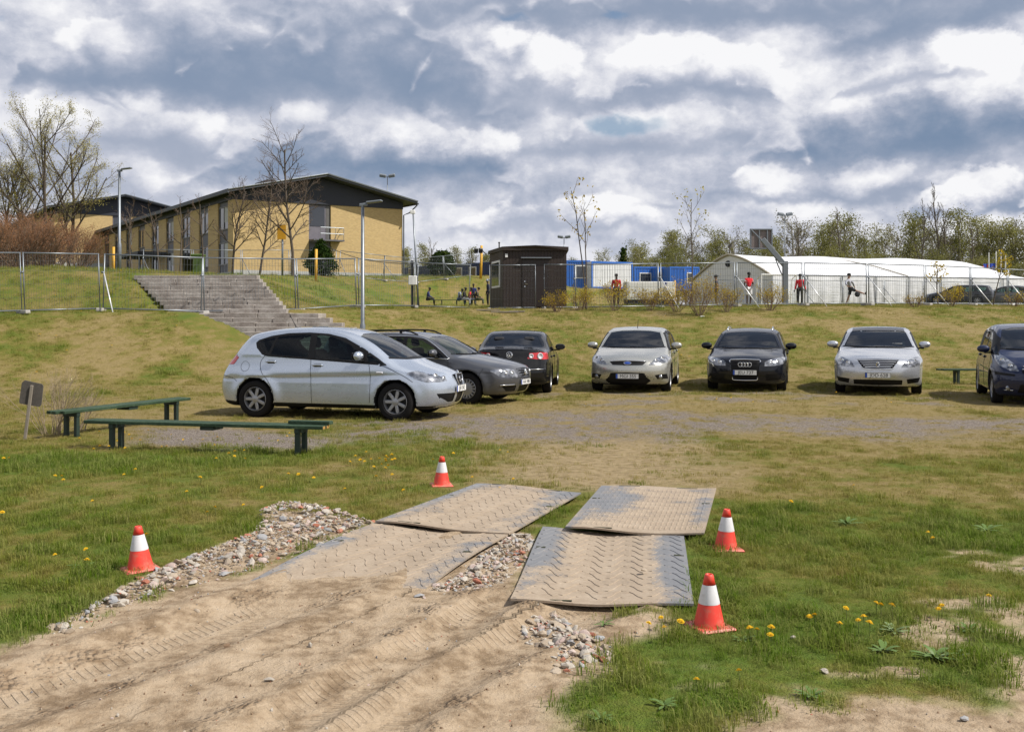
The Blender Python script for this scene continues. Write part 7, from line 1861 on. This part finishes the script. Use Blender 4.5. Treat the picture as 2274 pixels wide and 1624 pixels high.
for (x, y, ln, n, m, lab, up) in ((2075, 1462, .13, 17, 'weed_leaf', 'large broad leaved weed near the lower right', .8), (2120, 1460, .10, 7, 'weed_grey', 'grey green weed beside the large one at lower right', .4), (1960, 1445, .12, 12, 'weed_leaf', 'leafy weed below the dandelions at right', .6), (1985, 1400, .10, 10, 'weed_grey', 'pale leafy weed among the dandelions', .6), (1800, 1545, .08, 18, 'weed_leaf', 'spiky rosette weed on the bare soil edge', .55), (1335, 1600, .075, 14, 'weed_leaf', 'leafy weed at the bottom beside the sandy track', .6), (1475, 1570, .075, 14, 'weed_leaf', 'leafy weed in the lower grass left of the bare soil', .6), (185, 1258, .12, 12, 'weed_leaf', 'flat leafy weed left of the left traffic cone', .3), (1340, 1392, .07, 9, 'weed_leaf', 'small weed on the sand before the right mat', .5), (1650, 1420, .08, 9, 'weed_leaf', 'small leafy weed right of the nearest cone', .5), (1880, 1165, .14, 10, 'weed_leaf', 'weed clump right of the rear right mat', .6), (2190, 1180, .14, 10, 'weed_leaf', 'weed clump at the right above the bare patch', .6), (2150, 1400, .10, 9, 'weed_leaf', 'leafy weed on the bare soil at right', .6)):
    weed(x, y, ln, n, m, lab, up)
# ------------------------------------------------------------------ people
def flat(name, c, rough=0.85): plain(name, c, rough, 0.15, 12.0)
flat('skin_dark', (0.055, 0.030, 0.020), .6); flat('skin_mid', (0.30, 0.17, 0.11), .6); flat('hair_black', (0.010, 0.009, 0.009)); flat('cloth_red', (0.42, 0.012, 0.018)); flat('cloth_scarlet', (0.70, 0.015, 0.03)); flat('cloth_white', (0.72, 0.72, 0.74)); flat('cloth_navy', (0.014, 0.018, 0.045)); flat('cloth_black', (0.010, 0.010, 0.012)); flat('cloth_grey', (0.34, 0.35, 0.40)); flat('cloth_blue', (0.025, 0.035, 0.14)); flat('cloth_camo', (0.050, 0.045, 0.025)); flat('cloth_denim', (0.05, 0.09, 0.20)); flat('cloth_orange', (0.60, 0.22, 0.02)); flat('cloth_hood', (0.30, 0.34, 0.42)); flat('cloth_khaki', (0.06, 0.07, 0.04))
def skin_part(name, verts, edges, radii, mat, parent, sub=1):
    me = bpy.data.meshes.new(name); me.from_pydata(verts, edges, []); o = bpy.data.objects.new(name, me)
    m = o.modifiers.new('skin', 'SKIN'); m.use_smooth_shade = True
    sv = me.skin_vertices[0].data
    for i, r_ in enumerate(radii):
        sv[i].radius = r_ if isinstance(r_, tuple) else (r_, r_); sv[i].use_root = (i == 0)
    s = o.modifiers.new('sub', 'SUBSURF'); s.levels = sub; s.render_levels = sub
    nm = evaluated(o); bpy.data.meshes.remove(me)
    return wrapme(name, nm, mat, parent, True)
def person(loc, rz, J, label, skin, top, bottom, long_arm=True, long_leg=True, cap=None, s=1.0, shoes='cloth_black', group='people at the court', bib=None):
    """J: joint offsets; figure looks along local +y"""
    o = empty('person', loc, rz); o.scale = (s, s, s); tag(o, label, 'person', group)
    D = dict(pel=(0, 0, .96), sp=(0, 0, 1.16), ch=(0, 0, 1.36), nk=(0, .01, 1.50), hb=(0, .02, 1.575), hd=(0, .03, 1.68),
             shl=(-.185, 0, 1.42), shr=(.185, 0, 1.42), ell=(-.225, -.03, 1.14), elr=(.225, -.03, 1.14), wrl=(-.215, .06, .90), wrr=(.215, .06, .90),
             hil=(-.095, 0, .93), hir=(.095, 0, .93), knl=(-.11, .02, .50), knr=(.11, .02, .50), anl=(-.11, -.01, .09), anr=(.11, -.01, .09))
    D.update(J); D = {k: Vector(v) for k, v in D.items()}
    up = (D['nk']-D['pel']).normalized(); V_ = []; E_ = []; R_ = []
    def add(p, r_, par=None):
        V_.append(tuple(p)); R_.append(r_); i = len(V_)-1
        if par is not None: E_.append((par, i))
        return i
    pel = add(D['pel'], (.115, .10)); sp = add(D['sp'], (.115, .09), pel); ch = add(D['ch'], (.135, .10), sp); nk = add(D['nk'], .052, ch); hb = add(D['hb'], .070, nk)
    hd = add(D['hd'], (.078, .092), hb); add(D['hd']+(D['hd']-D['hb']).normalized()*.075, .058, hd)
    f = Vector((0, 1, 0)); add(D['hd']+f*.105-Vector((0, 0, .01)), .014, hd)
    for sg in 'lr':
        q = 1 if sg == 'r' else -1
        sh = add(D['sh'+sg], .055, ch); el = add(D['el'+sg], .040, sh); wr = add(D['wr'+sg], .028, el)
        hv = (D['wr'+sg]-D['el'+sg]).normalized(); pm = add(D['wr'+sg]+hv*.07, (.036, .016), wr); sd_ = hv.cross(f); sd_ = sd_.normalized() if sd_.length > .1 else Vector((1, 0, 0))
        for k, (off, ln) in enumerate(((-.03, .075), (-.010, .085), (.010, .08), (.03, .062))):
            a = add(D['wr'+sg]+hv*.10+sd_*off, .0085, pm); add(D['wr'+sg]+hv*(.10+ln)+sd_*off*1.1+f*.025, .007, a)
        a = add(D['wr'+sg]+hv*.045+sd_*.045*q+f*.02, .010, pm); add(D['wr'+sg]+hv*.10+sd_*.06*q+f*.035, .008, a)
        hi = add(D['hi'+sg], .085, pel); kn = add(D['kn'+sg], .056, hi); an = add(D['an'+sg], .040, kn)
        lg = (D['an'+sg]-D['kn'+sg]).normalized(); ft = f if abs(lg.y) < .75 else Vector((0, 0, 1)); ft = (ft-lg*ft.dot(lg)).normalized()
        add(D['an'+sg]+lg*.055+ft*.05, (.042, .036), an); add(D['an'+sg]+lg*.065+ft*.17, (.040, .026), len(V_)-1)
    skin_part('body', V_, E_, R_, skin, o)
    # shirt or sweater
    tv = [D['pel']+up*-.02, D['sp'], D['ch'], D['nk']-up*.05]; tr_ = [(.128, .112), (.130, .105), (.150, .115), .075]; te = [(0, 1), (1, 2), (2, 3)]
    for sg in 'lr':
        b0 = len(tv); tv += [D['sh'+sg], D['el'+sg].lerp(D['sh'+sg], 0 if long_arm else .35)]; tr_ += [.078, .062]; te += [(2, b0), (b0, b0+1)]
        if long_arm: tv.append(D['wr'+sg]); tr_.append(.046); te.append((b0+1, b0+2))
    skin_part('shirt', [tuple(q) for q in tv], te, tr_, top, o)
    if bib: skin_part('sleeves', [tuple(q) for q in (D['shl']-Vector((0, 0, .005)), D['shl'].lerp(D['ell'], .6))], [(0, 1)], [.078, .064], bib, o); skin_part('sleeves', [tuple(q) for q in (D['shr']-Vector((0, 0, .005)), D['shr'].lerp(D['elr'], .6))], [(0, 1)], [.078, .064], bib, o)
    bv = [D['pel']+up*.03]; br_ = [(.126, .110)]; be = []
    for sg in 'lr':
        b0 = len(bv); bv += [D['hi'+sg], D['kn'+sg].lerp(D['hi'+sg], 0 if long_leg else .12)]; br_ += [.105, .075 if long_leg else .095]; be += [(0, b0), (b0, b0+1)]
        if long_leg: bv.append(D['an'+sg].lerp(D['kn'+sg], .08)); br_.append(.058); be.append((b0+1, b0+2))
    skin_part('trousers' if long_leg else 'shorts', [tuple(q) for q in bv], be, br_, bottom, o)
    for sg in 'lr':
        lg = (D['an'+sg]-D['kn'+sg]).normalized(); ft = f if abs(lg.y) < .75 else Vector((0, 0, 1)); ft = (ft-lg*ft.dot(lg)).normalized()
        skin_part('shoe', [tuple(D['an'+sg]+lg*.05-ft*.03), tuple(D['an'+sg]+lg*.055+ft*.06), tuple(D['an'+sg]+lg*.065+ft*.18)], [(0, 1), (1, 2)], [.050, .048, .036], shoes, o)
    hv = B(); cU = (D['hd']-D['hb']).normalized()
    Mh = Matrix.Translation(D['hd']+cU*.02-f*.012) @ cU.to_track_quat('Z', 'Y').to_matrix().to_4x4()
    hv.lathe([(.094, -.03), (.100, .02), (.088, .075), (.055, .105), (.002, .118)], 12, Mh @ Matrix.Diagonal((.9, 1.08, 1, 1))); hv.build('hair' if not cap else 'cap', cap or 'hair_black', o, True)
    if cap: B().bev(-.07, .07, .06, .20, .01, .025, .006, Mh).build('cap_brim', cap, o)
    return o
def gp(x, d, y=None): X_ = (x-1136.5)*d/F; return (X_, d, ground_z(X_, d))
person(gp(1368, 56), R(170), dict(wrl=(-.22, .12, .93), wrr=(.22, .12, .93)), 'man in dark red sweater standing behind a yellow bush', 'skin_dark', 'cloth_red', 'cloth_black')
person(gp(1590, 56), R(75), dict(ell=(-.42, -.10, 1.18), wrl=(-.20, .02, 1.02), elr=(.42, -.10, 1.18), wrr=(.20, .02, 1.02)), 'person in navy sleeveless top and cap, hands on hips', 'skin_mid', 'cloth_navy', 'cloth_black', False, True, 'cloth_black', .96)
person(gp(1662, 55), R(200), dict(ell=(-.34, -.10, 1.15), wrl=(-.14, .10, 1.04), elr=(.27, 0, 1.14), knl=(-.10, .05, .5), anl=(-.08, .0, .09), anr=(.13, .04, .09)), 'player in red jersey with white sleeves and white shorts', 'skin_dark', 'cloth_scarlet', 'cloth_white', False, False, None, 1.02, 'cloth_white', bib='cloth_white')
person(gp(1776, 56), R(160), dict(wrl=(-.30, .05, .92), wrr=(.28, .06, .92)), 'player in red sweater and black trousers by the basketball post', 'skin_dark', 'cloth_scarlet', 'cloth_black', s=.98)
person(gp(1888, 56), R(-115), dict(pel=(0, .0, .98), sp=(.02, -.06, 1.17), ch=(.03, -.10, 1.36), nk=(.03, -.11, 1.50), hb=(.03, -.09, 1.57), hd=(.03, -.07, 1.68), shl=(-.16, -.06, 1.42), shr=(.21, -.12, 1.41), ell=(-.38, .08, 1.28), wrl=(-.58, .12, 1.10), elr=(.40, -.22, 1.26), wrr=(.58, -.12, 1.12),
    hil=(-.09, 0, .95), hir=(.09, 0, .95), knr=(.12, .36, .80), anr=(.12, .74, .66), knl=(-.11, -.10, .52), anl=(-.10, -.26, .10)), 'player in grey shirt kicking the ball in mid swing', 'skin_mid', 'cloth_grey', 'cloth_black', True, False)
bp = at(1903, 653, 55.6); tag(B().lathe([(.002, -.15), (.06, -.137), (.115, -.096), (.145, -.04), (.15, 0), (.145, .04), (.115, .096), (.06, .137), (.002, .15)], 16).build('football', 'cloth_black', None, True, bp), 'black football in the air beside the kicking player', 'ball')
person(gp(1478, 58), R(150), dict(), 'child in white shirt standing in front of the generator', 'skin_dark', 'cloth_white', 'cloth_white', False, False, 'cloth_blue', .74)
SIT = dict(pel=(0, 0, .52), sp=(0, .02, .72), ch=(0, .06, .92), nk=(0, .10, 1.05), hb=(0, .13, 1.12), hd=(0, .16, 1.22), shl=(-.185, .05, .97), shr=(.185, .05, .97), ell=(-.24, .12, .70), elr=(.24, .12, .70), wrl=(-.13, .33, .62), wrr=(.13, .33, .62), hil=(-.095, .02, .50), hir=(.095, .02, .50), knl=(-.12, .46, .50), knr=(.12, .46, .50), anl=(-.12, .48, .10), anr=(.12, .48, .10))
bx0, by0, bz0 = gp(957, 73); bx1, by1, bz1 = gp(1075, 73)
bench((bx0, by0), (bx1, by1), (bz0+bz1)/2, .46, 'distant green bench with people sitting on it', 2, (.20, .48, .75), group='green plank benches', wid=.34)
bz = (bz0+bz1)/2
def seat(x, dd, rz, lab, skin, top, bot, J=None, **k):
    X_ = (x-1136.5)*73/F; person((X_, 73+dd, bz), rz, dict(SIT, **(J or {})), lab, skin, top, bot, group='people on the far bench', **k)
seat(949, 0, R(-80), 'person in dark blue jacket sitting alone on the bench end', 'skin_dark', 'cloth_blue', 'cloth_black')
seat(1018, .0, R(-70), 'seated person in pale hooded top bending forward', 'skin_dark', 'cloth_hood', 'cloth_denim', dict(ch=(0, .14, .88), nk=(0, .2, .99), hb=(0, .24, 1.05), hd=(0, .28, 1.13)))
seat(1029, -.15, R(-100), 'seated person in black top in the middle of the group', 'skin_dark', 'cloth_black', 'cloth_grey')
seat(1041, .1, R(-90), 'seated person in scarlet shirt in the group on the bench', 'skin_dark', 'cloth_scarlet', 'cloth_grey', long_arm=False)
seat(1058, -.1, R(-95), 'seated person in camouflage clothes at the right of the bench', 'skin_mid', 'cloth_camo', 'cloth_khaki')
X_ = (1051-1136.5)*74.6/F; person((X_, 74.6, bz), R(175), dict(), 'person in navy top standing behind the bench', 'skin_dark', 'cloth_blue', 'cloth_black', group='people on the far bench', s=.92)
X_ = (1083-1136.5)*68/F; person((X_, 68, ground_z(X_, 68)), R(100), dict(), 'person in hood and navy jacket half hidden by the cabin', 'skin_dark', 'cloth_navy', 'cloth_black', group='people on the far bench', cap='cloth_hood')
# small white litter by the largest bush
X_, Y_ = (1558-1136.5)*41.0/F, 41.0; o = link(bpy.data.objects.new('paper_litter', SPROTO[1].copy())); o.data.materials.clear(); o.data.materials.append(MATS['paper']); o.location = (X_, Y_, ground_z(X_, Y_)+.05); o.scale = (.3, .2, .16); tag(o, 'crumpled white paper litter below the largest yellow bush', 'litter')

bpy.data.scenes.remove(TMP)
